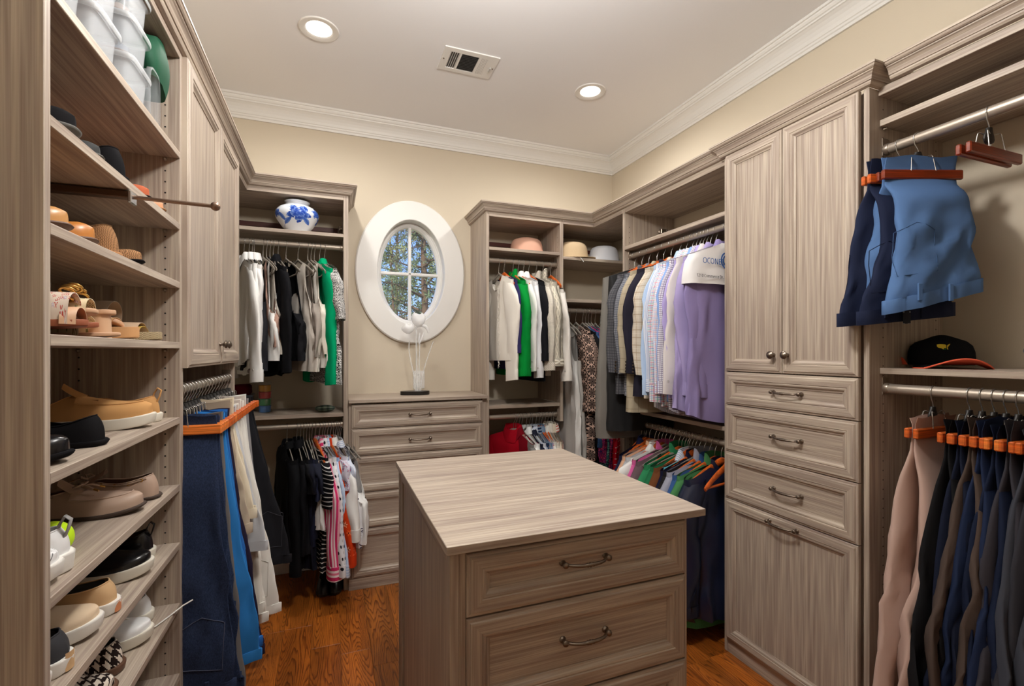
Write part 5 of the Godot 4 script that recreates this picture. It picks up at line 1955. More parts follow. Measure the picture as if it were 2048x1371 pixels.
	L = [
		[2.372, "skirt", "skirt", "turquoise denim skirt at the far end of the low rod", "turquoise skirt", rgb(86, 150, 170), look(bag, {"len": 0.50, "sh": 0.16, "hem": 0.19, "th": 0.03, "slope": 0.1, "top": -0.16}), 24, "wood"],
		[2.330, "jacket", "jacket", "navy blue jacket on the first wooden hanger of the low rod", "navy jacket at the far end", rgb(40, 46, 84), look(shirt, {"th": 0.03, "slz": 0.03}), 14, "wood"],
		[2.296, "pullover", "sweater", "dark navy pullover behind the peach one", "dark navy pullover", rgb(30, 34, 60), look(knit, {"col": 0.0}), 4, "wood"],
		[2.244, "pullover", "sweater", "peach pullover with cream lining", "peach pullover", rgb(222, 178, 146), look(knit, {"col": 0.03}), 0, "wood"],
		[2.214, "pullover", "sweater", "pale grey pullover with white collar", "pale grey pullover", rgb(190, 192, 198), look(knit, {"col": 0.03, "colm": fab(W)}), 0, "wood"],
		[2.184, "shirt", "shirt", "white polo in front of the pink quarter zip", "white polo by the pink pullover", W, look(tee, {"col": 0.03}), 0, "wood"],
		[2.156, "pullover", "sweater", "pink quarter zip pullover", "pink quarter zip", rgb(214, 100, 160), look(knit, {"col": 0.045}), 0, "felt"],
		[2.120, "jacket", "jacket", "mauve grey jacket beside the pink pullover", "mauve grey jacket", rgb(112, 92, 98), look(knit, {"col": 0.0}), 0, "felt"],
		[2.088, "vest", "vest", "black quilted vest between mauve and green", "black quilted vest", rgb(34, 30, 34), look(tank, {"len": 0.66, "th": 0.03}), 0, "felt"],
		[2.046, "pullover", "sweater", "kelly green fleece pullover with stand collar", "kelly green fleece pullover", rgb(52, 136, 90), look(knit, {"slw": 0.085, "slz": 0.034, "col": 0.055}), -2, "wood"],
		[1.998, "pullover", "sweater", "darker green fleece pullover behind two bare felt hangers", "darker green fleece", rgb(40, 112, 74), look(knit, {"col": 0.0}), 0, "felt"],
		[1.968, "jacket", "jacket", "brown suede jacket next to the aqua top", "brown suede jacket", rgb(116, 72, 44), look(knit, {"col": 0.03}), 0, "wood"],
		[1.946, "jacket", "jacket", "aqua blue running top with striped collar", "aqua running top", rgb(110, 196, 214), look(tank, {"len": 0.68, "col": 0.045, "colm": mats.white_blue, "strap": 0.10, "arm": 0.1}), 0, "wood"],
		[1.922, "jacket", "jacket", "black and navy track jacket", "black navy track jacket", rgb(30, 32, 58), look(knit, {"col": 0.035}), 0, "wood"],
		[1.896, "jacket", "jacket", "black fleece jacket next to the grey drawstring one", "black fleece jacket", rgb(36, 34, 36), look(knit, {"col": 0.0}), 0, "felt"],
		[1.862, "jacket", "jacket", "light grey hooded jacket with drawstrings", "light grey hooded jacket", rgb(160, 162, 178), look(knit, {"col": 0.06}), -2, "wood"],
		[1.826, "jacket", "jacket", "blue windbreaker with dark shiny body", "blue windbreaker", rgb(58, 92, 146), look(knit, {"col": 0.04, "fold": 0.016}), -2, "wood"],
		[1.790, "jacket", "jacket", "green rain jacket hanging lowest on the low rod", "green rain jacket", rgb(74, 130, 82), look(knit, {"len": 0.86, "col": 0.05, "fold": 0.014, "hem": 0.26}), -2, "wood"],
	]
	for e: Array in L:
		garment(e[1], e[2], e[3], e[4], gr, P(1.737, 0.918, e[0]), e[7], e[6], e[5] if e[5] is Material else fab(e[5]), e[8])
	var shiny := plain(rgb(24, 32, 56), 0.28, 0.0, 0.5)
	garment("jacket", "jacket", "shiny dark navy puffer jacket with elastic hem by the wardrobe tower", "shiny navy jacket", gr, P(1.737, 0.918, 1.752), 0.0, look(knit, {"len": 0.80, "th": 0.05, "fold": 0.034, "slz": 0.05, "slw": 0.085, "hem": 0.235, "col": 0.03}), shiny, "wood")
	# hangers that hold nothing
	for e: Array in [["felt", P(1.737, 0.918, 2.022), -16.0, "bare grey felt hanger tilted over the kelly green pullover"], ["felt", P(1.737, 0.918, 1.982), -14.0, "second bare grey felt hanger, in front of the darker green fleece"], ["wood", P(1.737, 0.918, 1.700), 12.0, "bare wooden hanger swung out beside the wardrobe tower"], ["wood", P(1.737, 0.918, 2.345), 30.0, "bare wooden hanger swung towards the corner dresses"]]:
		var h := hanger(e[0])
		h.transform = Transform3D(Basis(Vector3.UP, deg_to_rad(e[2])), e[1])
		h.set_meta("label", e[3])
		h.set_meta("category", "hanger")
		h.set_meta("group", "bare hangers on the low rod")

	# ---- trousers under the door cabinet
	gr = "trousers clamped along the rod below the door cabinet"
	var tr := {"len": 1.02, "w0": 0.112, "w1": 0.150, "band": 0.036, "out": 0.030, "th": 0.011, "fold": 0.009}
	L = [
		[1.712, "jeans", "dark indigo jeans with back pocket, nearest the shoe shelves", "indigo jeans by the shoe shelves", mats.denim, look(tr, {"len": 0.90, "seam": fab(rgb(84, 88, 108)), "pocket": 1, "w1": 0.150, "out": 0.012, "peek": 0.03, "fold": 0.014, "th": 0.014}), "clamp_light"],
		[1.752, "jeans", "dark blue jeans, second on the trouser rod", "second dark blue jeans", mats.denim, look(tr, {"len": 0.93, "seam": fab(rgb(84, 88, 108)), "pocket": 1, "w1": 0.155, "out": 0.015, "fold": 0.012}), "clamp_light"],
		[1.792, "trousers", "grey knit trousers between jeans and bright blue pair", "grey knit trousers", rgb(112, 108, 106), look(tr, {"len": 1.0, "out": 0.025}), "clamp_light"],
		[1.830, "trousers", "bright blue cotton trousers", "bright blue trousers", rgb(52, 128, 200), look(tr, {"len": 0.90, "w1": 0.158, "out": 0.058}), "clamp"],
		[1.864, "trousers", "cobalt blue trousers tucked beside the bright blue pair", "cobalt blue trousers", rgb(46, 104, 176), look(tr, {"len": 0.88, "out": 0.05}), "clamp"],
		[1.902, "trousers", "dark aubergine trousers with rounded hem", "dark aubergine trousers", rgb(44, 36, 54), look(tr, {"len": 0.92, "out": 0.065}), "clamp"],
		[1.944, "trousers", "khaki shorts folded over the clamp", "khaki shorts", rgb(186, 170, 150), look(tr, {"len": 0.50, "w1": 0.125, "peek": 0.05, "out": 0.045}), "clamp_light"],
		[1.984, "trousers", "cream shorts with a tall waist fold above the clamp", "cream shorts", rgb(226, 214, 190), look(tr, {"len": 0.46, "peek": 0.055, "out": 0.03}), "clamp"],
		[2.030, "trousers", "pale grey cropped trousers with turned cuff", "pale grey cropped trousers", rgb(196, 198, 202), look(tr, {"len": 0.60, "w1": 0.14, "out": 0.07}), "clamp"],
		[2.080, "trousers", "white cotton trousers, first of the long white pairs", "first long white trousers", rgb(226, 222, 212), look(tr, {"len": 0.86, "out": 0.04}), "clamp"],
		[2.132, "trousers", "ivory trousers, second of the long white pairs", "second ivory trousers", rgb(228, 224, 216), look(tr, {"len": 0.92, "out": 0.05, "peek": 0.04}), "clamp"],
		[2.190, "jeans", "white jeans with gathered pocket seams", "white jeans", rgb(232, 229, 222), look(tr, {"len": 0.92, "w1": 0.165, "out": 0.075, "pocket": 1, "seam": fab(rgb(200, 196, 188))}), "clamp"],
		[2.250, "trousers", "white linen trousers behind the white jeans", "white linen trousers", rgb(222, 220, 214), look(tr, {"len": 0.88, "peek": 0.045}), "clamp"],
		[2.310, "trousers", "soft grey trousers near the corner panel", "soft grey trousers", rgb(140, 138, 140), look(tr, {"len": 0.90}), "clamp"],
		[2.370, "jeans", "black jeans, last but one on the trouser rod", "black jeans", rgb(34, 34, 38), look(tr, {"len": 0.80, "out": 0.11, "w1": 0.16, "seam": fab(rgb(70, 70, 76)), "pocket": 1}), "clamp"],
		[2.430, "trousers", "black trousers last on the trouser rod", "last black trousers", rgb(28, 28, 31), look(tr, {"len": 0.76, "out": 0.09}), "clamp"],
	]
	for e: Array in L:
		trousers(e[1], e[2], e[3], gr, P(-0.445, 1.232, e[0]), rng.randf_range(-3, 3), e[5], e[4] if e[4] is Material else fab(e[4]), e[6])
	var wh := hanger("clamp")
	wh.transform = Transform3D(Basis(Vector3.UP, deg_to_rad(-4.0)), P(-0.440, 1.232, 2.462))
	wh.set_meta("label", "empty orange clamp hanger poking out beyond the clamped black trousers")
	wh.set_meta("category", "hanger")
	wh.set_meta("group", "empty clamp hangers")

	# ---- far right trousers, lower rod
	gr = "trousers clamped on the low rod nearest the camera"
	tr = {"len": 1.12, "w0": 0.112, "w1": 0.19, "band": 0.04, "out": 0.07, "th": 0.020, "fold": 0.016, "peek": 0.035}
	L = [
		[0.906, "trousers", "dusty pink chinos with stitched pocket, hanging apart on the low rod", "dusty pink chinos", rgb(184, 156, 144), look(tr, {"len": 1.06, "w1": 0.20, "out": 0.06, "pocket": 1, "seam": fab(rgb(150, 124, 112)), "th": 0.026}), "clamp"],
		[0.816, "trousers", "black chinos, first of the tight dark row", "first black chinos", rgb(26, 26, 28), look(tr, {"pocket": 1, "seam": fab(rgb(50, 50, 54))}), "clamp"],
		[0.787, "trousers", "midnight navy trousers behind the black chinos", "midnight navy trousers", rgb(28, 33, 50), look(tr, {"out": 0.055}), "clamp"],
		[0.761, "trousers", "dark brown trousers with an open folded seam", "dark brown trousers", rgb(78, 66, 60), look(tr, {"len": 1.0, "peek": 0.05}), "clamp"],
		[0.735, "trousers", "royal navy trousers in the tight dark row", "royal navy trousers", rgb(34, 44, 70), look(tr, {"peek": 0.05}), "clamp"],
		[0.710, "trousers", "dark blue trousers next to the royal navy pair", "dark blue trousers", rgb(28, 35, 55), look(tr, {}), "clamp_light"],
		[0.682, "trousers", "charcoal trousers at the edge of the tight dark row", "charcoal trousers", rgb(58, 56, 62), look(tr, {"peek": 0.05}), "clamp"],
		[0.655, "trousers", "slate trousers cut by the picture edge", "slate trousers", rgb(62, 64, 72), look(tr, {}), "clamp"],
		[0.628, "trousers", "dark grey trousers mostly outside the picture", "dark grey trousers", rgb(52, 52, 58), look(tr, {}), "clamp_light"],
	]
	for e: Array in L:
		trousers(e[1], e[2], e[3], gr, P(1.749, 1.226, e[0]), 180.0 + rng.randf_range(-4, 4), e[5], e[4] if e[4] is Material else fab(e[4]), e[6])
	# ---- far right upper rod: two pairs of shorts and a bare clamp hanger
	gr = "shorts clamped on the upper rod nearest the camera"
	trousers("shorts", "dark navy shorts hung upside down behind the steel blue pair", "dark navy shorts", gr, P(1.749, 2.030, 0.998), 166.0, {"len": 0.54, "w0": 0.115, "w1": 0.155, "band": 0.045, "th": 0.026, "fold": 0.011, "peek": 0.05, "out": 0.02, "spread": 0.012, "tilt": -0.1, "pocket": 1, "seam": fab(rgb(26, 30, 48))}, fab(rgb(32, 38, 60)), "clamp")
	trousers("shorts", "steel blue shorts hung upside down with belt loops and care tag", "steel blue shorts", gr, P(1.749, 2.030, 0.945), 160.0, {"len": 0.495, "w0": 0.115, "w1": 0.140, "band": 0.042, "th": 0.030, "fold": 0.013, "peek": 0.045, "out": 0.0, "spread": 0.01, "tag": 0.07, "tilt": -0.24, "pocket": 1, "seam": fab(rgb(66, 92, 130))}, fab(rgb(82, 112, 156)), "clamp_dark")
	var ch := hanger("clamp_dark")
	ch.transform = Transform3D(Basis(Vector3.UP, deg_to_rad(180.0)), P(1.749, 2.030, 0.772))
	ch.set_meta("label", "empty wooden clamp hanger on the upper rod beside the steel blue shorts")
	ch.set_meta("category", "hanger")
	ch.set_meta("group", "empty clamp hangers")


# ---------------------------------------------------------------- shoes

const OUTLINE := [[0.0, 0.0], [0.015, 0.34], [0.04, 0.52], [0.09, 0.66], [0.20, 0.74], [0.36, 0.73], [0.52, 0.85], [0.66, 0.98], [0.74, 1.0], [0.83, 0.93], [0.90, 0.79], [0.95, 0.61], [0.98, 0.41], [0.995, 0.2], [1.0, 0.0]]


func foot_w(t: float) -> float:
	for i in OUTLINE.size() - 1:
		if t <= OUTLINE[i + 1][0]:
			return lerpf(OUTLINE[i][1], OUTLINE[i + 1][1], (t - OUTLINE[i][0]) / (OUTLINE[i + 1][0] - OUTLINE[i][0]))
	return 0.0


func foot_ts() -> Array:
	return [0.0, 0.008, 0.02, 0.04, 0.07, 0.11, 0.16, 0.22, 0.29, 0.36, 0.43, 0.49, 0.55, 0.61, 0.67, 0.73, 0.79, 0.84, 0.885, 0.92, 0.95, 0.97, 0.985, 0.995, 1.0]


func sole_mesh(L: float, w: float, levels: Array, spring: float, sx := 0.0) -> MB:
	# levels: [height, outline scale]
	var mb := MB.new()
	var ts := foot_ts()
	var rows := []
	for lv: Array in levels:
		var row := PackedVector3Array()
		for s: float in [1.0, -1.0]:
			for q in range(0, ts.size() - 1):
				var t: float = ts[q] if s > 0 else ts[ts.size() - 1 - q]
				var lift := spring * pow(maxf(0.0, (t - 0.68) / 0.32), 2.0)
				row.append(Vector3(((t - 0.5) * lv[1] + 0.5) * L, lv[0] + lift, s * foot_w(t) * w * lv[1] + sx * sin(t * PI) * 0.004))
		rows.append(row)
	mb.grid(rows, true)
	mb.cap(rows[0], Vector3.DOWN)
	mb.cap(rows[-1], Vector3.UP)
	for i in mb.v.size():
		mb.uv[i] = Vector2(mb.v[i].x, mb.v[i].z + mb.v[i].y)
	return mb


# o: L, w, sole (levels), hs heel height, ht throat height, hv vamp, toe toe height, thr throat position, upper/sole/lining materials
func shoe(called: String, label: String, group: String, at: Vector3, yaw: float, o: Dictionary) -> Node3D:
	var t := thing(called, label, "shoe", Vector3.ZERO, group)
	t.transform = Transform3D(Basis(Vector3.UP, deg_to_rad(yaw)), at) * Transform3D(Basis(), Vector3(-o.get("L", 0.28) * o.get("pivot", 1.0), 0, 0))
	org[t] = Vector3.ZERO
	var L: float = o.get("L", 0.28)
	var w: float = o.get("w", 0.049)
	var st: float = o.get("st", 0.022)
	var sp: float = o.get("spring", 0.010)
	var lv: Array = o.get("levels", [[0.0, 0.965], [0.004, 1.0], [st - 0.003, 1.02], [st, 1.0]])
	part(t, "sole", sole_mesh(L, w, lv, sp), o.sole)
	if o.has("heel"):
		var hb := MB.new()
		hb.box(Vector3(0.004, -o.heel, -w * 0.62), Vector3(0.065, 0.0, w * 0.62), 0, 0.004)
		part(t, "heel", hb, o.get("heelm", o.sole))
	var ts := foot_ts()
	var thr: float = o.get("thr", 0.52)
	var hs: float = o.get("hs", 0.062)
	var dip: float = o.get("dip", 0.050)
	var ht: float = o.get("ht", 0.075)
	var toe: float = o.get("toe", 0.036)
	var topline := func(q: float) -> float:
		if q < thr * 0.55:
			return lerpf(hs, dip, smoothstep(0.0, 1.0, q / (thr * 0.55)))
		if q <= thr:
			return lerpf(dip, ht, smoothstep(0.0, 1.0, (q - thr * 0.55) / (thr * 0.45)))
		return lerpf(ht, toe, pow(clampf((q - thr) / (0.90 - thr), 0.0, 1.0), 0.75)) * (1.0 if q < 0.9 else lerpf(1.0, 0.62, pow((q - 0.9) / 0.1, 2.0)))
	var open_a := func(q: float) -> float:
		return deg_to_rad(90.0 - 50.0 * (1.0 - pow(q / thr, 5.0)) * smoothstep(-0.05, 0.10, q))
	var K := 9
	var inset := 0.965
	var sect := func(q: float, amax: float, a: float) -> Vector3:
		var lift := sp * pow(maxf(0.0, (q - 0.68) / 0.32), 2.0)
		var hh: float = (topline.call(q) - 0.0) / pow(sin(amax), 0.75)
		var ww: float = foot_w(q) * w * inset
		return Vector3(((q - 0.5) * inset + 0.5) * L + maxf(0.0, 0.16 - q) / 0.16 * 0.014 * pow(sin(a), 2.0), st - 0.002 + lift + hh * pow(maxf(0.0, sin(a)), 0.75), ww * signf(cos(a)) * pow(absf(cos(a)), 0.85))
	var mb := MB.new()
	var tw := []
	for q: float in ts:
		if q < thr - 0.015:
			tw.append(q)
	tw.append(thr)
	for s in 2:
		var rows := []
		for q: float in tw:
			var row := PackedVector3Array()
			var am: float = open_a.call(q)
			for k in K + 1:
				var a := am * k / K
				var p: Vector3 = sect.call(q, am, a)
				if s == 1:
					p.z = -p.z
				row.append(p)
			rows.append(row)
		mb.grid(rows, false, [], s == 0)
	var rows := []
	for q: float in [thr] + ts.filter(func(e: float) -> bool: return e > thr + 0.01):
		var row := PackedVector3Array()
		for k in K * 2 + 1:
			row.append(sect.call(q, PI / 2, PI * k / (K * 2)))
		rows.append(row)
	mb.grid(rows, false, [], true)
	for i in mb.v.size():
		mb.uv[i] = Vector2(mb.v[i].x, mb.v[i].z + mb.v[i].y * 0.8)
	var up := part(t, "upper", mb, o.upper)
	# lining and insole
	mb = MB.new()
	rows = []
	for q: float in tw.slice(3) + [thr + 0.06, thr + 0.14]:
		var row := PackedVector3Array()
		var qq := minf(q, thr)
		var am: float = open_a.call(qq)
		var p: Vector3 = sect.call(qq, am, am)
		var ww: float = foot_w(q) * w * 0.86
		var x: float = ((q - 0.5) * inset + 0.5) * L
		var yt: float = p.y - 0.002 if q <= thr else p.y - 0.012
		var zt: float = minf(absf(p.z), ww) if q <= thr else ww * 0.5
		var yi := st + 0.003
		for e: Array in [[zt, yt], [lerpf(zt, ww, 0.7), lerpf(yt, yi, 0.45)], [ww * 0.95, lerpf(yt, yi, 0.85)], [ww * 0.75, yi], [0.0, yi - 0.001], [-ww * 0.75, yi], [-ww * 0.95, lerpf(yt, yi, 0.85)], [-lerpf(zt, ww, 0.7), lerpf(yt, yi, 0.45)], [-zt, yt]]:
			row.append(Vector3(x + 0.003 * (1.0 - q) + maxf(0.0, 0.16 - q) / 0.16 * 0.015, e[1], e[0] * 0.97))
		rows.append(row)
	mb.grid(rows, false)
	part(t, "lining", mb, o.get("lining", o.upper))
	# edge binding round the opening
	mb = MB.new()
	var edge := PackedVector3Array()
	for q in range(tw.size() - 1, -1, -1):
		edge.append(sect.call(tw[q], open_a.call(tw[q]), open_a.call(tw[q])))
	for q in range(1, tw.size()):
		var p: Vector3 = sect.call(tw[q], open_a.call(tw[q]), open_a.call(tw[q]))
		edge.append(Vector3(p.x, p.y, -p.z))
	mb.tube(edge, 0.0016, 6)
	part(t, "binding", mb, o.get("bind", o.upper))
	if o.has("apron"):   # raised moccasin seam
		mb = MB.new()
		var path := PackedVector3Array()
		for i in 25:
			var a := lerpf(-1.0, 1.0, i / 24.0)
			var q := lerpf(0.93, thr, pow(absf(a), 2.6))
			var p: Vector3 = sect.call(q, PI / 2, PI / 2 - a * deg_to_rad(52))
			path.append(p + Vector3(0, 0.0008, 0))
		mb.tube(path, 0.0022, 6)
		part(up, "apron_seam", mb, o.get("apron_m", o.upper))
	if o.has("loop"):
		mb = MB.new()
		var h := st + hs
		mb.tube(PackedVector3Array([Vector3(0.023, h - 0.014, 0), Vector3(0.018, h + 0.006, 0), Vector3(0.010, h + 0.020, 0), Vector3(0.002, h + 0.013, 0), Vector3(0.006, h - 0.004, 0), Vector3(0.013, h - 0.022, 0)]), 0.0018, 8, true, Vector3(0, 0, 1), 3.6)
		part(t, "heel_loop", mb, o.get("loopm", o.upper))
	if o.has("tongue"):
		mb = MB.new()
		rows = []
		for i in 6:
			var u := i / 5.0
			var row := PackedVector3Array()
			for k in 7:
				var c := k / 3.0 - 1.0
				row.append(Vector3((thr + 0.05 - u * 0.15) * L, st + ht - 0.004 + u * 0.020 - c * c * 0.012 + 0.010 * u * u, c * 0.021 * (1.0 - 0.3 * u * u)))
			rows.append(row)
		mb.grid(rows, false)
		part(t, "tongue", mb, o.get("tonguem", o.upper))
	if o.has("heel_patch"):
		mb = MB.new()
		rows = []
		for i in 5:
			var row := PackedVector3Array()
			for k in 9:
				var a := (k / 4.0 - 1.0) * 0.9
				row.append(Vector3(0.012 - cos(a) * 0.014, 0.003 + i * 0.008 * o.heel_patch, sin(a) * 0.018))
			rows.append(row)
		mb.grid(rows, false)
		part(t, "heel_patch", mb, o.patchm)
	if o.has("laces"):
		mb = MB.new()
		for i in 4:
			var q := thr + 0.02 + i * 0.055
			var path := PackedVector3Array()
			for k in 7:
				path.append(sect.call(q, PI / 2, deg_to_rad(60 + 10.0 * k)) + Vector3(0, 0.0015, 0))
			mb.tube(path, 0.0022, 5)
		part(t, "lace", mb, o.laces)
		mb = MB.new()
		for i in 4:
			for s: float in [-1.0, 1.0]:
				var p: Vector3 = sect.call(thr + 0.02 + i * 0.055, PI / 2, PI / 2 - s * deg_to_rad(34))
				mb.lathe(PackedVector2Array([Vector2(0.0035, 0), Vector2(0.003, 0.0015), Vector2(0.0018, 0.001)]), 8, Transform3D(Basis(Vector3(1, 0, 0), s * 0.6), p))
		var ey := part(t, "eyelet", mb, mats.pull)
		ey.set_meta("kind", "stuff")
	if o.has("bow"):
		mb = MB.new()
		var c := Vector3((thr + 0.03) * L, st + ht + 0.004, 0)
		for s: float in [-1.0, 1.0]:
			mb.tube(PackedVector3Array([c, c + Vector3(0.008, 0.008, s * 0.012), c + Vector3(0.002, 0.006, s * 0.026), c + Vector3(-0.008, 0.003, s * 0.018), c]), 0.0022, 6)
			mb.tube(PackedVector3Array([c, c + Vector3(0.014, 0.002, s * 0.010), c + Vector3(0.032, -0.006, s * 0.016)]), 0.0020, 6)
		part(t, "bow", mb, o.upper)
		mb = MB.new()
		for s: float in [-1.0, 1.0]:
			mb.tube(PackedVector3Array([c + Vector3(0.030, -0.005, s * 0.0155), c + Vector3(0.040, -0.009, s * 0.018)]), 0.0026, 6)
		part(t, "lace_tip", mb, mats.brass)
		mb = MB.new()
		for q: float in [0.10, 0.20, 0.30, 0.40]:
			for s: float in [-1.0, 1.0]:
				var p: Vector3 = sect.call(q, open_a.call(q), open_a.call(q) * 0.86)
				p.z *= s
				mb.lathe(PackedVector2Array([Vector2(0.0042, 0), Vector2(0.0042, 0.0015), Vector2(0.0022, 0.0015)]), 8, Transform3D(Basis(Vector3(1, 0, 0), s * PI / 2), p))
		part(t, "eyelet", mb, mats.brass).set_meta("kind", "stuff")
		mb = MB.new()
		for s: float in [-1.0, 1.0]:
			var path := PackedVector3Array()
			for i in 8:
				var q := 0.06 + i * 0.055
				var p: Vector3 = sect.call(q, open_a.call(q), open_a.call(q) * 0.86)
				p.z *= s
				p.z += s * (0.002 if i % 2 == 0 else 0.0002)
				path.append(p)
			mb.tube(path, 0.0026, 6)
		part(t, "side_lace", mb, mats.moc_lace)
	if o.has("text"):
		var tm := TextMesh.new()
		var sf := SystemFont.new()
		sf.font_names = PackedStringArray(["Droid Sans"])
		tm.font = sf
		tm.text = o.text
		tm.font_size = 32
		tm.pixel_size = 0.011 / 32.0
		tm.depth = 0.0008
		tm.material = o.textm
		var e := MeshInstance3D.new()
		e.name = "lettering"
		e.mesh = tm
		e.transform = Transform3D(Basis(Vector3.UP, deg_to_rad(o.get("text_yaw", -58.0))), o.get("text_at", Vector3(0.011, st + 0.036, 0.0245)))
		t.add_child(e, true)
	return t


# flat sandal or slide: footbed, straps over the foot, an optional block heel
func sandal(called: String, label: String, group: String, tf: Transform3D, o: Dictionary) -> Node3D:
	var t := thing(called, label, "sandal", Vector3.ZERO, group)
	t.transform = tf
	org[t] = Vector3.ZERO
	var L: float = o.get("L", 0.25)
	var w: float = o.get("w", 0.043)
	var st: float = o.get("st", 0.010)
	part(t, "footbed", sole_mesh(L, w, [[0.0, 0.98], [0.002, 1.0], [st - 0.001, 1.0], [st, 0.985]], 0.004), o.sole)
	if o.has("heel"):
		var mb := MB.new()
		var rows := []
		for e: Array in [[-o.heel, 0.92], [-o.heel + 0.004, 0.94], [-0.004, 1.0], [0.0, 1.0]]:
			var row := PackedVector3Array()
			for i in 24:
				var a := TAU * i / 24
				row.append(Vector3(0.034 + signf(cos(a)) * pow(absf(cos(a)), 0.8) * 0.023 * e[1], e[0], sin(a) * w * 0.60 * e[1]))
			rows.append(row)
		mb.grid(rows, true)
		mb.cap(rows[0], Vector3.DOWN)
		part(t, "heel", mb, o.heelm)
	for e: Array in o.straps:   # [position, width, height, material]
		var mb := MB.new()
		var rows := []
		for i in 15:
			var a := PI * i / 14
			var row := PackedVector3Array()
			for k: Array in [[-1, 0.0], [1, 0.0], [1, 0.002], [-1, 0.002]]:
				var q: float = clampf(e[0] + k[0] * e[1] * 0.5 / L, 0.02, 0.98)
				var ww: float = foot_w(q) * w + k[1]
				row.append(Vector3(q * L, st * 0.5 + (e[2] + k[1]) * pow(sin(a), 0.7), ww * cos(a)))
			rows.append(row)
		mb.grid(rows, true)
		for i in mb.v.size():
			mb.uv[i] = Vector2(mb.v[i].x, mb.v[i].z)
		part(t, "strap", mb, e[3])
	if o.has("chain"):
		var mb := MB.new()
		for i in 7:
			var a := PI * (i + 0.5) / 7
			var c := Vector3(o.chain * L, st + 0.043 * pow(sin(a), 0.7), foot_w(o.chain) * w * cos(a))
			var ring := PackedVector3Array()
			for k in 13:
				var f := TAU * k / 12
				ring.append(c + Vector3(cos(f) * 0.011, sin(f) * 0.006 * (1.0 if i % 2 else 0.4), sin(f) * 0.008))
			mb.tube(ring, 0.0026, 6, false)
		part(t, "gold_chain", mb, mats.brass)
	return t


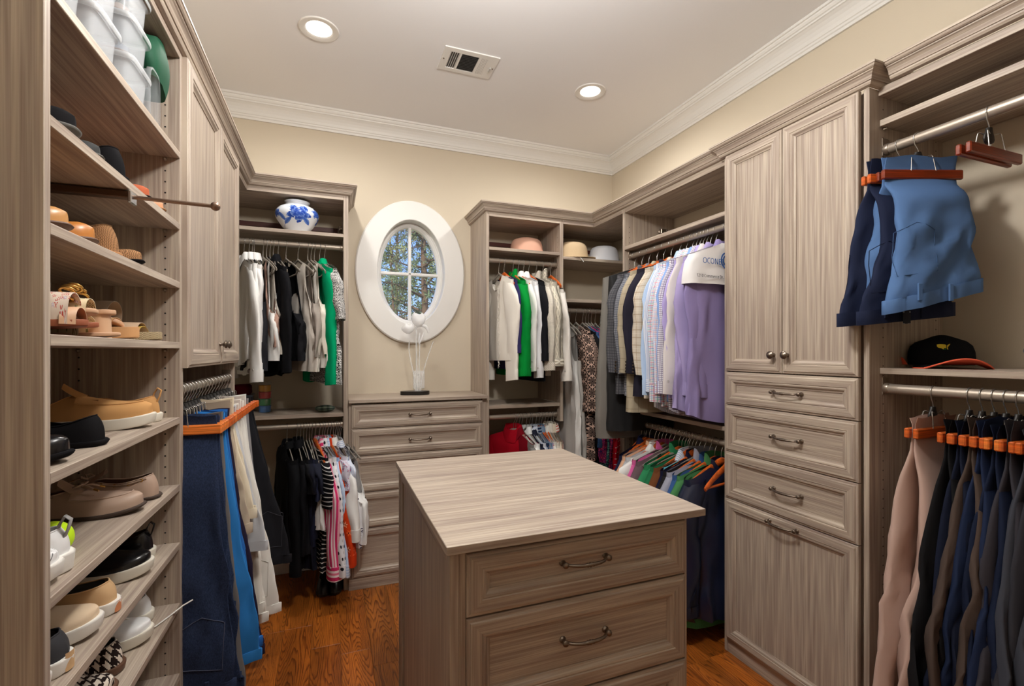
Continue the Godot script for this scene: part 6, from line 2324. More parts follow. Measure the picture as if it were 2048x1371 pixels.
func shoes_and_boxes() -> void:
	var K := plain(rgb(24, 23, 25), 0.9, 0.0, 0.2)
	mats.brass = plain(rgb(212, 168, 96), 0.25, 0.9)
	mats.moc_lace = plain(rgb(150, 126, 108), 0.6)
	var kl := plain(rgb(20, 20, 22), 0.22)
	var white := plain(rgb(228, 225, 218), 0.5)
	var whitel := plain(rgb(230, 230, 230), 0.4)
	var rub := plain(rgb(222, 216, 202), 0.6)
	var tan := plain(rgb(196, 148, 96), 0.92, 0.0, 0.15)
	var tanl := plain(rgb(172, 122, 76), 0.8)
	var canvas := plain(rgb(206, 170, 128), 0.85, 0.0, 0.2)
	var cream := plain(rgb(222, 198, 168), 0.85, 0.0, 0.2)
	var taupe := plain(rgb(176, 150, 132), 0.5)
	var brown := plain(rgb(96, 66, 48), 0.6)
	var grey := plain(rgb(90, 88, 84), 0.8)
	var slip := {"L": 0.275, "w": 0.048, "st": 0.027, "hs": 0.042, "dip": 0.032, "ht": 0.046, "toe": 0.026, "thr": 0.50}
	var X := -0.428
	var Y: float
	# lowest shelves
	var g := "shoes on the open shelves"
	Y = 0.405
	shoe("suede_shoe", "brown grey suede shoe, toe just showing on the lowest shelf in view", g, P(X - 0.02, Y, 1.50), 0, look(slip, {"upper": plain(rgb(84, 70, 60), 0.9), "sole": brown, "st": 0.018}))
	shoe("suede_shoe", "brown grey suede shoe, heel outward next to its mate on the lowest shelf in view", g, P(X - 0.02, Y, 1.36), 180, look(slip, {"pivot": 0.0, "upper": plain(rgb(84, 70, 60), 0.9), "sole": brown, "st": 0.018}))
	Y = 0.612
	shoe("slip_on_shoe", "black and cream houndstooth slip on shoe, toe outward", g, P(X, Y, 1.245), 0, look(slip, {"upper": mats.hound, "sole": brown, "lining": grey, "st": 0.020, "w": 0.051, "L": 0.285}))
	shoe("slip_on_shoe", "black and cream houndstooth slip on shoe, heel outward", g, P(X - 0.02, Y, 1.350), 180, look(slip, {"pivot": 0.0, "upper": mats.hound, "sole": brown, "lining": grey, "st": 0.020, "hs": 0.052, "dip": 0.044}))
	shoe("sneaker", "white leather lace sneaker, toe outward, long lace trailing off the shelf", g, P(X, Y, 1.465), 0, look(slip, {"upper": whitel, "sole": rub, "laces": white, "tongue": 1, "ht": 0.052}))
	shoe("sneaker", "white leather lace sneaker, heel outward, at the far end of its shelf", g, P(X - 0.03, Y, 1.575), 180, look(slip, {"pivot": 0.0, "upper": whitel, "sole": rub, "hs": 0.042, "laces": white}))
	var mb := MB.new()
	mb.tube(PackedVector3Array([P(-0.50, Y + 0.07, 1.465), P(-0.46, Y + 0.04, 1.49), P(-0.44, Y + 0.004, 1.52), P(-0.42, Y + 0.003, 1.57), P(-0.40, Y + 0.004, 1.62), P(-0.385, Y + 0.0, 1.655)]), 0.0022, 5)
	var t := thing("shoelace", "loose white shoelace hanging past the shelf edge", "shoelace", Vector3.ZERO)
	part(t, "cord", mb, white)
	shoe("slip_on_shoe", "plain black slip on shoe, heel outward, by the near panel on the houndstooth shelf", g, P(X, Y, 1.12), 180, look(slip, {"pivot": 0.0, "upper": K, "sole": rub}))
	Y = 0.790
	shoe("slip_on_shoe", "navy canvas slip on with white toe cap, toe outward, nearest the camera", g, P(X, Y, 0.985), 0, look(slip, {"upper": plain(rgb(40, 40, 46), 0.85), "sole": white, "w": 0.044}))
	shoe("slip_on_shoe", "charcoal canvas slip on with tan heel patch, heel outward", g, P(X, Y, 1.060), 180, look(slip, {"pivot": 0.0, "upper": plain(rgb(48, 48, 52), 0.85), "sole": white, "heel_patch": 1.0, "patchm": canvas, "hs": 0.042, "dip": 0.032, "lining": grey, "w": 0.050}))
	shoe("slip_on_shoe", "cream canvas slip on shoe with white toe, toe outward", g, P(X, Y, 1.175), 0, look(slip, {"upper": cream, "sole": white, "w": 0.052, "L": 0.29}))
	shoe("slip_on_shoe", "tan canvas slip on shoe with orange heel tab, heel outward", g, P(X, Y, 1.262), 180, look(slip, {"pivot": 0.0, "upper": canvas, "sole": white, "lining": grey, "heel_patch": 0.7, "patchm": plain(rgb(206, 134, 92), 0.6), "hs": 0.042, "dip": 0.034, "L": 0.29}))
	shoe("slip_on_shoe", "black leather slip on sneaker with cream sole, toe outward", g, P(X + 0.005, Y, 1.450), 0, look(slip, {"upper": kl, "sole": rub, "ht": 0.056, "toe": 0.028, "w": 0.052, "L": 0.29}))
	shoe("slip_on_shoe", "black leather slip on sneaker with cream sole, heel outward by the far panel", g, P(X - 0.02, Y, 1.555), 180, look(slip, {"pivot": 0.0, "upper": kl, "sole": rub, "hs": 0.050, "dip": 0.034, "lining": brown, "loop": 1}))
	Y = 0.960
	shoe("sneaker", "white perforated leather sneaker, toe outward by the near panel", g, P(X, Y, 1.022), 0, look(slip, {"upper": mats.perf, "sole": white, "ht": 0.050, "w": 0.052}))
	shoe("sneaker", "white leather sneaker with grey heel loop, heel outward by the near panel", g, P(X - 0.004, Y, 1.072), 180, look(slip, {"pivot": 0.0, "upper": whitel, "sole": white, "hs": 0.044, "dip": 0.036, "loop": 1, "loopm": plain(rgb(150, 148, 146), 0.7), "st": 0.034, "text": "VIO", "textm": plain(rgb(196, 194, 190), 0.4), "text_at": Vector3(0.034, 0.050, 0.0380), "text_yaw": -14.0}))
	t = thing("tennis_ball", "neon yellow tennis ball behind the white sneakers", "ball", P(-0.497, Y, 1.155))
	mb = MB.new()
	var ball := PackedVector2Array()
	for i in 15:
		var a := PI * i / 14
		ball.append(Vector2(maxf(0.0001, sin(a) * 0.033), 0.033 - cos(a) * 0.033))
	mb.lathe(ball, 24, Transform3D(Basis(), P(-0.497, Y, 1.155)))
	t.position = P(-0.497, Y, 1.155)
	org[t] = t.position
	part(t, "felt_ball", mb, plain(rgb(196, 236, 24), 0.95))
	shoe("moccasin", "taupe leather boat moccasin with bow, toe outward", g, P(X, Y, 1.415), 0, look(slip, {"L": 0.30, "w": 0.050, "st": 0.010, "upper": taupe, "sole": plain(rgb(70, 56, 48), 0.8), "lining": plain(rgb(150, 108, 92), 0.6), "apron": 1, "bow": 1, "tongue": 1, "ht": 0.056, "toe": 0.036, "hs": 0.058, "dip": 0.046, "thr": 0.55}))
	shoe("moccasin", "taupe leather boat moccasin, heel outward behind its mate", g, P(X + 0.002, Y, 1.525), 180, look(slip, {"pivot": 0.0, "L": 0.30, "w": 0.050, "st": 0.010, "upper": taupe, "sole": plain(rgb(70, 56, 48), 0.8), "lining": brown, "tongue": 1, "hs": 0.056, "dip": 0.042, "ht": 0.05, "bow": 1}))
	Y = 1.158
	shoe("dress_shoe", "glossy black patent shoe with grey laces, toe outward by the near panel", g, P(X + 0.006, Y, 1.045), 0, look(slip, {"upper": kl, "sole": K, "st": 0.012, "laces": plain(rgb(150, 150, 152), 0.6), "tongue": 1, "tonguem": brown, "ht": 0.062, "toe": 0.034, "w": 0.047}))
	shoe("suede_loafer", "black suede loafer, heel outward", g, P(X - 0.004, Y, 1.215), 180, look(slip, {"pivot": 0.0, "upper": K, "sole": K, "st": 0.012, "hs": 0.052, "dip": 0.034, "w": 0.050, "L": 0.29}))
	shoe("suede_loafer", "black suede loafer, toe outward behind the patent shoe", g, P(X - 0.06, Y, 1.120), 6, look(slip, {"upper": K, "sole": K, "st": 0.012, "ht": 0.062, "L": 0.28}))
	shoe("suede_loafer", "tan suede loafer with cream sole, toe outward", g, P(X + 0.004, Y, 1.470), 4, look(slip, {"L": 0.30, "w": 0.052, "upper": tan, "sole": rub, "lining": tanl, "apron": 1, "tongue": 1, "ht": 0.062, "toe": 0.036, "hs": 0.046, "dip": 0.036, "loop": 1, "thr": 0.50}))
	shoe("suede_loafer", "tan suede loafer with heel loop, heel outward by the far panel", g, P(X - 0.01, Y, 1.575), 182, look(slip, {"pivot": 0.0, "L": 0.30, "w": 0.050, "upper": tan, "sole": rub, "lining": tanl, "hs": 0.048, "dip": 0.034, "loop": 1, "st": 0.024}))
	# sandals at eye height
	Y = 1.378
	var bead := cloth(flowers(rgb(226, 208, 190), rgb(196, 80, 70), rgb(240, 236, 230), rgb(180, 160, 190), 16, 12), Vector2(0.022, 0.022), 0.6)
	var nude := plain(rgb(206, 164, 130), 0.5)
	var straw: Material = mats.straw
	var floral := cloth(flowers(rgb(214, 196, 160), rgb(130, 110, 70), rgb(236, 226, 200), rgb(120, 130, 96), 16, 3), Vector2(0.026, 0.026), 0.6)
	var B := Basis()
	var out := func(d: float, x: float, y: float, yaw: float, L: float, roll := 0.0, pitch := 0.0) -> Transform3D:
		return Transform3D(Basis(Vector3.UP, deg_to_rad(yaw)) * Basis(Vector3(1, 0, 0), deg_to_rad(roll)) * Basis(Vector3(0, 0, 1), deg_to_rad(pitch)), P(x, Y + y, d)) * Transform3D(B, Vector3(-L, 0, 0))
	sandal("slide_sandal", "nude floral slide sandal, toe outward at the shelf edge", g, out.call(1.222, X + 0.014, 0.001, 0, 0.25), {"sole": nude, "straps": [[0.65, 0.070, 0.040, floral]], "st": 0.008})
	sandal("beaded_sandal", "brown sandal with beaded ankle cuff, tipped beside the near panel", g, out.call(1.070, X + 0.008, 0.014, 2, 0.24), {"sole": plain(rgb(150, 82, 52), 0.6), "straps": [[0.82, 0.055, 0.056, bead], [0.93, 0.018, 0.030, nude]], "st": 0.012})
	sandal("beaded_sandal", "second beaded sandal lying across its mate", g, out.call(1.165, X - 0.012, 0.016, -4, 0.24, 4.0), {"sole": plain(rgb(150, 82, 52), 0.6), "straps": [[0.78, 0.045, 0.046, nude], [0.60, 0.03, 0.05, bead]], "st": 0.010})
	sandal("chain_sandal", "sandal with chunky gold chain across the strap", g, out.call(1.120, X + 0.004, 0.040, 3, 0.24, -4.0), {"sole": nude, "straps": [[0.86, 0.050, 0.026, floral]], "chain": 0.86, "st": 0.009})
	sandal("block_heel_sandal", "nude block heel sandal, round heel outward at the shelf edge", g, out.call(1.285, X - 0.014, 0.054, 180, 0.0, 0.0, -4.0), {"sole": nude, "heel": 0.052, "heelm": plain(rgb(204, 164, 130), 0.5), "straps": [[0.72, 0.06, 0.03, mats.straw]], "st": 0.010})
	sandal("block_heel_sandal", "nude block heel sandal standing behind the upturned one", g, out.call(1.335, X - 0.10, 0.060, 180, 0.0, 0.0, 6.0), {"sole": nude, "heel": 0.058, "heelm": nude, "straps": [[0.70, 0.06, 0.045, bead]]})
	sandal("espadrille", "tan wedge sandal with braided edge, toe outward", g, out.call(1.385, X - 0.004, 0.002, 0, 0.25), {"sole": plain(rgb(200, 150, 100), 0.6), "straps": [[0.72, 0.055, 0.036, plain(rgb(208, 160, 112), 0.55)], [0.45, 0.03, 0.05, straw]], "st": 0.026})
	sandal("espadrille", "natural rope sole slide with pale leather strap by the far panel", g, out.call(1.515, X + 0.006, 0.001, 2, 0.25), {"sole": straw, "straps": [[0.70, 0.065, 0.036, plain(rgb(206, 176, 146), 0.6)]], "st": 0.020, "w": 0.046})
	sandal("linen_sandal", "grey beige linen strap sandal standing on edge at the back", g, Transform3D(Basis(Vector3.UP, deg_to_rad(-8.0)) * Basis(Vector3(1, 0, 0), deg_to_rad(-28.0)), P(X - 0.285, Y + 0.030, 1.42)), {"sole": nude, "straps": [[0.76, 0.075, 0.062, plain(rgb(170, 152, 132), 0.85)], [0.30, 0.045, 0.05, plain(rgb(170, 152, 132), 0.85)]], "st": 0.010})
	# flats above eye height
	Y = 1.555
	var cog := plain(rgb(190, 122, 56), 0.35)
	shoe("ballet_flat", "camel leather flat, toe outward by the near panel", g, P(X + 0.004, Y, 1.045), 0, look(slip, {"upper": plain(rgb(196, 142, 84), 0.35), "sole": brown, "st": 0.008, "ht": 0.038, "toe": 0.034, "hs": 0.050}))
	shoe("ballet_flat", "cognac leather flat, toe outward beside the woven pumps", g, P(X - 0.004, Y, 1.165), 0, look(slip, {"upper": cog, "sole": brown, "st": 0.008, "ht": 0.042, "toe": 0.036, "hs": 0.050, "w": 0.050}))
	var woven: Material = mats.woven
	shoe("woven_flat", "brown woven flat, tall closed heel outward", g, P(X - 0.01, Y, 1.300), 180, look(slip, {"pivot": 0.0, "upper": woven, "sole": tanl, "st": 0.016, "hs": 0.060, "dip": 0.044, "w": 0.046}))
	shoe("woven_flat", "brown woven flat, toe outward", g, P(X + 0.004, Y, 1.390), 0, look(slip, {"upper": woven, "sole": K, "st": 0.007, "ht": 0.036, "toe": 0.030, "hs": 0.05, "w": 0.046}))
	sandal("slide_sandal", "mustard yellow slide sandal at the far panel", g, out.call(1.530, X + 0.002, 0.001, 0, 0.25), {"sole": nude, "straps": [[0.72, 0.06, 0.034, plain(rgb(206, 172, 84), 0.6)]], "st": 0.007})
	Y = 1.727
	shoe("velvet_flat", "black velvet flat with gold trim, toe outward by the near panel", g, P(X + 0.008, Y, 1.062), 0, look(slip, {"upper": K, "sole": grey, "st": 0.010, "ht": 0.046, "toe": 0.036, "w": 0.052}))
	shoe("velvet_flat", "dark grey velvet flat, toe outward", g, P(X - 0.002, Y, 1.185), 0, look(slip, {"upper": plain(rgb(40, 42, 42), 0.8), "sole": grey, "st": 0.008, "ht": 0.036, "toe": 0.030, "w": 0.045}))
	shoe("suede_pump", "black suede pump, tall heel counter outward", g, P(X + 0.002, Y, 1.300), 180, look(slip, {"pivot": 0.0, "upper": K, "sole": K, "st": 0.014, "hs": 0.062, "dip": 0.044, "w": 0.050}))
	shoe("suede_flat", "rust orange suede flat, toe outward", g, P(X, Y, 1.455), 0, look(slip, {"upper": plain(rgb(176, 86, 48), 0.85), "sole": K, "st": 0.008, "ht": 0.036, "toe": 0.032, "w": 0.046}))
	shoe("suede_flat", "peach leather flat, toe outward under the valet rod", g, P(X + 0.002, Y, 1.555), 0, look(slip, {"upper": plain(rgb(206, 146, 106), 0.6), "sole": tanl, "st": 0.006, "ht": 0.030, "toe": 0.026, "w": 0.044}))
	# ---- clear shoe boxes on the top shelf
	Y = 1.937
	var clear := plain(Color(0.90, 0.92, 0.94, 0.25), 0.3)
	clear.transparency = BaseMaterial3D.TRANSPARENCY_ALPHA
	var lidm := plain(Color(0.93, 0.95, 0.96, 0.34), 0.3)
	lidm.transparency = BaseMaterial3D.TRANSPARENCY_ALPHA
	var spots := ["nearest the camera", "in the middle stack", "in the stack beside the upright bin"]
	var lev := ["bottom clear plastic shoe box", "second clear plastic shoe box", "top clear plastic shoe box"]
	var inside := [plain(rgb(70, 80, 100), 0.8), plain(rgb(150, 120, 100), 0.8), plain(rgb(60, 60, 66), 0.8)]
	for c in 3:
		for k in 3:
			if c == 2 and k == 2:
				pass
			var d0: float = [0.985, 1.140, 1.310][c]
			var wd: float = [0.125, 0.125, 0.135][c]
			var y0 := Y + k * 0.093 + 0.0005
			var b := thing("shoe_box", lev[k] + " " + spots[c], "storage box", P(-0.56, y0, d0 + wd / 2), "clear plastic shoe boxes on the top shelf")
			var rows := []
			for e: Array in [[0.003, 0.0, 0.90], [0.0, 0.006, 0.92], [0.0, 0.076, 1.0], [0.003, 0.076, 1.05], [0.003, 0.079, 1.05], [-0.002, 0.079, 0.99], [-0.002, 0.006, 0.91]]:
				var row := PackedVector3Array()
				for i in 32:
					var a := TAU * (i + 0.5) / 32
					var cx := signf(cos(a)) * pow(absf(cos(a)), 0.22)
					var cz := signf(sin(a)) * pow(absf(sin(a)), 0.22)
					row.append(P(-0.565 + cx * 0.135 * (0.5 + 0.5 * e[2]), y0 + e[1], d0 + wd / 2 + cz * wd / 2 * e[2]))
				rows.append(row)
			var m := MB.new()
			m.grid(rows, true)
			m.cap(rows[0], Vector3.DOWN)
			part(b, "tub", m, clear)
			rows = []
			for e: Array in [[0.077, 1.06], [0.083, 1.08], [0.090, 1.07], [0.0915, 1.03]]:
				var row := PackedVector3Array()
				for i in 32:
					var a := TAU * (i + 0.5) / 32
					var cx := signf(cos(a)) * pow(absf(cos(a)), 0.22)
					var cz := signf(sin(a)) * pow(absf(sin(a)), 0.22)
					row.append(P(-0.565 + cx * 0.139 * (0.4 + 0.6 * e[1]), y0 + e[0], d0 + wd / 2 + cz * wd / 2 * e[1]))
				rows.append(row)
			m = MB.new()
			m.grid(rows, true)
			m.cap(rows[-1], Vector3.UP)
			part(b, "lid", m, lidm)
			shoe("boxed_shoe", ["slate shoe inside the ", "tan shoe inside the ", "charcoal shoe inside the "][(c + k) % 3] + lev[k].replace("clear plastic shoe ", "clear ") + " " + spots[c], "shoes stored in clear boxes", P(-0.445, y0 + 0.007, d0 + wd / 2), 0, {"L": 0.235, "w": 0.040, "st": 0.010, "hs": 0.040, "dip": 0.03, "ht": 0.036, "toe": 0.026, "upper": inside[(c + k) % 3], "sole": brown})
	# a bin stood on its side, and a green velvet bag
	t = thing("storage_bin", "rounded clear plastic bin standing on its side after the shoe boxes", "storage bin", P(-0.56, Y, 1.495))
	var rows := []
	for e: Array in [[-0.125, 0.86], [-0.120, 0.90], [0.112, 1.0], [0.114, 1.08], [0.124, 1.08], [0.124, 1.0]]:
		var row := PackedVector3Array()
		for i in 32:
			var a := TAU * (i + 0.5) / 32
			var cz := signf(cos(a)) * pow(absf(cos(a)), 0.5)
			var cy := signf(sin(a)) * pow(absf(sin(a)), 0.5)
			row.append(P(-0.555 + e[0], Y + 0.075 + cy * 0.070 * e[1], 1.497 + cz * 0.036 * e[1]))
		rows.append(row)
	mb = MB.new()
	mb.grid(rows, true)
	mb.cap(rows[0], Vector3.LEFT)
	part(t, "tub", mb, clear)
	t = thing("velvet_bag", "dark green velvet bag lying on the upright bin in the top corner", "bag", P(-0.47, Y + 0.148, 1.56))
	rows = []
	for i in 11:
		var u := i / 10.0
		var row := PackedVector3Array()
		for k in 24:
			var a := TAU * k / 24
			var q := 0.72 + 0.28 * sin(u * PI * 0.9 + 0.25)
			var cx := signf(cos(a)) * pow(absf(cos(a)), 0.6)
			var cz := signf(sin(a)) * pow(absf(sin(a)), 0.6)
			row.append(P(-0.475 + cx * 0.050 * q, Y + 0.149 + u * 0.120 + 0.012 * cz * u - 0.03 * maxf(0.0, cz) * (1.0 - u), 1.566 + cz * 0.068 * q + 0.006 * sin(a * 3.0 + u * 5.0)))
		rows.append(row)
	mb = MB.new()
	mb.grid(rows, true)
	mb.cap(rows[0], Vector3.DOWN)
	mb.cap(rows[-1], Vector3.UP)
	part(t, "pouch", mb, plain(rgb(18, 74, 50), 0.7, 0.0, 0.4))


# ---------------------------------------------------------------- ornaments, hats, small things

func xf(p: Vector3, yaw := 0.0) -> Transform3D:
	return Transform3D(Basis(Vector3.UP, deg_to_rad(yaw)), p)


func hat(label: String, at: Vector3, yaw: float, o: Dictionary, crown_m: Material, brim_m: Material) -> Node3D:
	var t := thing("hat", label, "hat", at, "hats on the upper shelves")
	var rc: float = o.get("r", 0.10)
	var h: float = o.get("h", 0.105)
	var br: float = o.get("brim", 0.155)
	var mb := MB.new()
	var rows := []
	var uvs := []
	for e: Array in [[1.04, 0.0], [1.01, 0.12], [0.98, 0.35], [0.95, 0.58], [0.89, 0.78], [0.78, 0.91], [0.58, 0.985], [0.30, 1.0], [0.001, 1.0 - o.get("dent", 0.02)]]:
		var row := PackedVector3Array()
		var uvr := PackedVector2Array()
		for i in 33:
			var a := TAU * (i % 32) / 32
			if i < 32: row.append(at + Vector3(cos(a) * rc * e[0] * 1.04, 0.006 + h * e[1], sin(a) * rc * e[0] * 0.92).rotated(Vector3.UP, deg_to_rad(yaw)))
			uvr.append(Vector2(a * rc, e[1] * h))
		rows.append(row)
		uvs.append(uvr)
	mb.grid(rows, true, uvs)
	part(t, "crown", mb, crown_m)
	mb = MB.new()
	rows = []
	uvs = []
	var wave: float = o.get("wave", 0.01)
	var lift: float = o.get("lift", 0.0)
	for e: Array in [[rc * 1.02, 0.006, 0.0], [lerpf(rc, br, 0.3), 0.005, 0.2], [lerpf(rc, br, 0.7), 0.004, 0.7], [br, 0.004, 1.0], [br, 0.0015, 1.0], [lerpf(rc, br, 0.6), 0.0, 0.6], [rc * 0.98, 0.001, 0.0]]:
		var row := PackedVector3Array()
		var uvr := PackedVector2Array()
		for i in 41:
			var a := TAU * (i % 40) / 40
			var y: float = e[1] + e[2] * (wave * (0.5 + 0.5 * sin(a * 2.0 + 0.6)) + lift * (0.5 + 0.5 * cos(a)))
			if i < 40: row.append(at + Vector3(cos(a) * e[0] * 1.03, y, sin(a) * e[0] * 0.95).rotated(Vector3.UP, deg_to_rad(yaw)))
			uvr.append(Vector2(a * rc, e[0]))
		rows.append(row)
		uvs.append(uvr)
	mb.grid(rows, true, uvs)
	part(t, "brim", mb, brim_m)
	if o.has("band"):
		mb = MB.new()
		rows = []
		for e: Array in [[1.055, 0.012], [1.05, 0.034]]:
			var row := PackedVector3Array()
			for i in 32:
				var a := TAU * i / 32
				row.append(at + Vector3(cos(a) * rc * e[0] * 1.04, e[1], sin(a) * rc * e[0] * 0.92).rotated(Vector3.UP, deg_to_rad(yaw)))
			rows.append(row)
		mb.grid(rows, true)
		part(t, "hat_band", mb, o.band)
	return t


func ornaments() -> void:
	var t: Node3D
	var mb: MB
	# ---- blue and white vase
	var rn := noise(91, 1.0, 2)
	var roses := [[0.16, 0.52, 0.105], [0.30, 0.66, 0.06], [0.34, 0.40, 0.055], [0.50, 0.55, 0.05], [0.70, 0.52, 0.10], [0.86, 0.60, 0.06], [0.93, 0.40, 0.05]]
	var paint := picture(512, 256, func(x: int, y: int) -> Color:
		var u := x / 512.0
		var v := y / 256.0
		var c := rgb(232, 236, 242)
		for s: Array in roses:
			var d := Vector2(fposmod(u - s[0] + 0.5, 1.0) - 0.5, (v - s[1]) * 0.36)
			d += Vector2(rn.get_noise_2d(u * 40, v * 16), rn.get_noise_2d(u * 40 + 50, v * 16)) * 0.012
			var l: float = d.length() / s[2]
			var a := d.angle()
			if l < 1.0 and l < 0.82 + 0.18 * cos(a * 5.0 + s[0] * 20.0):
				var sp := fposmod(l * 2.6 + a / TAU + 0.25 * sin(a * 3.0), 1.0)
				c = rgb(34, 70, 168).lerp(rgb(150, 178, 228), smoothstep(0.15, 0.95, sp) * (0.35 + 0.65 * l))
		# stems and leaves
		for s: Array in [[0.22, 0.35, 0.9], [0.42, 0.25, -0.8], [0.77, 0.32, 0.7], [0.56, 0.42, 1.1], [0.60, 0.30, -0.6]]:
			var d := Vector2(fposmod(u - s[0] + 0.5, 1.0) - 0.5, (v - s[1]) * 0.36).rotated(s[2])
			if absf(d.x) < 0.055 and absf(d.y) < 0.020 * (1.0 - pow(absf(d.x) / 0.055, 2.0)):
				c = rgb(52, 92, 186).lerp(rgb(120, 152, 214), clampf(absf(d.y) * 60.0, 0, 1))
			elif absf(d.y) < 0.0022 and d.x > -0.10 and d.x < 0.05:
				c = rgb(60, 96, 180)
		return c)
	var glaze := plain(Color.WHITE, 0.12)
	glaze.albedo_texture = paint
	t = thing("vase", "round white porcelain vase painted with blue roses on the top shelf", "vase", P(-0.178, 2.0155, 2.935))
	mb = MB.new()
	var pr := PackedVector2Array()
	for e: Array in [[0.0001, 0.002], [0.050, 0.0], [0.055, 0.004], [0.060, 0.014], [0.078, 0.034], [0.098, 0.060], [0.111, 0.086], [0.1145, 0.104], [0.110, 0.122], [0.097, 0.138], [0.078, 0.149], [0.064, 0.155], [0.059, 0.161], [0.060, 0.168], [0.066, 0.174], [0.067, 0.177], [0.062, 0.177], [0.054, 0.168], [0.054, 0.150], [0.09, 0.12]]:
		pr.append(Vector2(e[0], e[1]))
	var rows := []
	var uvs := []
	for p in pr:
		var row := PackedVector3Array()
		var uvr := PackedVector2Array()
		for i in 49:
			var a := TAU * (i % 48) / 48
			if i < 48: row.append(P(-0.178, 2.0155, 2.935) + Vector3(cos(a) * p.x, p.y, sin(a) * p.x))
			uvr.append(Vector2(fposmod(0.93 - i / 48.0, 1.0) if false else 0.93 - i / 48.0, p.y / 0.178 if p.y < 0.15 or p.x > 0.1 else 0.02))
		rows.append(row)
		uvs.append(uvr)
	mb.grid(rows, true, uvs)
	part(t, "body", mb, glaze)

	# ---- hats
	var felt := plain(rgb(214, 168, 146), 0.95, 0.0, 0.1)
	hat("dusty pink felt hat with narrow brim on the shelf above the knitwear", P(1.262, 2.0135, 3.02), 0, {"r": 0.112, "h": 0.108, "brim": 0.150, "wave": 0.004, "lift": -0.0}, felt, plain(rgb(196, 150, 130), 0.95, 0.0, 0.1))
	var straw_hat := hat("straw coloured cloche hat with upturned brim, cord hanging over the shelf", P(1.600, 1.9895, 2.985), 10, {"r": 0.112, "h": 0.125, "brim": 0.165, "wave": 0.016, "lift": 0.004}, mats.hat_straw, mats.hat_straw)
	hat("white bucket hat beside the straw coloured cloche", P(1.865, 1.9895, 2.995), 0, {"r": 0.108, "h": 0.120, "brim": 0.150, "wave": 0.006}, plain(rgb(224, 226, 232), 0.9), plain(rgb(228, 228, 232), 0.9))
	mb = MB.new()
	mb.tube(PackedVector3Array([P(1.575, 1.995, 2.87), P(1.582, 1.992, 2.842), P(1.586, 1.984, 2.834), P(1.605, 1.962, 2.833)]), 0.0028, 6)
	part(straw_hat, "cord", mb, mats.trim)

	# ---- glass flower on a black base
	var frost := plain(Color(0.95, 0.95, 0.95, 0.62), 0.35)
	frost.transparency = BaseMaterial3D.TRANSPARENCY_ALPHA
	var gl := plain(Color(0.97, 0.98, 0.98, 0.30), 0.05)
	gl.transparency = BaseMaterial3D.TRANSPARENCY_ALPHA
	var bd := 3.02
	t = thing("glass_flower", "frosted glass tulip sculpture with clear stems on a black kidney base", "sculpture", P(0.50, 1.078, bd))
	mb = MB.new()
	var ring := []
	for e: Array in [[0.97, 1.0782], [1.0, 1.081], [1.0, 1.099], [0.985, 1.102]]:
		var row := PackedVector3Array()
		for i in 40:
			var a := TAU * i / 40
			var r := 1.0 - 0.22 * exp(-pow((fposmod(a - PI * 1.35 + PI, TAU) - PI) / 0.5, 2.0))
			row.append(P(0.497 + cos(a) * 0.092 * r * e[0], e[1], bd + sin(a) * 0.058 * r * e[0]))
		ring.append(row)
	mb.grid(ring, true)
	mb.cap(ring[-1], Vector3.UP)
	mb.cap(ring[0], Vector3.DOWN)
	part(t, "base", mb, plain(rgb(26, 23, 21), 0.3))
	var c := Vector3(0.510, 1.102, -bd)
	for e: Array in [[[[0, 0, 0], [-0.002, 0.16, 0], [-0.004, 0.30, 0.0], [-0.006, 0.405, 0]], 0.0075], [[[0.012, 0, 0.004], [0.012, 0.18, 0.004], [0.016, 0.30, 0.004]], 0.0065], [[[-0.004, 0, -0.004], [-0.020, 0.10, 0], [-0.042, 0.20, 0.0], [-0.052, 0.27, 0], [-0.048, 0.318, 0]], 0.0055], [[[0.022, 0, 0], [0.030, 0.08, 0], [0.050, 0.16, 0], [0.080, 0.25, 0.0], [0.104, 0.315, 0]], 0.0042], [[[-0.012, 0, 0.002], [-0.018, 0.07, 0.002], [-0.010, 0.12, 0]], 0.005]]:
		mb = MB.new()
		var path := PackedVector3Array()
		var cv := Curve3D.new()
		for p: Array in e[0]:
			cv.add_point(c + Vector3(p[0], p[1], p[2]))
		for i in 13:
			path.append(cv.sample_baked(cv.get_baked_length() * i / 12.0))
		var rad := []
		for i in 13:
			rad.append(e[1] * (1.0 - 0.35 * i / 12.0))
		mb.tube(path, rad, 10)
		part(t, "stem", mb, gl)
	# petals: upper bloom, lower bloom, curled sepal
	for e: Array in [[Vector3(0.012, 0.425, 0.006), 0.044, 0.085, 8.0, 0.0], [Vector3(-0.058, 0.375, 0.010), 0.040, 0.060, 0.0, 0.6], [Vector3(-0.022, 0.460, 0.0), 0.016, 0.045, -18.0, 1.2]]:
		mb = MB.new()
		rows = []
		for j in 9:
			var u := j / 8.0
			var row := PackedVector3Array()
			var rr: float = e[1] * pow(sin(clampf(u * 0.9 + 0.06, 0, 1) * PI * 0.86), 0.8)
			for i in 24:
				var a := TAU * i / 24
				var ripple := 1.0 + 0.10 * sin(a * 3.0 + float(e[4]) * 5.0) * u
				row.append(c + e[0] + Vector3(cos(a) * rr * ripple, (u - 0.25) * e[2] + 0.006 * sin(a * 3.0 + 1.0) * u, sin(a) * rr * 0.7 * ripple).rotated(Vector3(0, 0, 1), deg_to_rad(e[3])))
			rows.append(row)
		mb.grid(rows, true)
		part(t, "bloom", mb, frost)
	mb = MB.new()
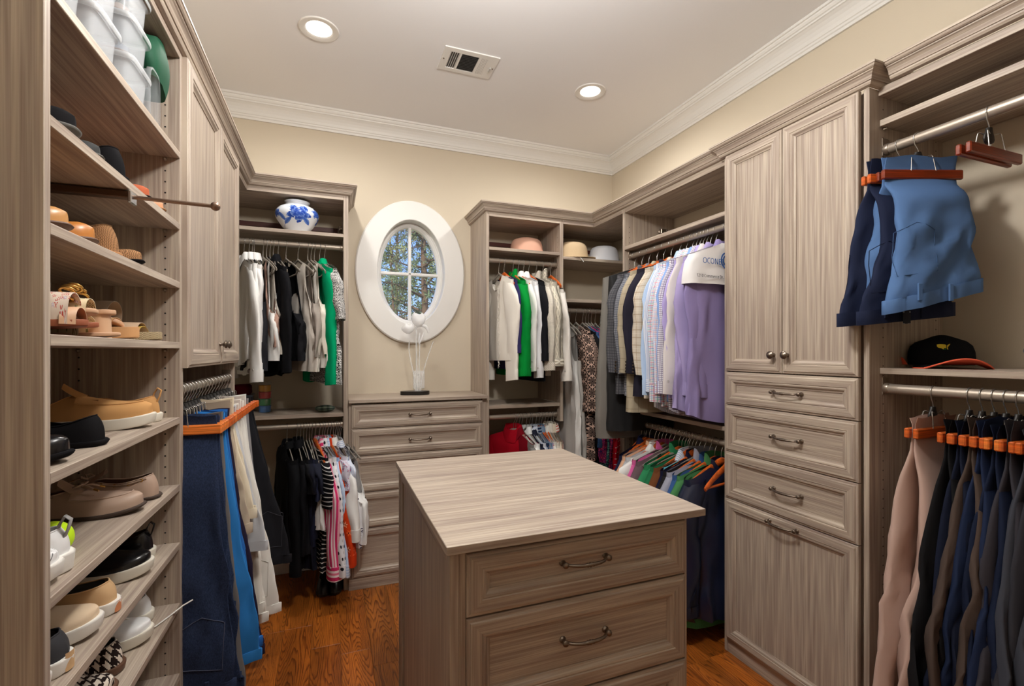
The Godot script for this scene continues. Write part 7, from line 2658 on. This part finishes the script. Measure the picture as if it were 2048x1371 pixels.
	mb.tube(PackedVector3Array([c + Vector3(-0.004, 0.405, 0), c + Vector3(0.022, 0.418, 0.006), c + Vector3(0.050, 0.410, 0.008), c + Vector3(0.066, 0.390, 0.008), c + Vector3(0.070, 0.365, 0.008)]), [0.006, 0.010, 0.011, 0.010, 0.004], 10, true, Vector3(0, 0, 1), 1.0)
	part(t, "curled_leaf", mb, frost)
	mb = MB.new()
	for s: float in [-1.0, 1.0]:
		mb.tube(PackedVector3Array([c + Vector3(0.012, 0.295, 0), c + Vector3(0.020 + s * 0.008, 0.33, 0.004), c + Vector3(0.030 + s * 0.012, 0.37, 0.006)]), [0.003, 0.008, 0.002], 8)
	part(t, "bud", mb, frost)

	# ---- shelf of the corner bay: stacking cups, tub, folded socks
	t = thing("stacking_cups", "column of yellow, red, green and blue toy cups under a clear cover", "toy", P(-0.352, 1.006, 3.02))
	var cols := [rgb(34, 104, 170), rgb(40, 136, 70), rgb(214, 44, 50), rgb(226, 164, 40)]
	for k in 4:
		mb = MB.new()
		mb.lathe(PackedVector2Array([Vector2(0.0001, 0.0), Vector2(0.028, 0.0), Vector2(0.030, 0.003), Vector2(0.031, 0.034), Vector2(0.033, 0.035), Vector2(0.033, 0.038), Vector2(0.0001, 0.038)]), 28, xf(P(-0.352, 1.0065 + k * 0.039, 3.02)))
		part(t, "cup", mb, plain(cols[k], 0.35))
	mb = MB.new()
	mb.lathe(PackedVector2Array([Vector2(0.036, 0.0), Vector2(0.0365, 0.165), Vector2(0.034, 0.178), Vector2(0.0001, 0.180)]), 28, xf(P(-0.352, 1.0065, 3.02)))
	part(t, "clear_cover", mb, mats.glass)
	t = thing("storage_tub", "small grey plastic tub with maroon cloth behind the trousers", "storage box", P(-0.47, 1.006, 3.04))
	mb = MB.new()
	mb.box(P(-0.60, 1.0065, 3.15), P(-0.425, 1.095, 2.97), 1, 0.008)
	part(t, "tub", mb, plain(rgb(120, 122, 130), 0.4))
	mb = MB.new()
	mb.box(P(-0.605, 1.095, 3.155), P(-0.42, 1.106, 2.965), 1, 0.004)
	part(t, "lid", mb, plain(rgb(150, 152, 160), 0.4))
	t = thing("folded_cloth", "folded maroon cloth on the lid of the grey tub", "cloth", P(-0.49, 1.106, 3.05))
	mb = MB.new()
	rows = []
	for e: Array in [[0.92, 0.0], [1.0, 0.008], [1.0, 0.022], [0.98, 0.028], [1.0, 0.034], [0.98, 0.048], [0.85, 0.056]]:
		var row := PackedVector3Array()
		for i in 24:
			var a := TAU * i / 24
			row.append(P(-0.50 + signf(cos(a)) * pow(absf(cos(a)), 0.4) * 0.075 * e[0], 1.1062 + e[1] + 0.003 * sin(a * 2.0), 3.055 + signf(sin(a)) * pow(absf(sin(a)), 0.4) * 0.07 * e[0]))
		rows.append(row)
	mb.grid(rows, true)
	mb.cap(rows[-1], Vector3.UP)
	part(t, "folds", mb, fab(rgb(96, 20, 34)))
	t = thing("rolled_scarf", "rolled green and grey plaid scarf alone on the shelf near the chest", "scarf", P(-0.032, 1.006, 2.93))
	mb = MB.new()
	rows = []
	uvs = []
	for i in 15:
		var u := i / 14.0
		var row := PackedVector3Array()
		var uvr := PackedVector2Array()
		var rr := 0.022 * pow(maxf(0.02, sin(u * PI)), 0.35)
		for k in 21:
			var a := TAU * (k % 20) / 20
			if k < 20: row.append(P(-0.085 + u * 0.105, 1.0062 + 0.019 + sin(a) * rr * 0.86, 2.93 + cos(a) * rr * 1.5))
			uvr.append(Vector2(u * 0.10, a * 0.03))
		rows.append(row)
		uvs.append(uvr)
	mb.grid(rows, true, uvs)
	part(t, "roll", mb, cloth(checks(rgb(110, 120, 110), [[0.0, 0.35, rgb(40, 70, 46)], [0.6, 0.15, rgb(150, 190, 120)]], [[0.0, 0.35, rgb(30, 34, 50)], [0.6, 0.12, rgb(200, 204, 196)]]), Vector2(0.03, 0.03)))

	# ---- tall black boots on the floor
	for k in 2:
		t = thing("tall_boot", ["tall black leather boot on the floor against the chest panel", "mate of the tall black boot, standing further along the rod"][k], "boot", P(0.015 - k * 0.055, 0, 3.00), "tall black boots")
		var bx0 := 0.020 - k * 0.060
		mb = MB.new()
		rows = []
		for j in 21:
			var u := j / 20.0
			var row := PackedVector3Array()
			for i in 20:
				var a := TAU * i / 20
				var wr := 1.0 + 0.10 * sin(u * 46.0 + a) * (1.0 - u * 0.6)
				row.append(P(bx0 + cos(a) * lerpf(0.030, 0.044, u) * wr * 0.62, 0.10 + u * 0.34, 2.985 + sin(a) * lerpf(0.045, 0.065, u) * wr))
			rows.append(row)
		mb.grid(rows, true)
		part(t, "shaft", mb, plain(rgb(16, 16, 17), 0.3))
		var so := sole_mesh(0.26, 0.040, [[0.0, 0.97], [0.012, 1.0], [0.016, 0.98]], 0.006)
		so.moved(Transform3D(Basis(Vector3.UP, deg_to_rad(-90.0)), P(bx0, 0.0, 3.05)))
		part(t, "sole", so, mats.dark)
		mb = sole_mesh(0.255, 0.038, [[0.014, 1.0], [0.035, 0.97], [0.055, 0.80], [0.075, 0.55]], 0.004)
		mb.moved(Transform3D(Basis(Vector3.UP, deg_to_rad(-90.0)), P(bx0, 0.0, 3.048)))
		part(t, "foot", mb, plain(rgb(16, 16, 17), 0.3))

	# ---- cap on the trouser bay's shelf
	cap_on_shelf()
	t = thing("rolled_socks", "rolled grey and green socks at the picture edge past the cap", "socks", P(1.86, 1.296, 0.79))
	for k in 2:
		mb = MB.new()
		rows = []
		for i in 11:
			var u := i / 10.0
			var row := PackedVector3Array()
			var rr := 0.028 * pow(maxf(0.02, sin(u * PI)), 0.4)
			for q in 16:
				var a := TAU * q / 16
				row.append(P(1.82 + u * 0.09, 1.2965 + 0.022 + k * 0.034 + sin(a) * rr * 0.75, 0.712 + k * 0.004 + cos(a) * rr))
			rows.append(row)
		mb.grid(rows, true)
		part(t, "roll", mb, fab([rgb(40, 100, 60), rgb(96, 96, 100)][k]))


func cap_on_shelf() -> void:
	# brim forward is +x in its own axes
	var at := P(1.895, 1.2965, 0.955)
	var t := thing("cap", "black baseball cap with coral underside and yellow map patch", "cap", Vector3.ZERO)
	t.transform = Transform3D(Basis(Vector3.UP, deg_to_rad(180.0 + 47.0)), at)
	org[t] = Vector3.ZERO
	var black := plain(rgb(24, 24, 27), 0.95, 0.0, 0.15)
	var coral := plain(rgb(236, 104, 76), 0.85, 0.0, 0.2)
	var mb := MB.new()
	var rows := []
	for e: Array in [[1.0, 0.0], [1.02, 0.25], [1.0, 0.50], [0.93, 0.74], [0.78, 0.90], [0.5, 0.985], [0.2, 0.97], [0.001, 0.955]]:
		var row := PackedVector3Array()
		for i in 40:
			var a := TAU * i / 40
			var sag: float = 0.008 * sin(a * 2.0 + 0.9) * e[1]
			row.append(Vector3(cos(a) * 0.093 * e[0] - 0.02, 0.010 + 0.092 * e[1] + sag, sin(a) * 0.083 * e[0]))
		rows.append(row)
	mb.grid(rows, true)
	var cr := part(t, "crown", mb, black)
	mb = MB.new()
	mb.lathe(PackedVector2Array([Vector2(0.008, 0), Vector2(0.007, 0.003), Vector2(0.0001, 0.005)]), 12, xf(Vector3(-0.02, 0.099, 0)))
	part(cr, "button", mb, black)
	# brim: top sheet black, lower sheet coral, arched
	for k in 2:
		mb = MB.new()
		rows = []
		for j in 9:
			var u := j / 8.0
			var row := PackedVector3Array()
			for i in 25:
				var a := lerpf(-1.35, 1.35, i / 24.0)
				var inner := Vector2(cos(a) * 0.090 - 0.02, sin(a) * 0.082)
				var outer := Vector2(cos(a * 0.86) * 0.155 - 0.004, sin(a * 0.95) * 0.104)
				var p := inner.lerp(outer, u)
				var y := 0.014 + 0.030 * u * cos(clampf(p.y / 0.104, -1, 1) * PI * 0.62) - 0.012 * u
				row.append(Vector3(p.x, maxf(y, 0.0012) - (0.0022 if k == 1 else 0.0), p.y))
			rows.append(row)
		mb.grid(rows, false)
		part(t, "brim" if k == 0 else "brim_underside", mb, black if k == 0 else coral)
	mb = MB.new()
	var path := PackedVector3Array()
	for i in 25:
		var a := lerpf(-1.35, 1.35, i / 24.0)
		var p := Vector2(cos(a * 0.86) * 0.155 - 0.004, sin(a * 0.95) * 0.104)
		path.append(Vector3(p.x, maxf(0.002 + 0.030 * cos(clampf(p.y / 0.104, -1, 1) * PI * 0.62), 0.0012) - 0.0008, p.y))
	mb.tube(path, 0.0026, 8)
	part(t, "brim_edge", mb, coral)
	# folded back strap with coral lining, to the side
	mb = MB.new()
	rows = []
	for j in 5:
		var row := PackedVector3Array()
		for i in 14:
			var a := lerpf(0.2, PI * 1.1, i / 13.0)
			row.append(Vector3(-0.020 + 0.020 * cos(a) - 0.012 * j, 0.004 + 0.030 * absf(sin(a)) * (1.0 if a < PI else 0.2), 0.092 + 0.012 * sin(a) + 0.002 * j))
		rows.append(row)
	mb.grid(rows, false)
	part(t, "turned_sweatband", mb, coral)
	# patch: outline of a country with a small flag, proud of the crown
	var shape := PackedVector2Array()
	for e: Array in [[-1.0, 0.42], [-0.55, 0.50], [0.0, 0.46], [0.30, 0.38], [0.42, 0.22], [0.62, 0.34], [0.92, 0.56], [1.0, 0.50], [0.82, 0.22], [0.66, -0.05], [0.58, -0.22], [0.66, -0.55], [0.56, -0.60], [0.44, -0.34], [0.10, -0.32], [-0.05, -0.56], [-0.25, -0.36], [-0.70, -0.26], [-0.95, 0.02]]:
		shape.append(Vector2(e[0], e[1]))
	mb = MB.new()
	var tri := Geometry2D.triangulate_polygon(shape)
	var place := func(q: Vector2, d: float) -> Vector3:
		var a := 0.30 - q.x * 0.20
		var y := 0.070 + q.y * 0.016
		var rr := 0.0905 - maxf(0.0, y - 0.056) * 0.22 + d
		return Vector3(cos(a) * rr - 0.02 + 0.0015, y, sin(a) * rr * 0.9)
	for i in tri.size() / 3:
		mb.quad(place.call(shape[tri[i * 3]], 0.0035), place.call(shape[tri[i * 3 + 1]], 0.0035), place.call(shape[tri[i * 3 + 2]], 0.0035), place.call(shape[tri[i * 3]], 0.0036))
	part(t, "map_patch", mb, fab(rgb(222, 196, 66)))
	mb = MB.new()
	mb.tube(PackedVector3Array([place.call(Vector2(0.40, -0.42), 0.005), place.call(Vector2(0.44, 0.30), 0.005)]), 0.0009, 5)
	part(t, "flag_pole", mb, fab(rgb(30, 40, 34)))
	mb = MB.new()
	mb.quad(place.call(Vector2(-0.1, -0.62), 0.004), place.call(Vector2(0.34, -0.62), 0.004), place.call(Vector2(0.40, -0.42), 0.004), place.call(Vector2(0.0, -0.44), 0.004))
	part(t, "green_stitching", mb, fab(rgb(40, 110, 60)))


# ---------------------------------------------------------------- what stands outside the oval window

func outdoors() -> void:
	var bark := plain(rgb(70, 60, 54), 0.95, 0.0, 0.1)
	var spots := [
		["tall pine tree with dark trunk outside the oval window, behind the muntin's foot", 2.55, 13.0, 0.13, 0, 900, 2.0, 8.0, 2.4],
		["slimmer dark tree outside the oval window, behind the glass tulip", 3.35, 15.0, 0.11, 1, 1300, 1.6, 7.6, 2.4],
		["yellow green leafy tree outside the oval window on the sunlit side", 4.6, 16.5, 0.12, 2, 2300, 1.8, 6.4, 2.6],
		["thin bare branched tree outside the oval window", 1.75, 14.0, 0.05, 3, 500, 2.2, 6.6, 2.0],
		["distant blue green tree outside behind the pine", 3.2, 24.0, 0.12, 0, 1300, 2.6, 9.4, 3.6],
	]
	var leafm := [plain(rgb(52, 74, 52), 0.8), plain(rgb(72, 92, 50), 0.8), plain(rgb(150, 146, 56), 0.8), plain(rgb(84, 96, 62), 0.8)]
	for m: StandardMaterial3D in leafm:
		m.backlight_enabled = true
		m.backlight = m.albedo_color * 0.7
		m.cull_mode = BaseMaterial3D.CULL_DISABLED
	var leaf := MB.new()
	for i in 5:
		var a := TAU * i / 5 + 0.3
		var d := Vector3(cos(a), 0.35 * sin(a * 2.0), sin(a))
		var s := d.cross(Vector3.UP).normalized() * 0.16
		leaf.quad(Vector3.ZERO, d * 0.5 + s, d, d * 0.5 - s)
	var lm: Array[ArrayMesh] = []
	for m: Material in leafm:
		var me := leaf.mesh(Vector3.ZERO)
		me.surface_set_material(0, m)
		lm.append(me)
	for e: Array in spots:
		var r := RandomNumberGenerator.new()
		r.seed = int(e[1] * 100)
		var base := P(e[1], -3.2, e[2])
		var t := thing("tree", e[0], "tree", base, "")
		var mb := MB.new()
		var path := PackedVector3Array()
		var rad := []
		for i in 9:
			var u := i / 8.0
			path.append(base + Vector3(0.18 * sin(u * 3.0 + e[1]), u * (e[7] + 3.2), 0.1 * sin(u * 5.0)))
			rad.append(e[3] * (1.15 - 0.85 * u))
		mb.tube(path, rad, 9)
		part(t, "trunk", mb, bark)
		mb = MB.new()
		var tips: Array[Vector3] = []
		for i in 26:
			var u := r.randf_range(0.40, 0.98)
			var p: Vector3 = path[int(u * 8.0)].lerp(path[mini(8, int(u * 8.0) + 1)], fposmod(u * 8.0, 1.0))
			var a := r.randf() * TAU
			var ln: float = e[8] * (1.15 - 0.75 * u) * r.randf_range(0.5, 1.1)
			var q := p + Vector3(cos(a), r.randf_range(0.05, 0.55), sin(a)) * ln
			var mid := p.lerp(q, 0.5) + Vector3(r.randf_range(-0.1, 0.1), r.randf_range(-0.1, 0.12), 0)
			mb.tube(PackedVector3Array([p, mid, q]), [e[3] * 0.30, e[3] * 0.18, 0.008], 5)
			for k in 3:
				var q2 := mid.lerp(q, r.randf_range(0.1, 0.9))
				var q3 := q2 + Vector3(r.randf_range(-0.5, 0.5), r.randf_range(-0.1, 0.5), r.randf_range(-0.5, 0.5))
				mb.tube(PackedVector3Array([q2, q3]), [0.012, 0.005], 4)
				tips.append(q3)
			tips.append(q)
			tips.append(mid)
		part(t, "branches", mb, bark).set_meta("kind", "stuff")
		var mm := MultiMesh.new()
		mm.transform_format = MultiMesh.TRANSFORM_3D
		mm.mesh = lm[e[4]]
		mm.instance_count = e[5]
		for i in int(e[5]):
			var c: Vector3 = tips[r.randi() % tips.size()]
			var p := c + Vector3(r.randfn(0.0, 0.24), r.randfn(0.0, 0.16), r.randfn(0.0, 0.24)) - base
			mm.set_instance_transform(i, Transform3D(Basis.from_euler(Vector3(r.randf() * TAU, r.randf() * TAU, r.randf() * TAU)).scaled(Vector3.ONE * r.randf_range(0.07, 0.15)), p))
		var mi := MultiMeshInstance3D.new()
		mi.name = "foliage"
		mi.multimesh = mm
		mi.set_meta("kind", "stuff")
		t.add_child(mi, true)
	# a neighbour's roof and the ground
	var h := thing("neighbouring_house", "grey roofed house low in the oval window behind the trees", "house", P(2.6, -3.2, 30.0))
	var mb := MB.new()
	mb.box(P(-4, -3.2, 36), P(9, 2.2, 30), 1, 0.0)
	part(h, "walls", mb, plain(rgb(150, 140, 128), 0.9))
	mb = MB.new()
	mb.quad(P(-4.6, 2.0, 29.6), P(9.6, 2.0, 29.6), P(9.0, 3.75, 33), P(-4.0, 3.75, 33))
	mb.quad(P(9.6, 2.0, 36.4), P(-4.6, 2.0, 36.4), P(-4.0, 3.75, 33), P(9.0, 3.75, 33))
	part(h, "roof", mb, plain(rgb(104, 96, 92), 0.9))
	mb = MB.new()
	mb.box(P(-40, -3.4, 70), P(44, -3.2, 3.6), 1, 0.0)
	struct("ground", mb, plain(rgb(92, 98, 62), 0.95))
